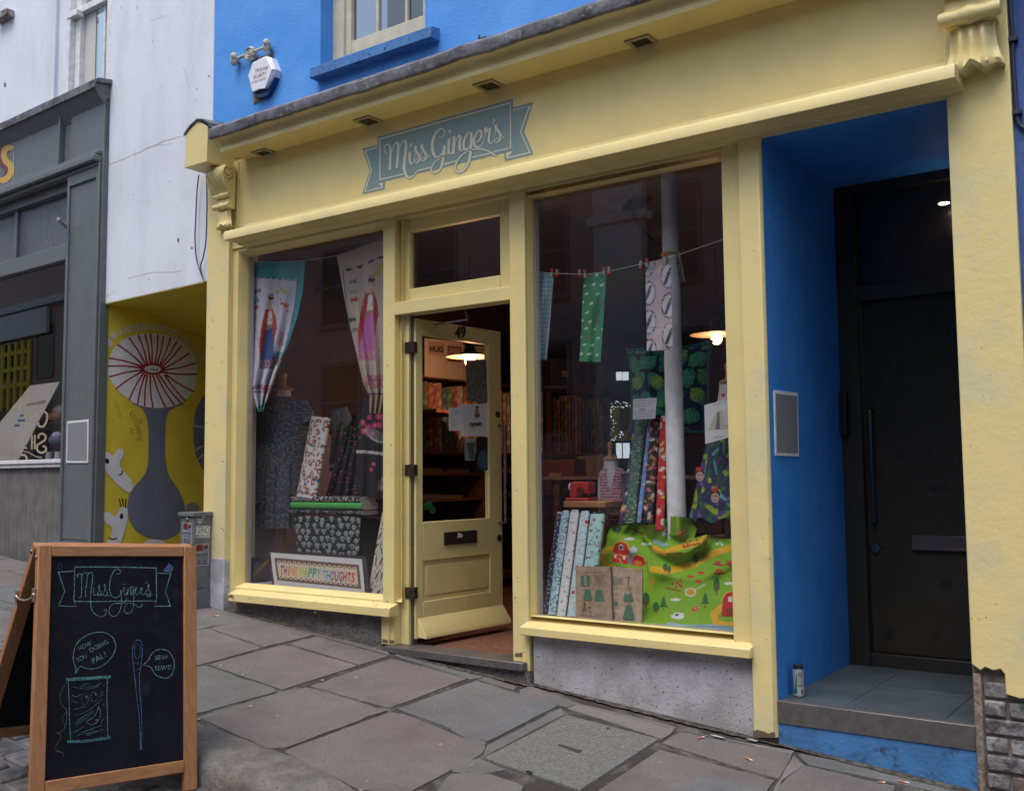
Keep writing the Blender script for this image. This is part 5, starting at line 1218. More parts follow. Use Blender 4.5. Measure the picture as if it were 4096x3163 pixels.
for k,(x,y,s_) in enumerate(((2870,2945,.020),(3010,2960,.018))):
    q=PG(x,y,.004); rr=random.Random(k); pts=[(q.x+s_*rr.uniform(.8,1.3)*1.6*math.cos(t),q.y+s_*.5*rr.uniform(.7,1.3)*math.sin(t)) for t in np.linspace(0,5.6,9)]
    tag(M().prism([(a,b,gz(a,b)+.006) for a,b in pts],(0,0,.001),L(165,165,170)).build('paper_scrap',m_paint,None),('torn white paper scrap beside the cigarette end below the right-hand sill wall','torn white paper scrap at the rotten foot of the middle yellow pilaster')[k],'paper scrap','paper scraps on the pavement')
# dirt line and rotten foot of the pilaster
M().box(mid0+.01,mid1-.002,-.022,.02,gz(-1.9,0)-.02,gz(-1.93,0)+.032).build('rotten_foot',mat('rotten_wood',(.03,.018,.012),(.012,.01,.008),scale=40,rough=1,bump=1,bscale=60),B,bevel=.008)

# chips, nail holes and grubby marks in the yellow paint
rr=random.Random(77)
def marks(tf,n_,spots,big,nm):
    ar=Art(tf,n_,base=.0006,step=.00002)
    for (x0,y0,x1,y1,k) in spots:
        for _ in range(k):
            x,y=rr.uniform(x0,x1),rr.uniform(y0,y1); a=rr.uniform(1.2,3.2); ph=rr.uniform(0,3)
            ar.poly([(x+a*rr.uniform(.6,1.3)*math.cos(t+ph),y+a*rr.uniform(.5,1.6)*math.sin(t+ph)) for t in np.linspace(0,5.4,7)],rr.choice([(.20,.15,.08),(.10,.08,.06),(.30,.24,.13),(.5,.47,.38)]),False)
    for pts in big: 
        q=[]
        for (a,b),(c_,d_) in zip(pts,pts[1:]+pts[:1]):
            for j in range(5): q.append((a+(c_-a)*j/5+rr.uniform(-2.5,2.5),b+(d_-b)*j/5+rr.uniform(-2.5,2.5)))
        ar.poly(q,(.13,.10,.07),False)
    ar.build(nm,m_paintw,B)
marks(lambda x,y:P(x,y,-.0305),(0,-1,0),[(822,1150,900,2200,16),(3870,500,4000,2550,26)],[],'paint_chips')
marks(lambda x,y:P(x,y,-.0255),(0,-1,0),[(3010,700,3085,2850,16),(3068,2228,3080,2240,2)],[[(3012,2925),(3030,2915),(3075,2930),(3100,2925),(3100,2950),(3012,2950)]],'paint_chips')
marks(lambda x,y:P(x,y,-.0005),(0,-1,0),[(1540,1250,1572,2500,9),(2045,1250,2095,2600,10),(1100,600,3600,640,14)],[[(1548,2560),(1575,2556),(1578,2572),(1548,2572)],[(2060,2612),(2090,2608),(2092,2628),(2060,2625)]],'paint_chips')
marks(lambda x,y:P(x,y,-.0705),(0,-1,0),[(915,2380,1550,2450,14),(2085,2520,2990,2610,16)],[[(914,2378),(935,2382),(930,2390),(914,2388)]],'paint_chips')
marks(lambda x,y:P(x,y,-.0125),(0,-1,0),[(2092,2600,2116,2720,6)],[[(2092,2700),(2117,2705),(2117,2728),(2092,2722)],[(1528,2555),(1552,2558),(1552,2572),(1528,2570)]],'paint_chips')
# ================================================================ goods in the two windows
def pxgrid(x0,x1,y0,y1,st): 
    X,Y=np.meshgrid(np.arange(x0,x1+st,st),np.arange(y0,y1+st,st)); return X.astype(float),Y.astype(float)
def quadgrid(tl,tr,br,bl,nu,nv):
    u,v=np.meshgrid(np.linspace(0,1,nu),np.linspace(0,1,nv)); f=lambda k:(tl[k]*(1-u)+tr[k]*u)*(1-v)+(bl[k]*(1-u)+br[k]*u)*v
    return f(0),f(1),u,v
def hang(name,label,cat,tl,tr,br,bl,Y,paint,group=None,wave=.008,n=3,st=3,thick=.0025):
    nu=max(8,int(abs(tr[0]-tl[0])/st)); nv=max(8,int(abs(bl[1]-tl[1])/st))
    X,Yp,u,v=quadgrid(tl,tr,br,bl,nu,nv)
    D=Y+wave*np.sin(u*n*6.28+v*2)*(.25+v)+wave*.5*np.sin(v*9+u*4)
    pos=PU(X,Yp,D); m=M().grid(pos,paint(X,Yp,u,v))
    o=m.build(name,m_cloth,None,solid=thick); return tag(o,label,cat,group)
def profL(*a): return [L(*x) for x in a]
WHT=L(190,192,205)
# --- towel with a turquoise border
def womanpaint(col,X,Y,cx,top,sc,skirt,shawl=(.40,.03,.02),flip=1):
    s=lambda x,y:(cx+x*sc*flip,top+y*sc)
    Pp=lambda pts:[s(*p) for p in pts]
    def pl(pts,c): col[inpoly(X,Y,Pp(pts))]=c
    pl([(-35,150),(-52,215),(-70,300),(-80,400),(-72,520),(-20,520),(-30,300),(-10,160)],shawl); pl([(12,150),(35,200),(45,280),(30,340),(22,430),(6,420),(8,250)],shawl); pl([(-28,150),(14,145),(20,180),(-34,190)],shawl)
    pl([(-18,165),(10,165),(14,250),(-28,280)],(.58,.55,.52)); pl([(-30,285),(12,262),(26,480),(28,560),(-82,560),(-74,500)],skirt)
    pl([(-32,262),(10,248),(8,275),(-34,292)],(.30,.20,.10)); pl([(8,200),(20,215),(14,240),(-2,225)],(.45,.25,.17))
    pl([(-8,120),(6,120),(10,160),(-12,165)],(.45,.25,.17)); c=s(-2,98); col[indisc(X,Y,*c,17*sc,27*sc)]=(.50,.30,.22)
    c=s(2,72); col[indisc(X,Y,*c,21*sc,16*sc)]=(.03,.025,.03); c=s(4,52); col[indisc(X,Y,*c,19*sc,12*sc)]=(.32,.16,.22)
    c=s(12,60); col[indisc(X,Y,*c,6*sc,6*sc)]=(.45,.3,.05)
    dx,dy,r,q=cells(X/sc,Y/sc,16,3); hem=inpoly(X,Y,Pp([(-76,505),(28,490),(30,558),(-82,560)]))
    mm=hem&(dx**2+dy**2<36); col[mm&(r<.5)]=(.5,.15,.18); col[mm&(r>=.5)]=(.5,.35,.1)
def towel1(X,Y,u,v):
    c=fill(X.shape,(.50,.50,.58)); T=(.04,.26,.29)
    edge=1190-(np.clip(Y-1120,0,400)/400)**1.4*90
    c[(Y<1108+(X-1015)*.05)|(X>edge)|(v>.955)]=T
    for a,b in (((1015,1108),(1190,1122)),): c[near(X,Y,[a,b],1.6)]=(.04,.04,.05)
    c[near(X,Y,[(1188,1122),(1183,1200),(1172,1290),(1150,1370),(1122,1440)],1.4)]=(.04,.04,.05)
    womanpaint(c,X,Y,1083,1150,.58,(.02,.06,.22))
    for cx,cy,r in ((1128,1155,11),(1140,1168,9),(1112,1168,9)): c[indisc(X,Y,cx,cy,r,r*.8)]=(.50,.40,.08)
    for cx,cy,r in ((1128,1215,8),(1145,1222,11),(1150,1245,6),(1124,1200,5)): c[indisc(X,Y,cx,cy,r,r*.8)]=(.5,.08,.03)
    for cx,cy,k in ((1032,1165,(.2,.17,.22)),(1025,1205,(.05,.3,.33)),(1020,1232,(.4,.1,.15))):
        c[indisc(X,Y,cx-7,cy,7,9)|indisc(X,Y,cx+7,cy-3,7,9)]=k
    c[inpoly(X,Y,[(1120,1325),(1138,1326),(1134,1382),(1110,1380)])]=(.45,.25,.28)
    c[inpoly(X,Y,[(1104,1407),(1130,1408),(1112,1465),(1094,1462)])]=(.05,.3,.33); c[indisc(X,Y,1108,1438,8,16)]=(.4,.02,.03)
    dx,dy,r,q=cells(X,Y,13,9); mm=(Y>1540)&(Y<1570)&(dx**2+dy**2<34); c[mm]=(.40,.05,.12); c[mm&(r<.35)]=(.05,.12,.06); return c
def lerp_edges(le,re,nu,nv):
    ys=np.linspace(0,1,nv); L_=np.array([[np.interp(t,np.linspace(0,1,len(le)),[p[k] for p in le]) for k in (0,1)] for t in ys]); R_=np.array([[np.interp(t,np.linspace(0,1,len(re)),[p[k] for p in re]) for k in (0,1)] for t in ys])
    u=np.linspace(0,1,nu)[None,:]; X=L_[:,0:1]*(1-u)+R_[:,0:1]*u; Y=L_[:,1:2]*(1-u)+R_[:,1:2]*u; return X,Y,np.repeat(u,nv,0),np.repeat(ys[:,None],nu,1)
def drape(name,label,cat,le,re,D,paint,nu,nv,thick=.0025,wave=.02,n=4,group=None):
    X,Y,u,v=lerp_edges(le,re,nu,nv); dep=D+wave*np.sin(u*n*6.28+v*3)*(.1+v**.7)
    o=M().grid(PU(X,Y,dep),paint(X,Y,u,v)).build(name,m_cloth,None,solid=thick); return tag(o,label,cat,group)
drape('tea_towel','turquoise bordered tea towel printed with a woman in a red shawl','tea towel',[(1006,1046),(1003,1200),(1000,1350),(998,1500),(1000,1570),(1035,1648)],[(1220,1045),(1212,1160),(1190,1265),(1158,1370),(1112,1475),(1052,1646)],.16,towel1,75,160,wave=.035,n=2.6)
def towel2(X,Y,u,v):
    c=fill(X.shape,(.42,.36,.30))
    T=[(1372,1082),(1440,1065),(1500,1035),(1560,1015)]
    c[near(X,Y,T,1.3)|near(X,Y,[(a,b+5) for a,b in T],1.3)|near(X,Y,[(1372,1082),(1385,1200),(1400,1300),(1425,1420)],1.3)]=(.05,.03,.04)
    womanpaint(c,X,Y,1485,1072,.66,(.42,.13,.36),(.33,.02,.03))
    for cx,cy,r in ((1520,1075,12),(1512,1092,14),(1530,1060,9)): c[indisc(X,Y,cx,cy,r,r)]=(.45,.34,.06)
    for cx,cy,k in ((1412,1128,(.12,.15,.18)),(1416,1170,(.28,.25,.17)),(1417,1200,(.35,.04,.07)),(1410,1280,(.05,.06,.03)),(1422,1320,(.2,.17,.15))): c[indisc(X,Y,cx-7,cy,7,9)|indisc(X,Y,cx+7,cy-3,7,9)]=k
    c[(Y>1440)&near(X,Y,[(1462,1455),(1470,1500),(1490,1520)],2)]=(.1,.08,.07)
    dx,dy,r,q=cells(X,Y,17,5); mm=(Y>1500)&(Y<1552)&(X>1462)&(dx**2+dy**2<60); c[mm]=(.28,.03,.10); c[mm&(dx**2+dy**2<14)]=(.5,.2,.25); c[(Y>1575)]=(.30,.24,.15); c[(Y>1572)&(Y<1578)]=(.03,.02,.02); return c
drape('tea_towel','cream tea towel printed with a woman in a pink skirt, beside the door mullion','tea towel',[(1347,1022),(1375,1180),(1400,1310),(1430,1430),(1452,1530),(1478,1585),(1478,1655)],[(1560,950),(1562,1100),(1564,1250),(1566,1380),(1560,1500),(1545,1580),(1530,1652)],.17,towel2,75,170,wave=.03,n=3)
# string across both windows
def cordthing(name,label,pts,Y,r=.0018,m_=None):
    m=M().tube([P(x,y,Y) for x,y in catmull(pts,6)],r,5); return tag(m.build(name,m_ or mat('twine',(.45,.45,.42),rough=.9),None),label,'string')
cordthing('hanging_string','string stretched across the top of the left shop window',[(1010,1046),(1100,1048),(1220,1042),(1347,1022),(1450,985),(1560,950)],.15)
cordthing('hanging_string','washing line of twine across the right shop window',[(2120,1085),(2217,1093),(2330,1097),(2430,1086),(2580,1053),(2690,1027),(2800,990),(2960,935)],.18)
# --- hanging fabrics on the right
def f_geo(X,Y,u,v):
    c=fill(X.shape,(.13,.40,.48)); s=14.; j=np.floor((Y-u*6)/ (s*1.25)); x=(u*6.6+ .0)%1; y=((Y)/(s*1.28))%1
    a=(np.abs(x-.5)/.40)**3+(np.abs(y-.5)/.42)**3; c[a<1]=(.03,.07,.10); c[a<.55]=(.42,.44,.50); c[u>.9]=(.30,.33,.38); return c
def f_green(X,Y,u,v):
    c=fill(X.shape,(.035,.20,.085)); dx,dy,r,q=cells(u*85,v*350,34,2,.3)
    m1=(np.abs(dx)<5.5)&(np.abs(dy)<3.2); m2=(dx>1)&(dx<7)&(dy<-1)&(dy>-7); c[(m1|m2)&(r<.8)]=(.55,.6,.58); c[(dx**2+dy**2<8)&(r<.8)&(dy>0)]=(.15,.3,.45)
    mm=(dx**2+dy**2<24)&(r>=.8); c[mm]=(.35,.05,.04); c[np.abs(v-.74)<.004]=(.02,.12,.05); return c
def f_pink(X,Y,u,v):
    c=fill(X.shape,(.46,.37,.40))
    U=u*100; Vv=v*350
    for k in range(4):
        for cx,cy,side in ((88,5+k*115+ (60),1),(10,k*115+5,-1)):
            d=((U-cx)/27)**2+((Vv-cy)/46)**2
            n_=hsh(np.floor(U/2.5),np.floor(Vv/2.5),7)
            c[(d<1)]=(.50,.50,.56); ring=(d>.78)&(d<1.22)&(n_>.45); c[ring]=(.06,.05,.06)
            t=np.clip((Vv-(cy-30))/62,0,1); bx=cx+12-26*t; mm=(np.abs(U-bx)<5+2*np.sin(t*3.1))&(d<.9)&(Vv>cy-30)&(Vv<cy+32); c[mm]=(.05,.045,.07); c[mm&(np.sin(Vv*1.4+U)>.6)]=(.15,.13,.18)
            mm=near(U,Vv,[(cx+8,cy-14),(cx+20,cy-36)],2); c[mm&(d<1)]=(.38,.33,.2)
    for y in (.16,.73): c[np.abs(v-y-.03*u)<.003]=(.3,.23,.26)
    return c
G5='fabric lengths pegged on the washing line'
hang('hanging_fabric','pale blue fabric with rows of grey ovals pegged at the left end of the line','fabric',(2133,1087),(2216,1093),(2187,1440),(2140,1438),.20,f_geo,G5,wave=.018,n=1.5,st=1.6)
hang('hanging_fabric','green fabric with small white dragons and red shields pegged on the line','fabric',(2336,1097),(2427,1086),(2402,1448),(2318,1446),.20,f_green,G5,wave=.016,n=1.4,st=1.8)
hang('hanging_fabric','pink fabric with black and white figures pegged in front of the column','fabric',(2581,1056),(2683,1031),(2692,1400),(2588,1404),.20,f_pink,G5,wave=.010,n=1,st=1.8)
def heart(m,c,s,col=(.45,.01,.015)):
    pts=[(0,-1.1),(.9,-.1),(1,.45),(.6,.85),(.15,.75),(0,.45),(-.15,.75),(-.6,.85),(-1,.45),(-.9,-.1)]
    m.prism([(c.x+a*s,c.y-.006,c.z+b*s) for a,b in pts],(0,.006,0),col)
pegs=[(2138,1076,'at the left end of the pale blue fabric'),(2209,1080,'at the right end of the pale blue fabric'),(2229,1101,'hanging upside down just right of the pale blue fabric'),(2319,1103,'hanging upside down left of the green fabric'),(2340,1084,'on the left corner of the green fabric'),(2417,1076,'on the right corner of the green fabric'),(2436,1092,'hanging upside down right of the green fabric'),(2563,1068,'hanging upside down left of the pink fabric'),(2588,1041,'on the left corner of the pink fabric'),(2664,1021,'on the right corner of the pink fabric')]
for x,y,l in pegs:
    t=thing('heart_peg','red heart peg '+l,'peg',P(x,y+14,.175),'heart pegs on the washing line'); m=M(); heart(m,P(x,y,.172),.0105); m.build('heart',m_paint,t)
    p=P(x,y+14 if 'upside' not in l else y-12,.18); M().box(p.x-.004,p.x+.004,.172,.188,p.z-.018,p.z+.018).build('clip',mat('peg_wood',(.4,.34,.26)),t)
# --- cast iron column
Yc=.50; pc=P(2690,1300,Yc); r_c=(P(2726,1300,Yc).x-P(2652,1300,Yc).x)/2*.88
rgs=[(pc.x,Yc,z,r_c*k,r_c*k) for z,k in ((.7,1.08),(1.3,1.04),(2.,1.0),(2.7,.96),(3.42,.92))]
M().loft(rgs,36).build('shop_column',mat('white_column_paint',(.80,.82,.88),(.70,.71,.76),scale=14,rough=.55,bump=.6,bscale=60,c3=(.3,.3,.32),s3=60,lo3=.7,hi3=.78),B)
zb=P(2690,1008,Yc-.06).z
rb=tag(M().lathe((pc.x,Yc,zb),[(r_c+.003,-.008),(r_c+.008,0),(r_c+.003,.010)],24).build('lime_ribbon',mat('lime_ribbon',(.40,.42,.08),rough=.7),None),'thin lime green ribbon tied round the white column','ribbon')
hang('patterned_scarf','narrow dark patterned scarf with lime edge hanging from the column ribbon','scarf',(2698,1003),(2720,1008),(2742,1128),(2722,1128),Yc-.02,lambda X,Y,u,v:np.where((u>.72)[...,None],np.array((.40,.40,.09)),np.where((hsh(np.floor(X/4),np.floor(Y/4))>.6)[...,None],np.array((.3,.28,.3)),np.array((.04,.04,.06)))),st=3,wave=.003)
# --- ceiling rose and looping flex
cr=PZ(2531,820,3.40); lr=thing('ceiling_rose','black ceiling rose with a looping flex in the right window','ceiling rose',cr)
M().lathe(cr,[(.07,0),(.075,-.012),(.07,-.03),(.03,-.036)][::-1],24).build('rose',m_black,lr)
M().tube([cr,PN(2535,870,cr,FW),PN(2560,910,cr,FW),PN(2600,950,cr,FW),PN(2650,985,cr,FW)],.006,6).build('flex',m_black,lr)
# --- pendant lamps
def pendant(px,py,Y,dia,lab,energy=0,zc=3.4,group='pendant lamps inside the shop'):
    c=P(px,py,Y); t=thing('pendant_lamp',lab,'lamp',(c.x,c.y,c.z-.05),group)
    M().lathe(c,[(dia/2,0),(dia/2+.002,.006),(dia/2*.35,.03),(.045,.055),(.04,.12),(.012,.13)],28).build('shade',mat('lamp_shade_enamel',(.02,.02,.02),rough=.3),t)
    M().lathe(c,[(.04,.02),(dia/2*.9,.003),(dia/2*.97,-.001)],28).build('shade_lining',mat('warm_lining',(.75,.55,.38),rough=.5),t)
    M().ell((c.x,c.y,c.z-.035),.045,.045,.045,24,16).build('bulb',m_bulb,t)
    M().tube([(c.x,c.y,c.z+.12),(c.x,c.y,zc)],.004,6).build('flex',m_black,t)
    if energy:
        pl=bpy.data.lights.new('lamp_light','POINT'); pl.energy=energy; pl.color=(1,.52,.26); pl.shadow_soft_size=.05; o=bpy.data.objects.new('lamp_light',pl); C.objects.link(o); o.parent=t; o.location=(0,0,-.06)
pendant(2866,1338,2.6,.43,'black pendant lamp with a lit bulb at the right edge of the right window',4)
pendant(1985,1386,4.6,.42,'black pendant lamp seen between the open door and the mullion',7)
pc2=PX(1880,1420,-5.0); pendant(1880,1427,pc2.y,.40,'black pendant lamp with a lit bulb seen through the door glass',14)
# --- shelving along the left wall
SX=-5.78
sh=thing('wall_shelving','tall dark wooden shelving along the left wall of the shop','shelving',(-6.05,4.0,RZ0))
Z=lambda px,py:PX(px,py,SX).z
zl=[Z(1760,1512),Z(1760,1812),Z(1760,1895),Z(1760,2000),Z(1760,2100)]
m=M(); 
for z in zl: m.box(-6.24,SX,1.7,5.12,z-.012,z+.012)
m.box(-6.24,SX-.02,1.7,5.12,.60,.66)
m.build('shelf_boards',m_shelf,sh)
for y in (1.7,2.75,3.9,5.1): M().box(-6.24,SX+.01,y,y+.03,RZ0,zl[0]+.012).build('upright',m_shelf,sh)
M().quad((-6.25,1.7,RZ0),(-6.25,5.12,RZ0),(-6.25,5.12,zl[0]),(-6.25,1.7,zl[0])).build('back_board',mat('shelf_back',(.05,.02,.015)),sh)
rr=random.Random(12); cols=[(.30,.11,.03),(.28,.16,.05),(.09,.14,.06),(.30,.24,.14),(.25,.07,.09),(.12,.06,.09),(.32,.20,.15),(.18,.08,.04),(.05,.10,.10),(.33,.28,.24)]
y=1.78; k=0
while y<5.0:
    wd=rr.uniform(.055,.085); h=rr.uniform(.60,.68)*(zl[0]-zl[1]-.05)/.66
    c0_=cols[(k*3+rr.randint(0,2))%len(cols)]; c1_=tuple(min(1,v*2.2+.03) for v in c0_)
    def pn(Pp,c0_=c0_,c1_=c1_,k=k): 
        c=fill(Pp.shape[:-1],c0_); dx,dy,r,q=cells(Pp[...,1]*1000,Pp[...,2]*1000,26,k); c[(dx**2+dy**2<60)]=c1_; c[(dx**2+dy**2<60)&(r<.3)]=(.25,.05,.05); return c
    z0=zl[1]+.014
    if not any(abs(y-u_)<.08 for u_ in (2.75,3.9,5.1)):
        m=M().loft([(SX-.11,y+wd/2,z0+h*t,.10,wd/2*.93) for t in np.linspace(0,1,18)],14,pn)
        o=m.build('fabric_bolt',m_cloth,None); tag(o,'upright bolt in the closely packed row of patterned fabrics on the wall shelving','bolt of fabric','fabric bolts standing on the wall shelving')
    y+=wd+rr.uniform(.0,.006); k+=1
for li,(z0,hh) in enumerate(((zl[2]+.014,.05),(zl[3]+.014,.07),(zl[4]+.014,.0),)):
    y=1.85
    while y<4.8 and hh:
        l=rr.uniform(.22,.38); v=rr.choice(cols); n_=rr.randint(2,4); m=M()
        for q in range(n_): m.box(SX-.30,SX-.02,y+rr.uniform(0,.02),y+l,z0+q*.014,z0+q*.014+.012,tuple(c_*rr.uniform(.6,1.2) for c_ in rr.choice(cols)))
        if not any(y-.02<u_<y+l+.03 for u_ in (2.75,3.9,5.1)): tag(m.build('folded_fabric_pile',m_paint,None,bevel=.002),'low pile of folded fabric lying on the '+('middle' if li==0 else 'lower')+' wall shelves','fabric pile','folded fabric piles on the '+('middle' if li==0 else 'lower')+' wall shelves')
        y+=l+.06
# boxes above the shelving: pale framed boards
def fb(px0,px1,py0,py1,lab,col,prints,X_=SX+.02):
    tf=lambda x,y:PX(x,y,X_); q=[tf(px0,py0[0]),tf(px1,py0[1]),tf(px1,py1[1]),tf(px0,py1[0])]
    t=thing('pinned_board',lab,'board',q[3]); M().prism(q,(-.01,0,0),col).build('panel',m_paint,t)
    ar=Art(tf,(1,0,0),base=.001); prints(ar); 
    if ar.m.v: ar.build('print',m_paint,t)
def f(ar):
    ar.poly([(1712,1365),(1780,1370),(1778,1425),(1712,1420)],(.38,.26,.20)); ar.text('HUG',(1718,1405),(54,4),(0,-22),(.06,.03,.03),bold=.06); ar.poly([(1790,1382),(1847,1388),(1845,1450),(1788,1445)],(.14,.05,.05)); ar.poly([(1795,1390),(1842,1395),(1840,1440),(1793,1436)],(.28,.20,.16)); ar.stroke([(1797,1418),(1838,1420)],12,(.10,.06,.06))
fb(1700,1852,(1352,1368),(1505,1520),'pale board with HUG and a label print above the wall shelving',(.50,.38,.31),f)
fb(1855,1990,(1378,1392),(1520,1528),'pale board behind the poster, right of the HUG board above the shelving',(.42,.31,.26),lambda ar:ar.stroke([(1900,1400),(1950,1405),(1950,1425),(1900,1422),(1900,1400)],2,(.3,.2,.17)))
def f(ar):
    for x,w_,s_ in ((2318,30,1),(2362,28,2)): ar.poly([(x,1455),(x+w_,1458),(x+w_-2,1540),(x,1535)],(.02,.02,.03)); ar.ell(x+w_/2,1488,8,14,(.08,.07,.07),12)
    ar.poly([(2246,1482),(2272,1484),(2270,1508),(2246,1506)],(.6,.6,.58)); ar.stroke([(2240,1460),(2278,1462),(2276,1540),(2240,1536),(2240,1460)],1.2,(.12,.09,.09))
fb(2205,2412,(1432,1452),(1555,1578),'long grey board with dark posters high on the left wall',(.13,.11,.13),f,X_=SX+.06)
fb(2140,2200,(1425,1430),(1550,1555),'small brown board at the left end of the grey poster board',(.07,.045,.045),lambda ar:ar.poly([(2150,1465),(2180,1466),(2180,1510),(2150,1508)],(.02,.015,.02)),X_=SX+.06)
g_=PX(1715,2030,SX+.1); m=M(); q=[PX(*p,SX+.1) for p in ((1695,2018),(1728,2003),(1732,2025),(1745,2028),(1740,2055),(1722,2050),(1720,2035),(1698,2040))]; m.prism(q,(-.03,0,0),(.01,.17,.08)); tag(m.build('green_label',m_paint,None),'small green card hanging in front of the lower shelves','card')
# back of the shop
YB=5.95
def bq(x0,x1,y0,y1,Y,m_,nm,par,th=.01): a=P(x0,y0,Y);b=P(x1,y1,Y); return M().box(a.x,b.x,Y,Y+th,b.z,a.z).build(nm,m_,par)
bw=thing('back_window','bright small paned window at the back of the shop','window',P(2490,1500,YB-.02))
m_dayw=mat('daylit_window',(.8,.8,.85),emit=(.75,.85,1,.5)) 
bq(2464,2486,1488,1520,YB-.02,m_dayw,'pane',bw); bq(2489,2513,1488,1520,YB-.02,m_dayw,'pane',bw); bq(2464,2486,1772,1832,YB-.02,m_dayw,'pane',bw); bq(2491,2518,1772,1832,YB-.02,m_dayw,'pane',bw)
yw=thing('yellow_panel','dark mustard panel edged with small fairy lights at the back of the shop','panel',P(2480,1760,YB-.1)); bq(2440,2540,1625,1762,YB-.1,mat('mustard',(.55,.45,.03)),'panel_face',yw); bq(2478,2530,1632,1720,YB-.13,mat('dim_olive',(.2,.16,.02)),'inner_panel',yw)
fl_=thing('fairy_lights','string of small white fairy lights looped round the mustard panel','fairy lights',P(2440,1700,YB-.16))
fp=catmull([(2445,1625),(2460,1608),(2490,1612),(2515,1618),(2480,1628),(2445,1640),(2440,1660),(2458,1680),(2450,1720),(2438,1740),(2448,1760),(2470,1745),(2490,1725),(2480,1750)],5)
M().tube([P(x,y,YB-.16) for x,y in fp],.003,4).build('wire',m_black,fl_)
rr=random.Random(5); m=M()
for x,y in fp: m.ell(P(x+rr.uniform(-6,6),y+rr.uniform(-5,5),YB-.17),.005,.005,.005,6,4)
m.build('lights',mat('fairy_bulb',(.9,.95,1),emit=(.8,.9,1,1.)),fl_)
# counter, crates and paper goods in the middle of the room
ct=thing('cutting_table','long dark table with fabric piles in the middle of the shop','table',(-4.3,3.4,RZ0))
zt2=P(2250,1905,3.0).z
M().box(-5.2,-3.4,2.9,3.9,zt2-.03,zt2).build('table_top',mat('dim_table',(.20,.18,.17)),ct)
for x in (-5.1,-3.5):
    for y in (3.,3.8): M().box(x-.03,x+.03,y-.03,y+.03,RZ0,zt2-.03).build('leg',m_shelf,ct)
for k in range(5): M().box(-5.1,-3.5,3.0,3.8,RZ0+.1+k*.12,RZ0+.17+k*.12).build('fabric_pile',mat('dim_pile%d'%(k%3),((.10,.09,.02),(.09,.06,.05),(.06,.07,.08))[k%3]),ct)
p=P(2190,1900,3.1); tag(M().box(p.x-.25,p.x+.3,3.1,3.5,zt2+.001,zt2+.16).build('red_box',mat('dark_red_card',(.12,.02,.015)),None,bevel=.004),'dark red box on the cutting table','box')
p=P(2217,1905,2.98); q=[P(*a,2.98) for a in ((2198,1890),(2245,1893),(2236,1920),(2190,1918))]; tag(M().prism(q,(0,.006,0),(.32,.20,.14)).build('card',m_paint,None),'pale brown card propped on the cutting table','card')
q=[P(*a,3.3) for a in ((2305,1825),(2370,1820),(2385,1900),(2335,1910))]; m=M(); 
for k in range(8): m.prism([a+Vector((.03*k,.012*k,0)) for a in q],(0,.004,0),(.20+.03*(k%2),.16,.15))
tag(m.build('paper_rolls',m_paint,None),'stack of pale pattern sheets standing behind the sewing machine','paper')

# --- generic upright bolt between two picture points
def bolt(name,label,bot,top,Y0,Y1,wpx,paint,group,nu=36,nv=None,thick=.45,tag_top=True,core=True):
    a=P(*bot,Y0); b=P(*top,Y1); ax=(b-a); Ln=ax.length; ax.normalize()
    zc_=(a-CAM).dot(FW); W_=wpx/FPX*zc_
    u=Vector((1,0,0)); u=(u-ax*u.dot(ax)).normalized(); w_=ax.cross(u)
    nv=nv or int(Ln/.004); T=np.linspace(0,1,nv); A=np.arange(nu)/nu*2*math.pi
    cs=np.sign(np.cos(A))*np.abs(np.cos(A))**.7*W_/2; sn=np.sign(np.sin(A))*np.abs(np.sin(A))**.7*W_/2*thick
    pos=np.array(a)[None,None,:]+np.array(ax)[None,None,:]*(T*Ln)[:,None,None]+(np.array(u)[None,:]*cs[:,None]+np.array(w_)[None,:]*sn[:,None])[None]
    U=np.repeat((cs-sn*.6)[None,:],nv,0); V=np.repeat((T*Ln)[:,None],nu,1)
    t=thing(name,label,'bolt of fabric',a,group)
    m=M().grid(pos,paint(U,V),wrap=True); m.f+= [tuple(range(len(m.v)-nu,len(m.v)))]; m.fc.append((.5,.5,.5)); m.build('cloth',m_cloth,t)
    if core:
        m=M(); e=b+ax*.012
        m.add([tuple(e+u*c_*.8+w_*s_*.8) for c_,s_ in zip(cs[::3],sn[::3])]+[tuple(b+u*c_*.8+w_*s_*.8) for c_,s_ in zip(cs[::3],sn[::3])],[tuple(range(12))]+[(k,(k+1)%12,12+(k+1)%12,12+k) for k in range(12)],(.45,.44,.42)); m.build('core',m_paint,t)
    return t
def motif(base,specs):
    """specs: (cell, seed, fn(dx,dy,r,q)->mask, colour)"""
    def f(U,V):
        c=fill(U.shape,base)
        for cell,seed,fn,col in specs:
            dx,dy,r,q=cells(U,V,cell,seed); mm=fn(dx,dy,r,q); c[mm]=col
        return c
    return f
rnd=lambda R:(lambda dx,dy,r,q:dx**2+dy**2<R*R)
rndp=lambda R,a,b:(lambda dx,dy,r,q:(dx**2+dy**2<R*R)&(r>=a)&(r<b))
leafy=lambda a_,b_,lo=0,hi=1:(lambda dx,dy,r,q:(((dx*np.cos(q*6)+dy*np.sin(q*6))/a_)**2+((dy*np.cos(q*6)-dx*np.sin(q*6))/b_)**2<1)&(r>=lo)&(r<hi))
p_lion=motif((.035,.02,.075),[(.05,1,leafy(.03,.008),(.02,.10,.05)),(.045,3,leafy(.02,.006),(.12,.03,.13)),(.075,5,rndp(.022,0,.5),(.42,.14,.02)),(.075,5,rndp(.012,0,.5),(.5,.3,.08)),(.06,8,leafy(.018,.008,.6),(.45,.42,.45))])
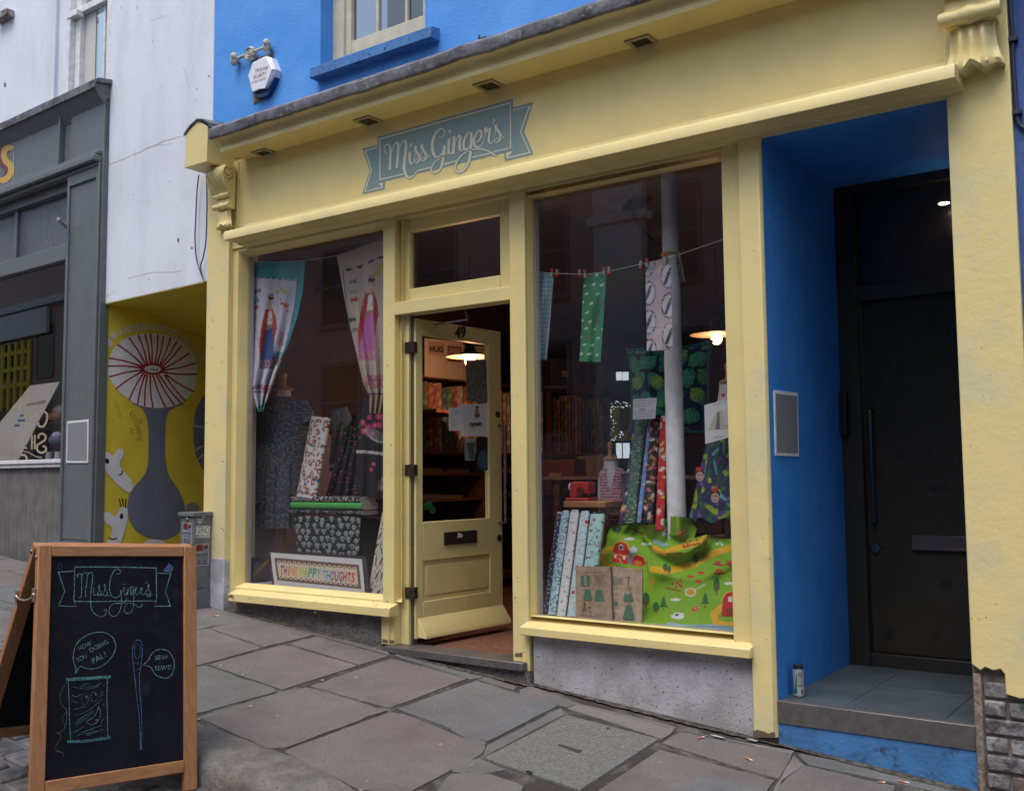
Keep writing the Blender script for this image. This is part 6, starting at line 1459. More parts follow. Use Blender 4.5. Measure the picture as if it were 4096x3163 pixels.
p_green=motif((.03,.065,.05),[(.013,1,leafy(.005,.0035),(.10,.20,.15)),(.02,2,leafy(.006,.005,.55),(.22,.30,.24)),(.05,4,rndp(.005,0,.3),(.4,.12,.12))])
p_blue=motif((.12,.24,.48),[(.035,1,rndp(.009,0,.5),(.35,.40,.52)),(.03,2,rndp(.006,.5,1),(.05,.10,.25)),(.04,3,rndp(.006,0,.4),(.35,.04,.08))])
p_black=motif((.012,.012,.016),[(.06,1,leafy(.024,.010),(.32,.05,.08)),(.06,1,rnd(.009),(.42,.18,.10)),(.055,4,leafy(.018,.008,.4),(.30,.16,.05)),(.07,6,leafy(.024,.010,.55),(.38,.38,.38)),(.045,7,leafy(.014,.003),(.2,.06,.06))])
p_red=motif((.42,.015,.02),[(.065,1,leafy(.022,.013,0,.6),(.5,.45,.42)),(.07,4,leafy(.02,.009,.5),(.5,.36,.03)),(.05,7,leafy(.022,.003),(.30,.10,.03)),(.06,9,rndp(.010,.3,1),(.30,.13,.08))])
G6='tall fabric bolts leaning against the column'
bolt('fabric_bolt','purple jungle print bolt, leftmost of the tall bolts left of the column',(2487,2098),(2545,1730),.52,.70,30,p_lion,G6)
bolt('fabric_bolt','dark green leaf print bolt with a wide roll, left of the column',(2520,2095),(2562,1672),.50,.68,48,p_green,G6,nu=44)
bolt('fabric_bolt','slim sky blue bolt between the green and black tall bolts',(2555,2090),(2604,1672),.48,.66,20,p_blue,G6)
bolt('fabric_bolt','black bolt printed with pink and orange figures beside the red bolt',(2590,2096),(2624,1665),.46,.64,44,p_black,G6,nu=44)
bolt('fabric_bolt','red bolt with white and yellow flowers, touching the column',(2638,2120),(2658,1672),.42,.60,36,p_red,G6)
p_navy=motif((.015,.03,.10),[(.026,1,leafy(.008,.004),(.40,.20,.08)),(.026,1,rndp(.003,.3,1),(.5,.5,.5))])
p_l1=motif((.36,.50,.56),[(.045,1,lambda dx,dy,r,q:np.abs(dx**2+dy**2-.00018)<.00006,(.03,.10,.18)),(.04,3,leafy(.012,.004),(.04,.16,.22))])
p_l2=motif((.50,.52,.55),[(.05,1,leafy(.010,.003),(.18,.16,.15)),(.06,2,rndp(.007,0,.4),(.42,.08,.08)),(.05,4,leafy(.012,.003,.5),(.12,.30,.30))])
p_l3=motif((.38,.50,.56),[(.085,1,lambda dx,dy,r,q:np.abs(dx**2+dy**2-.0007)<.00008,(.22,.20,.22)),(.085,1,rndp(.012,0,.5),(.40,.05,.05)),(.05,4,rndp(.004,0,1),(.25,.3,.33))])
p_l4=motif((.30,.48,.48),[(.07,1,lambda dx,dy,r,q:np.abs(np.hypot(dx,dy)-.013-.006*np.cos(3*np.arctan2(dy,dx)))<.0025,(.08,.10,.10)),(.04,3,leafy(.010,.005,0,.5),(.28,.05,.14)),(.045,5,leafy(.011,.005,.4),(.05,.07,.06))])
G7='pale fabric bolts fanned out at the left of the right window'
bolt('fabric_bolt','navy bolt with small brown motifs, leftmost of the leaning pale bolts',(2181,2452),(2238,2055),.15,.38,26,p_navy,G7)
bolt('fabric_bolt','pale blue bolt with dark blue curls next to the navy bolt',(2208,2458),(2263,2050),.145,.37,38,p_l1,G7)
bolt('fabric_bolt','white bolt dotted with red and teal, middle of the leaning pale bolts',(2245,2464),(2300,2048),.14,.36,42,p_l2,G7)
bolt('fabric_bolt','light blue bolt with large ringed toadstools right of the white bolt',(2288,2466),(2341,2052),.14,.35,44,p_l3,G7)
bolt('fabric_bolt','mint bolt with animals and flowers, widest and rightmost of the pale bolts',(2345,2440),(2392,2058),.16,.34,66,p_l4,G7,nu=50)
# stool and sewing machine
SY=.46; a=P(2252,2000,SY); b=P(2421,2032,SY)
st=thing('wooden_stool','low wooden stool top holding the red sewing machine','stool',((a.x+b.x)/2,SY+.16,.80),None)
M().box(a.x,b.x,SY,SY+.34,b.z,a.z-.004).build('seat',mat('stool_wood',(.36,.16,.065),(.26,.105,.04),scale=4,rough=.5,stretch=(1,10,10)),st,bevel=.008)
for dx_ in (.03,b.x-a.x-.06):
    for dy_ in (.03,.29): M().box(a.x+dx_,a.x+dx_+.03,SY+dy_,SY+dy_+.03,.80,b.z).build('leg',m_shelf,st)
zt3=a.z-.004; SM=thing('sewing_machine','small red toy sewing machine on the wooden stool','sewing machine',((a.x+b.x)/2,SY+.12,zt3))
X0=P(2292,1990,SY+.12).x; X1=P(2366,1990,SY+.12).x; Zs=P(2330,1925,SY+.12).z; w_=X1-X0; y0=SY+.08; y1=SY+.17; hz=Zs-zt3
m_red=mat('red_enamel',(.42,.02,.012),rough=.3,coat=.5)
M().box(X0-.02,X1+.01,y0-.02,y1+.02,zt3,zt3+.018).build('base',m_red,SM,bevel=.006)
m=M(); m.prism([(X0,y0,zt3+.018),(X0+w_*.34,y0,zt3+.018),(X0+w_*.36,y0,zt3+hz*.55),(X0+w_*.52,y0,zt3+hz*.68),(X0+w_*.74,y0,zt3+hz*.64),(X0+w_*.76,y0,zt3+hz*.36),(X1,y0,zt3+hz*.36),(X1+.004,y0,zt3+hz*.95),(X0+w_*.8,y0,zt3+hz),(X0+w_*.1,y0,zt3+hz),(X0,y0,zt3+hz*.9)],(0,y1-y0,0)); m.build('body',m_red,SM,bevel=.012,seg=4)
M().lathe((X0-.004,(y0+y1)/2,zt3+hz*.72),[(.001,.018),(.026,.016),(.028,.004),(.02,0)],18,(-1,0,0)).build('hand_wheel',m_whitep,SM)
M().tube([(X1-.018,(y0+y1)/2,zt3+hz*.38),(X1-.018,(y0+y1)/2,zt3+.03)],.004,6).build('needle_bar',m_steel,SM)

# --- dress forms
def form(name,label,px,ytop,yneck,Y,wneck,body,parts_label=None,basez=None):
    """knob at the top; body list of (z_px, halfwidth_px)"""
    t=thing(name,label,'dress form',(P(px,yneck,Y).x,Y,basez if basez else P(px,body[-1][0],Y).z))
    sc_=(P(px+100,yneck,Y).x-P(px,yneck,Y).x)/100; X=P(px,yneck,Y).x
    z=lambda y:P(px,y,Y).z
    zn=z(yneck); zt_=z(ytop); h=zt_-zn
    M().lathe((X,Y,zn),[(wneck*.5*sc_,0),(wneck*.52*sc_,h*.06),(wneck*.45*sc_,h*.14),(wneck*.22*sc_,h*.22),(wneck*.14*sc_,h*.34),(wneck*.17*sc_,h*.46),(wneck*.13*sc_,h*.52),(wneck*.2*sc_,h*.82),(wneck*.19*sc_,h*.94),(wneck*.08*sc_,h)],20).build('knob',mat('turned_pine',(.40,.22,.11),(.30,.15,.07),scale=6,rough=.4,stretch=(1,1,12)),t)
    m=M().loft([(X+dx*sc_,Y,z(y),hw*sc_,hw*sc_*d_) for y,hw,d_,dx in body],28); m.f.append(tuple(range(28))); m.fc.append(None)
    m.build('torso',mat('calico',(.50,.47,.47),rough=.85,bump=.2,bscale=200),t)
    return t,X,z,sc_
def interp_rings(body,n):
    ys=[b_[0] for b_ in body]; yy=np.linspace(ys[0],ys[-1],n); return [(y,np.interp(y,ys,[b_[1] for b_ in body]),np.interp(y,ys,[b_[2] for b_ in body]),np.interp(y,ys,[b_[3] for b_ in body])) for y in yy]
# tweed dress
Yd=.50
t,X,z,s_=form('dress_form','wooden topped dress form wearing the tweed dress at the left of the window','x' and 1132,1490,1562,Yd,56,[(1562,24,.8,0),(1580,24,.8,0),(1600,34,.75,0),(1625,70,.6,0),(1680,78,.6,0),(1760,70,.65,-3),(1850,64,.65,-5),(1950,72,.65,-8),(2040,78,.65,-10)],basez=.83)
M().tube([(X,Yd,z(2100)),(X,Yd,.86)],.028,12).build('pole',mat('turned_pine'),t)
for an in (2.6,-.6,4.4): M().tube([(X,Yd,.97),(X+.12*math.cos(an),Yd+.12*math.sin(an),.95),(X+.24*math.cos(an),Yd+.24*math.sin(an),.845)],[.022,.02,.014],8).build('leg',mat('turned_pine'),t)
db=[(1588,38,.7,0),(1600,60,.6,0),(1620,86,.5,0),(1650,92,.55,0),(1700,88,.6,0),(1780,86,.62,-6),(1860,84,.65,-10),(1950,88,.65,-16),(2050,92,.66,-22),(2108,94,.66,-26)]
def tweed(Pp):
    a=np.arctan2(Pp[...,1]-Yd,Pp[...,0]-X); u=np.floor(a*.17/.0058*1.0); v=np.floor(Pp[...,2]/.0062); h=hsh(u,v,1); c=fill(a.shape,(.012,.012,.018))
    g_=((u+v)%2==0); c[g_]=(.10,.10,.13); c[g_&(h>.6)]=(.32,.33,.36); c[g_&(h>.85)]=(.10,.22,.28); fold_shade=(np.abs(np.sin(a*5+.4))>.97)&(Pp[...,2]<z(1850)); c[fold_shade]*=.35; return c  # fold shade put into the cloth colour as dark lines low on the dress
rg=[(X+dx*s_,Yd,z(y),hw*s_*(1),hw*s_*d_) for y,hw,d_,dx in interp_rings(db,150)]
m=M(); n=200; pos=np.zeros((len(rg),n,3)); A=np.arange(n)/n*6.2832
for i,(cx,cy,cz,rx,ry) in enumerate(rg):
    k=max(0,(i/len(rg)-.35))*1.3; ww=1+.035*k*np.cos(A*7+.5)+.02*k*np.cos(A*13)
    pos[i,:,0]=cx+rx*np.cos(A)*ww; pos[i,:,1]=cy+ry*np.sin(A)*ww; pos[i,:,2]=cz
m.grid(pos,tweed(pos),wrap=True); dr_=tag(m.build('tweed_dress',m_cloth,None),'black and white tweed shift dress on the dress form in the left window','dress')
m=M()
for sg_ in (-1,1):
    pts=[(X+sg_*72*s_,Yd,z(1618)),(X+sg_*100*s_,Yd-.01,z(1660)),(X+sg_*112*s_,Yd-.02,z(1700))]
    zz=np.linspace(0,1,30); C0=np.array([[np.interp(t_,[0,.5,1],[p[k] for p in pts]) for k in range(3)] for t_ in zz]); pos=np.zeros((30,48,3)); A=np.arange(48)/48*6.2832
    for i in range(30): pos[i]=C0[i]+np.stack([np.cos(A)*.045,np.sin(A)*.05,np.sin(A)*0+np.cos(A)*sg_*.025],-1)
    m.grid(pos,tweed(pos),wrap=True)
o=m.build('sleeves',m_cloth,dr_)
# cherry vest on a child's form
Yv=.80
t,X,z,s_=form('dress_form','small wooden topped dress form wearing the cherry print waistcoat',2441,1766,1840,Yv,46,[(1838,22,.85,0),(1865,24,.85,0),(1890,42,.7,2),(1920,50,.65,2),(1980,52,.65,2),(2060,50,.65,2),(2100,46,.65,2)])
def cher(Pp):
    a=np.arctan2(Pp[...,1]-Yv,Pp[...,0]-X); u=a*.1; c=fill(a.shape,(.46,.42,.44)); dx,dy,r,q=cells(u,Pp[...,2],.0185,3,.25); mm=dx**2+dy**2<.0075**2; c[mm]=(.26,.012,.05); c[mm&(r<.35)]=(.35,.04,.10); return c
X_v=X; rg=[(X+(2+7)*s_,Yv,z(y),(hw+5)*s_,(hw*.68+5)*s_) for y,hw in zip(np.linspace(1872,2095,110),np.interp(np.linspace(1872,2095,110),[1872,1895,1930,2000,2095],[30,48,46,47,44]))]
pos=np.zeros((110,120,3)); A=np.arange(120)/120*6.2832
for i,(cx,cy,cz,rx,ry) in enumerate(rg): pos[i,:,0]=cx+rx*np.cos(A); pos[i,:,1]=cy+ry*np.sin(A); pos[i,:,2]=cz
keep=np.ones((109,120),bool)
for i in range(109):
    for j in range(120):
        a=A[j]; fx_=math.cos(a); front=math.sin(a)<0; t_=i/109
        if front and abs(fx_-.15)<max(0,.42*(1-t_/.40)): keep[i,j]=False
        if fx_<-.72 and t_>.12: keep[i,j]=False
        if fx_>.85 and t_>.1 and t_<.6: keep[i,j]=False
tag(M().grid(pos,cher(pos),keep=keep,wrap=True).build('cherry_waistcoat',m_cloth,None,solid=.004),'white waistcoat printed with dark red cherries on the small dress form','waistcoat')
# right-hand form with tropical dress
Yr=.62
t,X,z,s_=form('dress_form','wooden topped dress form wearing the tropical print dress, half hidden at the right',2912,1452,1532,Yr,66,[(1530,34,.8,0),(1560,36,.8,0),(1600,42,.75,0),(1640,90,.6,4),(1700,100,.6,4),(1800,88,.6,4),(1950,100,.65,4)])
def trop(Pp):
    a=np.arctan2(Pp[...,1]-Yr,Pp[...,0]-X); u=a*.2; V=Pp[...,2]; c=fill(a.shape,(.03,.035,.09))
    for cell,seed,fn,col in ((.09,1,leafy(.05,.014),(.02,.12,.05)),(.11,2,leafy(.055,.016,0,.55),(.22,.36,.03)),(.10,6,leafy(.045,.013,.45),(.13,.07,.30)),(.12,9,leafy(.05,.012,.5),(.10,.32,.38)),(.09,11,rndp(.016,0,.4),(.38,.42,.04)),(.13,13,rndp(.012,.6,1),(.45,.06,.03))):
        dx,dy,r,q=cells(u,V,cell,seed); c[fn(dx,dy,r,q)]=col
    return c
yy=np.linspace(1700,2078,150); rg=[(X+dx*s_,Yr,z(y),hw*s_,hw*s_*.7) for y,hw,dx in zip(yy,np.interp(yy,[1700,1760,1850,2078],[92,84,104,150]),np.interp(yy,[1700,2078],[0,-8]))]
pos=np.zeros((150,170,3)); A=np.arange(170)/170*6.2832
for i,(cx,cy,cz,rx,ry) in enumerate(rg):
    k=i/150; ww=1+.05*k*np.cos(A*9+.3); pos[i,:,0]=cx+rx*np.cos(A)*ww; pos[i,:,1]=cy+ry*np.sin(A)*ww; pos[i,:,2]=cz+.015*k*np.cos(A*9)
dt=tag(M().grid(pos,trop(pos),wrap=True).build('tropical_dress',m_cloth,None,solid=.003),'purple and green tropical leaf print dress flaring at the right edge of the window','dress')
ar=Art(lambda px,py:P(px,py,Yr-.22),(0,-1,0),base=.002)
for cx,cy,s2 in ((2800,1905,1),(2862,1990,1.05)):
    ar.ell(cx,cy-14*s2,19*s2,22*s2,(.03,.02,.02)); ar.ell(cx,cy,16*s2,19*s2,(.42,.27,.22)); ar.ell(cx-2,cy-30*s2,14*s2,8*s2,(.40,.03,.02)); 
    for e in (-7,7): ar.ell(cx+e,cy+1,4.2,3.2,(.6,.6,.6)); ar.ell(cx+e,cy+1,2,2.2,(.03,.02,.02))
    ar.stroke([(cx-11,cy-5),(cx-3,cy-6),(cx+3,cy-6),(cx+11,cy-5)],2,(.03,.02,.02)); ar.ell(cx,cy+11,3,1.6,(.35,.05,.06))
o=ar.build('printed_faces',m_paint,dt)
M().tube([(X-.02,Yr,z(2080)),(X-.02,Yr,.80)],.022,10).build('pole',mat('turned_pine'),t)
tag(M().box(P(2830,2148,.9).x,P(2990,2148,.9).x,.9,1.1,P(2850,2160,.9).z,P(2850,2143,.9).z).build('wooden_shelf_edge',mat('stool_wood'),None,bevel=.003),'thin wooden shelf edge below the tropical dress','shelf')
def f(ar):
    ar.poly([(2832,1720),(2868,1643),(2890,1640),(2915,1715)],(.45,.40,.33)); ar.poly([(2862,1718),(2870,1650),(2878,1648),(2880,1715)],(.12,.12,.13)); ar.poly([(2893,1625),(2925,1616),(2925,1690),(2897,1700)],(.60,.60,.62))
    for k in range(6): ar.stroke([(2897,1640+k*9),(2921,1634+k*9)],1.2,(.12,.12,.14))
    ar.text('The Tryon',(2858,1752),(40,-6),(0,-8),(.15,.15,.15)); ar.text('WORKSHOP',(2852,1620),(36,-6),(0,-5),(.2,.2,.2))
def papr(name,label,pts,Y,fn,th=.002,col=(.56,.57,.62)):
    return paper(name,label,pts,fn,'notice',lambda a_,b_:P(a_,b_,Y),Vector((0,-1,0)),th,col)
papr('dress_notice','white pattern sheet with a striped dress pinned on the right-hand dress form',[(2817,1620),(2925,1592),(2928,1745),(2821,1776)],.38,f)
m=M(); heart(m,P(2893,1580,.37),.012); tag(m.build('heart_pin',m_paint,None),'red heart pin holding the notice on the right-hand dress form','pin')
def f(ar):
    for k,l in enumerate((84,70,62,24,82,76,70)): ar.stroke([(2538+(20 if k==3 else 0),1604+k*11),(2538+l*.98+(20 if k==3 else 0),1601+k*10.5)],1.6,(.12,.18,.33))
    ar.text('£45',(2560,1642),(18,0),(0,-8),(.12,.18,.33))
papr('price_card','small white handwritten card in front of the cushion',[(2533,1596),(2627,1591),(2621,1673),(2531,1677)],.56,f)
# cushion with monstera leaves
Yq=.92
ccx=P(2678,1540,Yq); hw=(P(2842,1540,Yq).x-P(2512,1540,Yq).x)/2; hh_=(P(2678,1385,Yq).z-P(2678,1735,Yq).z)/2
cz_=P(2678,1560,Yq).z
nu,nv=150,150; u,v=np.meshgrid(np.linspace(-1,1,nu),np.linspace(-1,1,nv)); e=(1-.10*(1-v**2))*1.0; e2=(1-.08*(1-u**2))
th_=.16*np.clip((1-u**4)*(1-v**4),0,1)**.6
def monst(U,V):
    c=fill(U.shape,(.010,.022,.05))
    for cell,seed,pal in ((.125,1,[(.05,.27,.17),(.08,.36,.20)]),(.12,5,[(.03,.18,.19),(.06,.32,.12)]),(.13,9,[(.22,.42,.10),(.05,.28,.20)])):
        dx,dy,r,q=cells(U,V,cell,seed,.5); an=q*6.28; x=dx*np.cos(an)+dy*np.sin(an); y=dy*np.cos(an)-dx*np.sin(an)
        R_=np.hypot(x,y); th=np.arctan2(y,x); rad_=.058*(.78+.22*np.cos(th))
        leaf=(R_<rad_)&~((np.abs(np.sin(th*4.5+.6))<.34)&(R_>.020)&(np.abs(th)<2.8)&(np.abs(y)>.004))
        c[leaf&(r<.5)]=pal[0]; c[leaf&(r>=.5)]=pal[1]; mm=leaf&(np.abs(y)<.0016); c[mm]=c[mm]*1.8
    return c
cols=monst(u*hw,v*hh_)
m=M(); 
for sd in (-1,1):
    pos=np.stack([ccx.x+u*hw*e,Yq+sd*th_/2+ .05*v*0,cz_+v*hh_*e2],-1); m.grid(pos,cols)
CU=thing('leaf_cushion','dark green monstera leaf cushion with teal pompom edge behind the white column','cushion',(ccx.x,Yq,cz_-hh_)); m.build('cover',m_cloth,CU)
m=M()
for t_ in np.linspace(-1,1,27):
    for a_,b_ in ((t_,1),(t_,-1),(1,t_),(-1,t_)):
        ee=(1-.10*(1-b_**2)); e3=(1-.08*(1-a_**2)); m.ell((ccx.x+a_*hw*ee*1.02,Yq-.005,cz_+b_*hh_*e3*1.02),.0125,.0125,.0125,8,6)
m.build('pompom_trim',mat('teal_pompom',(.02,.15,.18),rough=1),CU)
# open book
def page(pts,col,prints,nm,bk_):
    tf=lambda x,y:P(x,y,.135); q=[tf(*p) for p in pts]; M().prism(q,(0,.012,0),col).build(nm,mat('aged_paper',attr=True,c2=(.8,.74,.68),scale=30,rough=.9),bk_)
    ar=Art(tf,(0,-1,0),base=.001); prints(ar); ar.build(nm+'_print',m_paint,bk_)
BK_=thing('open_book','old open sewing book with green skirt drawings leaning on the window sill','book',P(2440,2480,.135))
GB2=(.07,.16,.12); IK=(.10,.07,.06)
def lp(ar):
    ar.text('HOW TO MAKE A SLIP',(2341,2292),(66,0),(0,-7),IK)
    ar.poly([(2322,2301),(2361,2301),(2360,2345),(2324,2345)],GB2); ar.poly([(2337,2302),(2345,2302),(2348,2340),(2338,2340)],(.30,.24,.2)); ar.poly([(2341,2356),(2362,2356),(2371,2402),(2333,2402)],GB2); ar.poly([(2385,2358),(2408,2358),(2420,2405),(2377,2403)],GB2)
    ar.ell(2339,2415,5,6,IK); ar.poly([(2334,2422),(2345,2422),(2348,2438),(2331,2438)],GB2); ar.stroke([(2336,2438),(2335,2458)],2,IK); ar.stroke([(2344,2438),(2345,2458)],2,IK); ar.ell(2359,2428,5,5,IK); ar.poly([(2354,2434),(2364,2434),(2366,2446),(2352,2446)],(.3,.22,.17)); ar.stroke([(2322,2460),(2375,2462)],2.5,IK)
    for k in range(4): ar.stroke([(2379,2300+k*7),(2379+(42,34,40,30)[k],2300+k*7)],1.6,IK)
    for k in range(3): ar.stroke([(2378,2328+k*7),(2378+(48,30,50)[k],2328+k*7)],1.3,IK)
    for k in range(2): ar.stroke([(2386,2420+k*7),(2418,2421+k*7)],1.4,IK); ar.stroke([(2388,2452+k*6),(2430,2454+k*6)],1.3,IK)
def rp(ar):
    for k in range(6): ar.stroke([(2448,2306+k*6),(2448+(25,42,44,40,46,44)[k],2307+k*6)],1.4,IK)
    for y in (2352,2372,2378,2396,2430): ar.stroke([(2448,y),(2478,y)],1.4,IK)
    ar.poly([(2448,2402),(2475,2404),(2472,2420),(2450,2416)],GB2); ar.stroke([(2505,2308),(2522,2308),(2515,2320),(2514,2340)],3,IK); ar.stroke([(2503,2360),(2512,2342),(2516,2360),(2518,2345),(2526,2350),(2520,2362)],1.8,IK)
    ar.poly([(2500,2368),(2508,2376),(2518,2376),(2526,2368),(2534,2404),(2495,2402)],GB2); ar.poly([(2506,2418),(2526,2418),(2540,2476),(2492,2474)],GB2); ar.stroke([(2513,2422),(2508,2474)],1.2,(.03,.08,.06)); ar.stroke([(2520,2422),(2526,2474)],1.2,(.03,.08,.06)); ar.stroke([(2452,2455),(2462,2445),(2460,2465),(2472,2450)],2,IK)
page([(2302,2264),(2442,2266),(2450,2481),(2304,2470)],(.38,.29,.22),lp,'left_page',BK_)
page([(2446,2267),(2569,2277),(2567,2495),(2454,2484)],(.47,.37,.29),rp,'right_page',BK_)
q=[P(*a_,.128) for a_ in ((2441,2265),(2447,2266),(2455,2485),(2449,2482))]; M().prism(q,(0,.006,0)).build('gutter_shade',mat('book_gutter',(.10,.06,.045)),BK_)  # dark strip laid over the gutter as the shade between the pages
# --- big green farm cloth
X,Y=pxgrid(2330,2970,2055,2535,2.5)
sil=[(2436,2112),(2470,2092),(2540,2094),(2640,2098),(2664,2068),(2700,2062),(2760,2070),(2790,2110),(2775,2150),(2835,2134),(2850,2150),(2980,2158),(2980,2545),(2560,2500),(2330,2470),(2340,2380),(2390,2240)]
keep=inpoly(X,Y,sil)
tt=np.clip((Y-2100)/400,0,1); D=.62-.46*tt**.8
D=D+.034*np.sin((X+Y*.6)/34+.9*np.sin(Y/60))*(.45+tt*.2)+.016*np.sin((X*.8-Y*1.3)/21)*np.clip((2330-Y)/120,0,1)+.028*np.exp(-((Y-(2250+(X-2700)*.02*0+60*np.cos((X-2740)/130)))/24)**2)*(X>2590)*-1+.018*np.sin((X*.5-Y)/46)
D=D-.10*np.exp(-((Y-(2200-(X-2620)*.12))/30)**2)*np.clip((X-2600)/60,0,1)*np.clip((2850-X)/40,0,1)
D=D-.05*np.exp(-(np.abs(Y-2225-((X-2700)/75)**2*-30)/22)**2)*(np.abs(X-2700)<130)
D=np.maximum(D,.125)
near_col=np.exp(-(((X-2712)/48)**2))*np.clip((2200-Y)/60,0,1); D=D*(1-near_col)+(.37)*near_col
c=fill(X.shape,(.165,.33,.02)); n1=hsh(np.floor(X/90),np.floor(Y/70),3)
def pl(pts,col): c[inpoly(X,Y,pts)]=col
ORG=(.56,.33,.02); BARN=(.40,.02,.015); DG=(.02,.11,.035); BRN=(.22,.05,.01)
def fz(*pts): return [(x/1.776+2050,y/1.776+1950) for x,y in pts]
def band(pts,w): c[near(X,Y,fz(*pts),w)]=ORG
band([(760,430),(690,435),(645,470),(640,520),(680,560),(720,565)],10)
band([(1000,580),(1080,590),(1180,575),(1300,540),(1400,480),(1480,450),(1560,425)],13); band([(1010,430),(1080,470),(1130,440),(1200,420),(1300,400),(1380,350)],11)
band([(1560,835),(1480,850),(1430,900),(1450,960),(1520,975),(1570,975)],13)
pl(fz((705,530),(715,450),(712,440),(730,395),(770,378),(815,395),(828,440),(828,545),(810,545)),BARN); c[near(X,Y,fz((700,455),(730,395),(770,378),(815,395),(832,450)),2.)]=(.5,.38,.08); c[near(X,Y,fz((716,470),(828,490)),1.6)]=(.5,.38,.08)
pl(fz((755,405),(785,402),(787,440),(757,440)),(.55,.55,.5)); pl(fz((760,410),(781,408),(782,436),(761,436)),(.03,.05,.09)); pl(fz((720,478),(738,478),(738,498),(720,498)),(.5,.5,.45)); pl(fz((785,488),(800,488),(800,508),(785,508)),(.5,.5,.45)); pl(fz((752,500),(778,500),(778,540),(752,540)),(.22,.03,.01)); c[near(X,Y,fz((755,503),(775,537)),1.3)|near(X,Y,fz((775,503),(755,537)),1.3)]=(.5,.3,.08)
pl(fz((815,540),(850,548),(850,470),(828,450)),(.12,.14,.22)); pl(fz((850,548),(855,490),(880,472),(930,490),(948,520),(950,545),(915,565)),BARN); c[near(X,Y,fz((852,490),(880,472),(930,490),(952,530)),1.6)]=(.5,.38,.08); pl(fz((870,515),(915,520),(915,560),(868,552)),(.45,.12,.03))
pl(fz((835,430),(860,415),(888,430),(885,460),(840,465)),(.42,.46,.55))
pl(fz((1485,915),(1495,800),(1490,780),(1520,745),(1560,738),(1600,745),(1600,915)),BARN); c[near(X,Y,fz((1488,800),(1495,780),(1520,745),(1560,736)),2)]=(.5,.38,.08); pl(fz((1532,775),(1560,772),(1560,812),(1532,812)),(.55,.55,.5)); pl(fz((1520,855),(1570,855),(1570,915),(1520,915)),(.2,.03,.01))
for cx,cy,rx,ry in ((1450,690,22,50),(1075,820,0,0),(1020,850,22,38),(1300,505,24,32),(948,790,26,46),(745,290,34,34),(1110,262,22,20),(1085,565,16,26),(1112,580,14,24)):
    if rx: x_,y_=fz((cx,cy))[0]; c[indisc(X,Y,x_,y_,rx/1.776,ry/1.776)]=DG; c[near(X,Y,[(x_,y_),(x_,y_+ry/1.776*1.5)],1.5)]=BRN
for cx,cy,s in ((1075,820,1),(1370,795,1),):
    for k in range(3): pl(fz((cx-(16+8*k)*s,cy-15+22*k),(cx,cy-55+22*k),(cx+(16+8*k)*s,cy-15+22*k)),DG)
    c[near(X,Y,fz((cx,cy+25),(cx,cy+55)),2)]=BRN
for cx,cy in ((830,365),(950,400),(1160,795),(1540,680)):
    for dx_,r_ in ((-22,11),(0,15),(22,11)): x_,y_=fz((cx+dx_,cy))[0]; c[indisc(X,Y,x_,y_,r_/1.4,r_/2.2)]=(.55,.58,.55)
for pts in ([(1125,910),(1160,885),(1215,890),(1220,925),(1180,935),(1130,925)],[(1060,330),(1090,295),(1110,300),(1108,325),(1075,345)]):
    pl(fz(*pts),(.55,.55,.55)); x_,y_=fz(pts[1])[0]; c[indisc(X,Y,x_+5,y_+10,7,5)]=(.03,.03,.03)
pl(fz((1270,850),(1325,838),(1332,868),(1280,885)),(.42,.10,.02)); pl(fz((1168,310),(1215,292),(1228,325),(1180,345)),(.42,.10,.02))
for cx,cy in ((1300,855),(1320,850),(1190,318),(1210,310)): x_,y_=fz((cx,cy))[0]; c[indisc(X,Y,x_,y_,3,3)]=(.5,.45,.4)
for cx,cy in ((1170,675),(1195,660),(1190,690),(1140,680),(1160,705),(1200,705),(1225,385),(1265,378),(1310,370),(1215,415),(1245,400)): x_,y_=fz((cx,cy))[0]; c[indisc(X,Y,x_,y_,5.5,5)]=(.42,.03,.02)
for a_,b_ in (((1090,710),(1195,735)),((840,290),(935,335)),((900,262),(950,290)),((1100,470),(1210,465)),((1215,425),(1330,395))): c[near(X,Y,fz(a_,b_),3)]=BRN
for cx,cy in ((1460,530),(1465,590),(1340,605),(1320,665),(1545,530),(1265,632)):
    for dx_ in (-14,0,14): x_,y_=fz((cx+dx_,cy))[0]; c[indisc(X,Y,x_,y_,5,6)]=(.42,.04,.03)
    if cx>1400: c[near(X,Y,fz((cx-32,cy+16),(cx+36,cy+20)),4)]=BRN
x_,y_=fz((1265,742))[0]; c[indisc(X,Y,x_,y_,22,18)]=(.50,.45,.35); c[indisc(X,Y,x_,y_,16,12)]=(.45,.22,.02); c[near(X,Y,fz((1300,725),(1365,688)),2.)]=(.5,.48,.42)
pl(fz((975,650),(993,640),(1010,655),(1005,690),(980,688)),(.45,.22,.02)); c[near(X,Y,fz((990,690),(988,722)),2)]=(.45,.22,.02)
pl(fz((990,370),(1030,375),(1100,400),(1120,415),(1060,415),(1000,390)),(.20,.36,.45)); pl(fz((1100,955),(1250,975),(1400,970),(1570,985),(1570,1040),(1100,1000)),(.22,.38,.45))
for cx,cy in ((1455,400),(1475,390),(1490,405)): x_,y_=fz((cx,cy))[0]; c[indisc(X,Y,x_,y_,5,5)]=(.58,.58,.55)
tag(M().grid(PU(X,Y,D),c,keep=keep[:-1,:-1]).build('farm_cloth',m_cloth,None,solid=.003),'bright green farm print cloth with red barns heaped around the column foot','fabric')

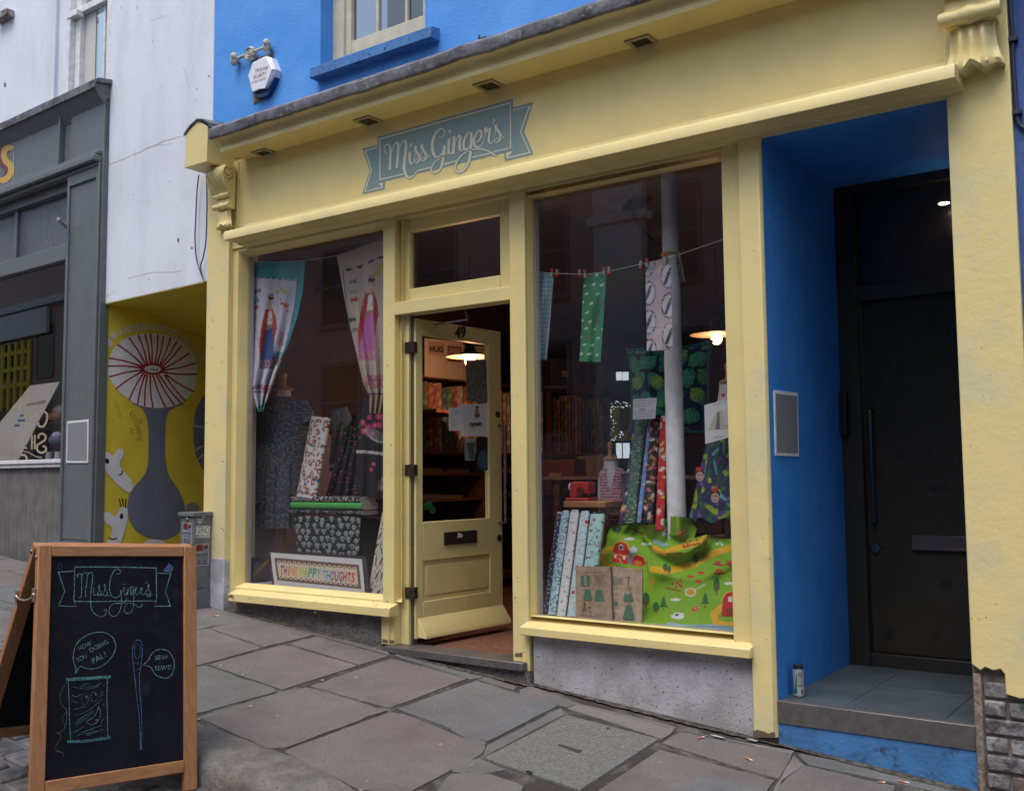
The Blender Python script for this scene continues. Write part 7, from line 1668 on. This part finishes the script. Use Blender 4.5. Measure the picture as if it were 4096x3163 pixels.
# ================================================================ left window goods
def thr(h0,h1): return lambda dx,dy,r,q:(r>=h0)&(r<h1)
p_fol=motif((.50,.48,.48),[(.075,1,leafy(.030,.018,0,.75),(.22,.03,.03)),(.075,1,leafy(.014,.009,0,.75),(.5,.47,.45)),(.06,3,leafy(.018,.008,.2,.7),(.08,.10,.03)),(.055,5,rndp(.012,0,.5),(.42,.20,.03)),(.06,7,leafy(.016,.009,.55),(.05,.14,.2)),(.05,9,leafy(.012,.006,.4),(.20,.02,.05))])
G8='bolts standing in the left window'
bolt('fabric_bolt','white bolt with folk skulls and red hearts standing between the dress and the black shawl',(1226,1990),(1285,1668),.38,.46,112,p_fol,G8,nu=70,thick=.22)
a,b=P(1224,1668,.44),P(1334,1682,.44); M().box(a.x,b.x,.42,.47,b.z-.01,a.z+.0).build('bolt_end_card',mat('white_card',(.5,.5,.55)),bpy.data.objects['fabric_bolt.010'] if 'fabric_bolt.010' in bpy.data.objects and bpy.data.objects['fabric_bolt.010'].type=='EMPTY' else None) if False else None
p_bw=motif((.015,.015,.018),[(.028,1,leafy(.011,.007),(.38,.38,.38)),(.028,1,rnd(.003),(.03,.03,.03))])
p_sk=motif((.010,.011,.014),[(.020,4,rndp(.0025,.3,1),(.2,.2,.2)),(.046,1,lambda dx,dy,r,q:(dx/(.011+.004*r)/(1+.25*np.sign(dy)))**2+(dy/.0205)**2<1,(.24,.26,.27)),(.046,1,lambda dx,dy,r,q:(((np.abs(np.abs(dx)-.005)<.0028)&(np.abs(dy-.004)<.003))|((np.abs(dx)<.006)&(np.abs(dy+.010)<.0018))|((np.abs(dx)<.0012)&(np.abs(dy+.003)<.002))),(.03,.03,.03))])
def flat(name,label,px0,px1,py0,py1,Y,dep,paint,group,cat='bolt of fabric'):
    a=P(px0,py0,Y);b=P(px1,py1,Y); W_=b.x-a.x; H_=a.z-b.z; nu=int(W_/.004); na=30; A=np.arange(na)/na*6.2832
    xs=np.linspace(a.x,b.x,nu); yy=np.sign(np.cos(A))*np.abs(np.cos(A))**.35*dep/2; zz=np.sign(np.sin(A))*np.abs(np.sin(A))**.7*H_/2
    pos=np.zeros((nu,na,3)); pos[...,0]=xs[:,None]; pos[...,1]=Y+dep/2+yy[None]; pos[...,2]=(a.z+b.z)/2+zz[None]
    U=np.repeat((xs-a.x)[:,None],na,1); V=np.repeat((zz-yy)[None],nu,0)
    m=M().grid(pos,paint(U,V),wrap=True); k=len(m.v); m.f.append(tuple(range(k-na,k))); m.fc.append((.42,.42,.42)); m.f.append(tuple(range(na))); m.fc.append((.3,.3,.3))
    return tag(m.build(name,m_cloth,None),label,cat,group)
G9='fabric bolts stacked flat on the skull cloth'
flat('fabric_bolt','white and black patterned bolt lying on top of the flat stack',1163,1440,1984,2012,.36,.16,p_bw,G9)
flat('fabric_bolt','plain bright green bolt in the middle of the flat stack',1161,1445,2006,2040,.35,.17,lambda U,V:fill(U.shape,(.06,.30,.07)),G9)
flat('fabric_bolt','black bolt with white skulls at the bottom of the flat stack',1151,1440,2038,2060,.34,.18,p_sk,G9)
Xg,Yg,u,v=quadgrid((1180,2062),(1442,2064),(1436,2222),(1188,2205),150,110)
D=.34+.012*np.sin(u*40+v*3)*v-.03*v; zt4=P(1300,2062,.35).z
o=M().grid(PU(Xg,Yg,D),p_sk(u*.42,-v*.26)).build('skull_cloth',m_cloth,None,solid=.003); tag(o,'black cloth with white sugar skulls hanging over the display box','cloth')
a=P(1182,2064,.36);b=P(1445,2064,.36); tag(M().box(a.x,b.x,.36,.62,.845,a.z-.004).build('display_box',mat('dark_box',(.03,.02,.02)),None,bevel=.004),'dark display box under the skull cloth','box')
# black rose shawls
def rose(X_,Y_,u_,v_):
    c=fill(X_.shape,(.007,.007,.009)); dx,dy,r,q=cells(X_,Y_,15,3,.7); mm=(dx**2+dy**2<20)&(r<.45); c[mm]=(.22,.03,.05); mm=(dx**2+dy**2<6)&(r<.45); c[mm]=(.4,.14,.12); mm=(dx**2/30+dy**2/5<1)&(r>.7); c[mm]=(.03,.06,.025); return c
def rosebig(X_,Y_,u_,v_):
    c=fill(X_.shape,(.006,.006,.008))
    rr=random.Random(3)
    for cx,cy,r_ in ((1452,1690,13),(1478,1668,11),(1473,1708,14),(1455,1725,14),(1500,1700,13),(1520,1665,17),(1518,1700,14),(1490,1735,11),(1540,1680,14),(1452,1772,0),(1495,1855,9),(1486,1878,8),(1528,1950,10)):
        if not r_: continue
        for k in range(5):
            a_=k*1.256+cx; c[indisc(X_,Y_,cx+math.cos(a_)*r_*.45,cy+math.sin(a_)*r_*.45,r_*.55)]=(.45,.05,.13) if k%2 else (.34,.02,.09)
        c[indisc(X_,Y_,cx,cy,r_*.3)]=(.55,.2,.26)
    for cx,cy in ((1440,1705),(1468,1740),(1535,1730),(1440,1750)): c[indisc(X_,Y_,cx,cy,5,9)]=(.05,.09,.04)
    th=np.arctan2(Y_-1700,X_-1535); R_=np.hypot(X_-1535,(Y_-1690)*1.0); fan=(R_<82)&(Y_>1715)&(R_>40); c[fan&(np.sin(th*46)>.2)]=(.25,.25,.27); c[(np.abs(R_-78-3*np.sin(th*30))<3)&(Y_>1715)]=(.38,.38,.40)
    c[near(X_,Y_,[(1428,1806),(1480,1808),(1560,1818)],6)]=(.42,.42,.46); 
    for k in range(8): c[indisc(X_,Y_,1440+k*15,1808,3,2)]=(.3,.05,.1)
    for k in range(5): c[near(X_,Y_,[(1530,1905),(1510+k*10,1960+8*(k%2))],1)|near(X_,Y_,[(1508,1925+k*9),(1545,1920+k*9)],.9)]=(.2,.2,.2)
    return c
drape('black_shawl','black shawl with tiny roses draped behind the skull bolts','shawl',[(1378,1710),(1360,1790),(1330,1890),(1300,1990)],[(1470,1690),(1475,1790),(1480,1890),(1485,1990)],.55,rose,70,120,wave=.02,n=5)
drape('rose_dress','black dress with large pink roses and a white lace fan beside the mullion','dress',[(1440,1600),(1425,1700),(1425,1850),(1430,1990)],[(1575,1570),(1580,1700),(1585,1850),(1590,1995)],.42,rosebig,90,180,wave=.015,n=3)
t_=thing('shawl_stand','short dark dress stand carrying the black shawls','stand',P(1440,2060,.62)); M().tube([P(1470,1650,.62),P(1470,2062,.62)],.02,8).build('pole',m_black,t_); M().ell(P(1470,1700,.62),.12,.08,.14,16,10).build('bust',m_black,t_)
Xg,Yg,u,v=quadgrid((1322,1625),(1440,1700),(1340,1850),(1315,1850),40,60)
def grey(X_,Y_,u_,v_):
    c=fill(X_.shape,(.15,.13,.13)); n_=hsh(np.floor(X_/5),np.floor(Y_/5),2); c[n_>.7]=(.09,.08,.08); c[near(X_,Y_,[(1350,1700),(1345,1730),(1358,1720)],3)]=(.05,.04,.04); c[(u_>.3)&(u_<.6)&(v_>.55)]=(.16,.10,.10); return c
drape('grey_print_cloth','grey and pink printed cloth gathered to a point behind the white bolt','cloth',[(1320,1640),(1328,1690),(1325,1760),(1318,1850)],[(1388,1625),(1412,1680),(1385,1760),(1352,1845)],.62,grey,50,110,wave=.02,n=2)
g2=thing('stacked_bolt_ends','small stack of red and white bolt ends behind the black shawl','fabric stack',P(1340,1870,.60)); 
for k,cc in enumerate(((.02,.02,.02),(.30,.04,.02),(.35,.33,.32),(.04,.04,.04))): a=P(1316,1832+k*13,.6);b=P(1400,1844+k*13,.6); M().box(a.x,b.x,.6,.7,b.z,a.z,cc).build('bolt_end',m_paint,g2,bevel=.003)
# right print bolt by the mullion
p_toile=motif((.36,.33,.28),[(.08,1,leafy(.034,.010),(.04,.035,.03)),(.06,4,leafy(.016,.010,.3,.8),(.42,.40,.38)),(.07,6,leafy(.02,.004,.5),(.08,.06,.05)),(.09,8,rndp(.008,0,.3),(.35,.08,.08))])
Xg,Yg,u,v=quadgrid((1530,2050),(1590,2045),(1560,2395),(1470,2385),70,130)
tag(M().grid(PU(Xg,Yg,.40-.24*v+.004*np.sin(u*9)),p_toile(u*.28,-v*.48)).build('toile_fabric',m_cloth,None,solid=.012),'beige bolt with black drawn figures leaning beside the mullion','bolt of fabric',None)
# framed motto
FT=thing('framed_motto','dark framed THINK HAPPY THOUGHTS embroidery leaning in the left window','picture',P(1270,2365,.12))
fo=P(1280,2365,.115); fn=Vector((0,-.93,.36)).normalized()
FPt=lambda x,y:PN(x,y,fo,fn)
OC=[(1069,2199),(1460,2224),(1476,2384),(1091,2345)]; IC=[(1080,2207),(1447,2234),(1460,2377),(1096,2338)]
m=M(); q=[FPt(*p) for p in OC]; i2=[FPt(*p) for p in IC]
for k in range(4):
    a_,b_,c_,d_=q[k],q[(k+1)%4],i2[(k+1)%4],i2[k]; m.prism([a_,b_,c_,d_],-fn*.022)
m.build('frame',mat('dark_frame_wood',(.025,.012,.012),rough=.35),FT,bevel=.002)
i3=[p-fn*.004 for p in i2]; M().prism(i3,-fn*.012,(.42,.42,.43)).build('mount',m_paint,FT)
ar=Art(lambda x,y:FPt(x,y)-fn*.0038,fn,step=.0001,base=.0003)
zz=lambda x,y:(x/4.457+1050,y/4.457+2180); ZZ=lambda *p:[zz(*a) for a in p]
ar.poly(ZZ((205,215),(1710,345),(1758,778),(255,620)),(.10,.055,.035)); CRM2=(.42,.36,.27)
ar.poly(ZZ((250,300),(1675,420),(1700,700),(290,560)),CRM2)
for k in range(16):
    for (x,y) in ((290+k*89.5,300+k*7.6),(322+k*89,555+k*9.6)):
        ar.ell(*zz(x,y),7.5,7,CRM2,12,nx=False)
ar.off+=.0002
for k in range(16):
    for (x,y) in ((290+k*89.5,300+k*7.6),(322+k*89,555+k*9.6)): ar.ell(*zz(x,y),3.6,3.6,(.10,.055,.035),10,nx=False)
ar.off+=.0002
pal=[(.20,.02,.05),(.25,.03,.04),(.45,.07,.01),(.50,.14,.01),(.50,.22,.01),(.36,.38,.02),(.22,.30,.04),(.06,.24,.12),(.03,.20,.14),(.05,.28,.26),(.06,.26,.36),(.06,.17,.32),(.10,.10,.22),(.12,.07,.20),(.24,.04,.16),(.30,.03,.10),(.38,.03,.05),(.45,.04,.05)]
wd=[('THINK',300,630,345,520),('HAPPY',650,1035,375,570),('THOUGHTS',1055,1645,430,620)]; k=0
for word,xa_,xb_,ya_,yb_ in wd:
    n_=len(word); lw=(xb_-xa_)/n_
    for j,chh in enumerate(word):
        x=xa_+j*lw; y=ya_+ (x-xa_)*.088
        ii=chh=='I'; ar.text(chh,zz(x+(lw*.3 if ii else 4),y+178),(lw*(.34 if ii else .86)/4.457,.3),(3.0,-168/4.457),pal[min(k,17)],bold=.03); k+=1
ar.build('embroidery',m_paint,FT)
# tin, bunting, dark shelf behind
p=P(1250,1590,1.6); a=P(1196,1522,1.6);b=P(1316,1668,1.6)
def tinp(Pp): 
    th=np.arctan2(Pp[...,1]-1.7,Pp[...,0]-p.x); U=th*.11; V=Pp[...,2]-b.z; c=fill(U.shape,(.20,.15,.06)); x=np.mod(U,.06); y=np.mod(V,.075); mm=(x>.008)&(x<.052)&(y>.008)&(y<.062); c[mm]=(.10,.085,.06); c[mm&(hsh(np.floor(U/.01),np.floor(V/.01))>.6)]=(.05,.05,.04); return c
tag(M().loft([(p.x,1.7,z_,(b.x-a.x)/2,(b.x-a.x)/2) for z_ in np.linspace(b.z,a.z,50)],60,tinp).build('picture_tin',m_cloth,None),'round tin printed with small yellow framed pictures behind the tweed dress','tin')
tl_=P(1200,1670,1.6).z
tag(M().box(-7,-5.0,1.5,2.0,tl_-.03,tl_).build('side_shelf',m_shelf,None),'dark shelf at the back of the left window holding the tin','shelf') if False else tag(M().box(-6.2,-5.3,1.5,2.1,tl_-.03,tl_).build('side_shelf',m_shelf,None),'dark shelf at the back of the left window holding the tin','shelf')
q=[P(*a_,.9) for a_ in ((1246,1110),(1305,1124),(1268,1184))]; tag(M().prism(q,(0,.003,0),(.16,.015,.02)).build('red_pennant',m_paint,None),'dark red triangular pennant hanging in the left window','pennant')
cordthing('pennant_string','cord carrying the red pennant in the left window',[(1222,1105),(1246,1109),(1305,1123),(1360,1130)],.9,m_=mat('gold_cord',(.2,.15,.05)))
cb_=thing('dark_cabinet','dark cabinet with figurines behind the cream tea towel','cabinet',(P(1370,1800,2.2).x,2.3,RZ0)); a=P(1268,1290,2.2);b=P(1530,1600,2.2)
M().box(a.x,b.x,2.35,2.7,RZ0,a.z).build('carcass',mat('dark_carcass',(.02,.012,.012)),cb_); 
for y in (1410,1500): z_=P(1400,y,2.2).z; M().box(a.x,b.x,2.2,2.36,z_-.01,z_+.01).build('shelf',m_shelf,cb_)
rr=random.Random(1)
for k in range(7):
    q=P(1285+k*30,1400 if k%2 else 1490,2.25); m=M(); m.ell((q.x,2.26,q.z+.07),.03,.02,.07,8,6,col=(.06,.05,.05)); m.ell((q.x,2.26,q.z+.16),.025,.025,.03,8,6,col=(.15,.09,.07)); tag(m.build('figurine',m_paint,None),'small dark figurine standing in the row on the dark cabinet shelves','figurine','figurines on the dark cabinet')
# strands of light: bare tube lamp seen through the left glass
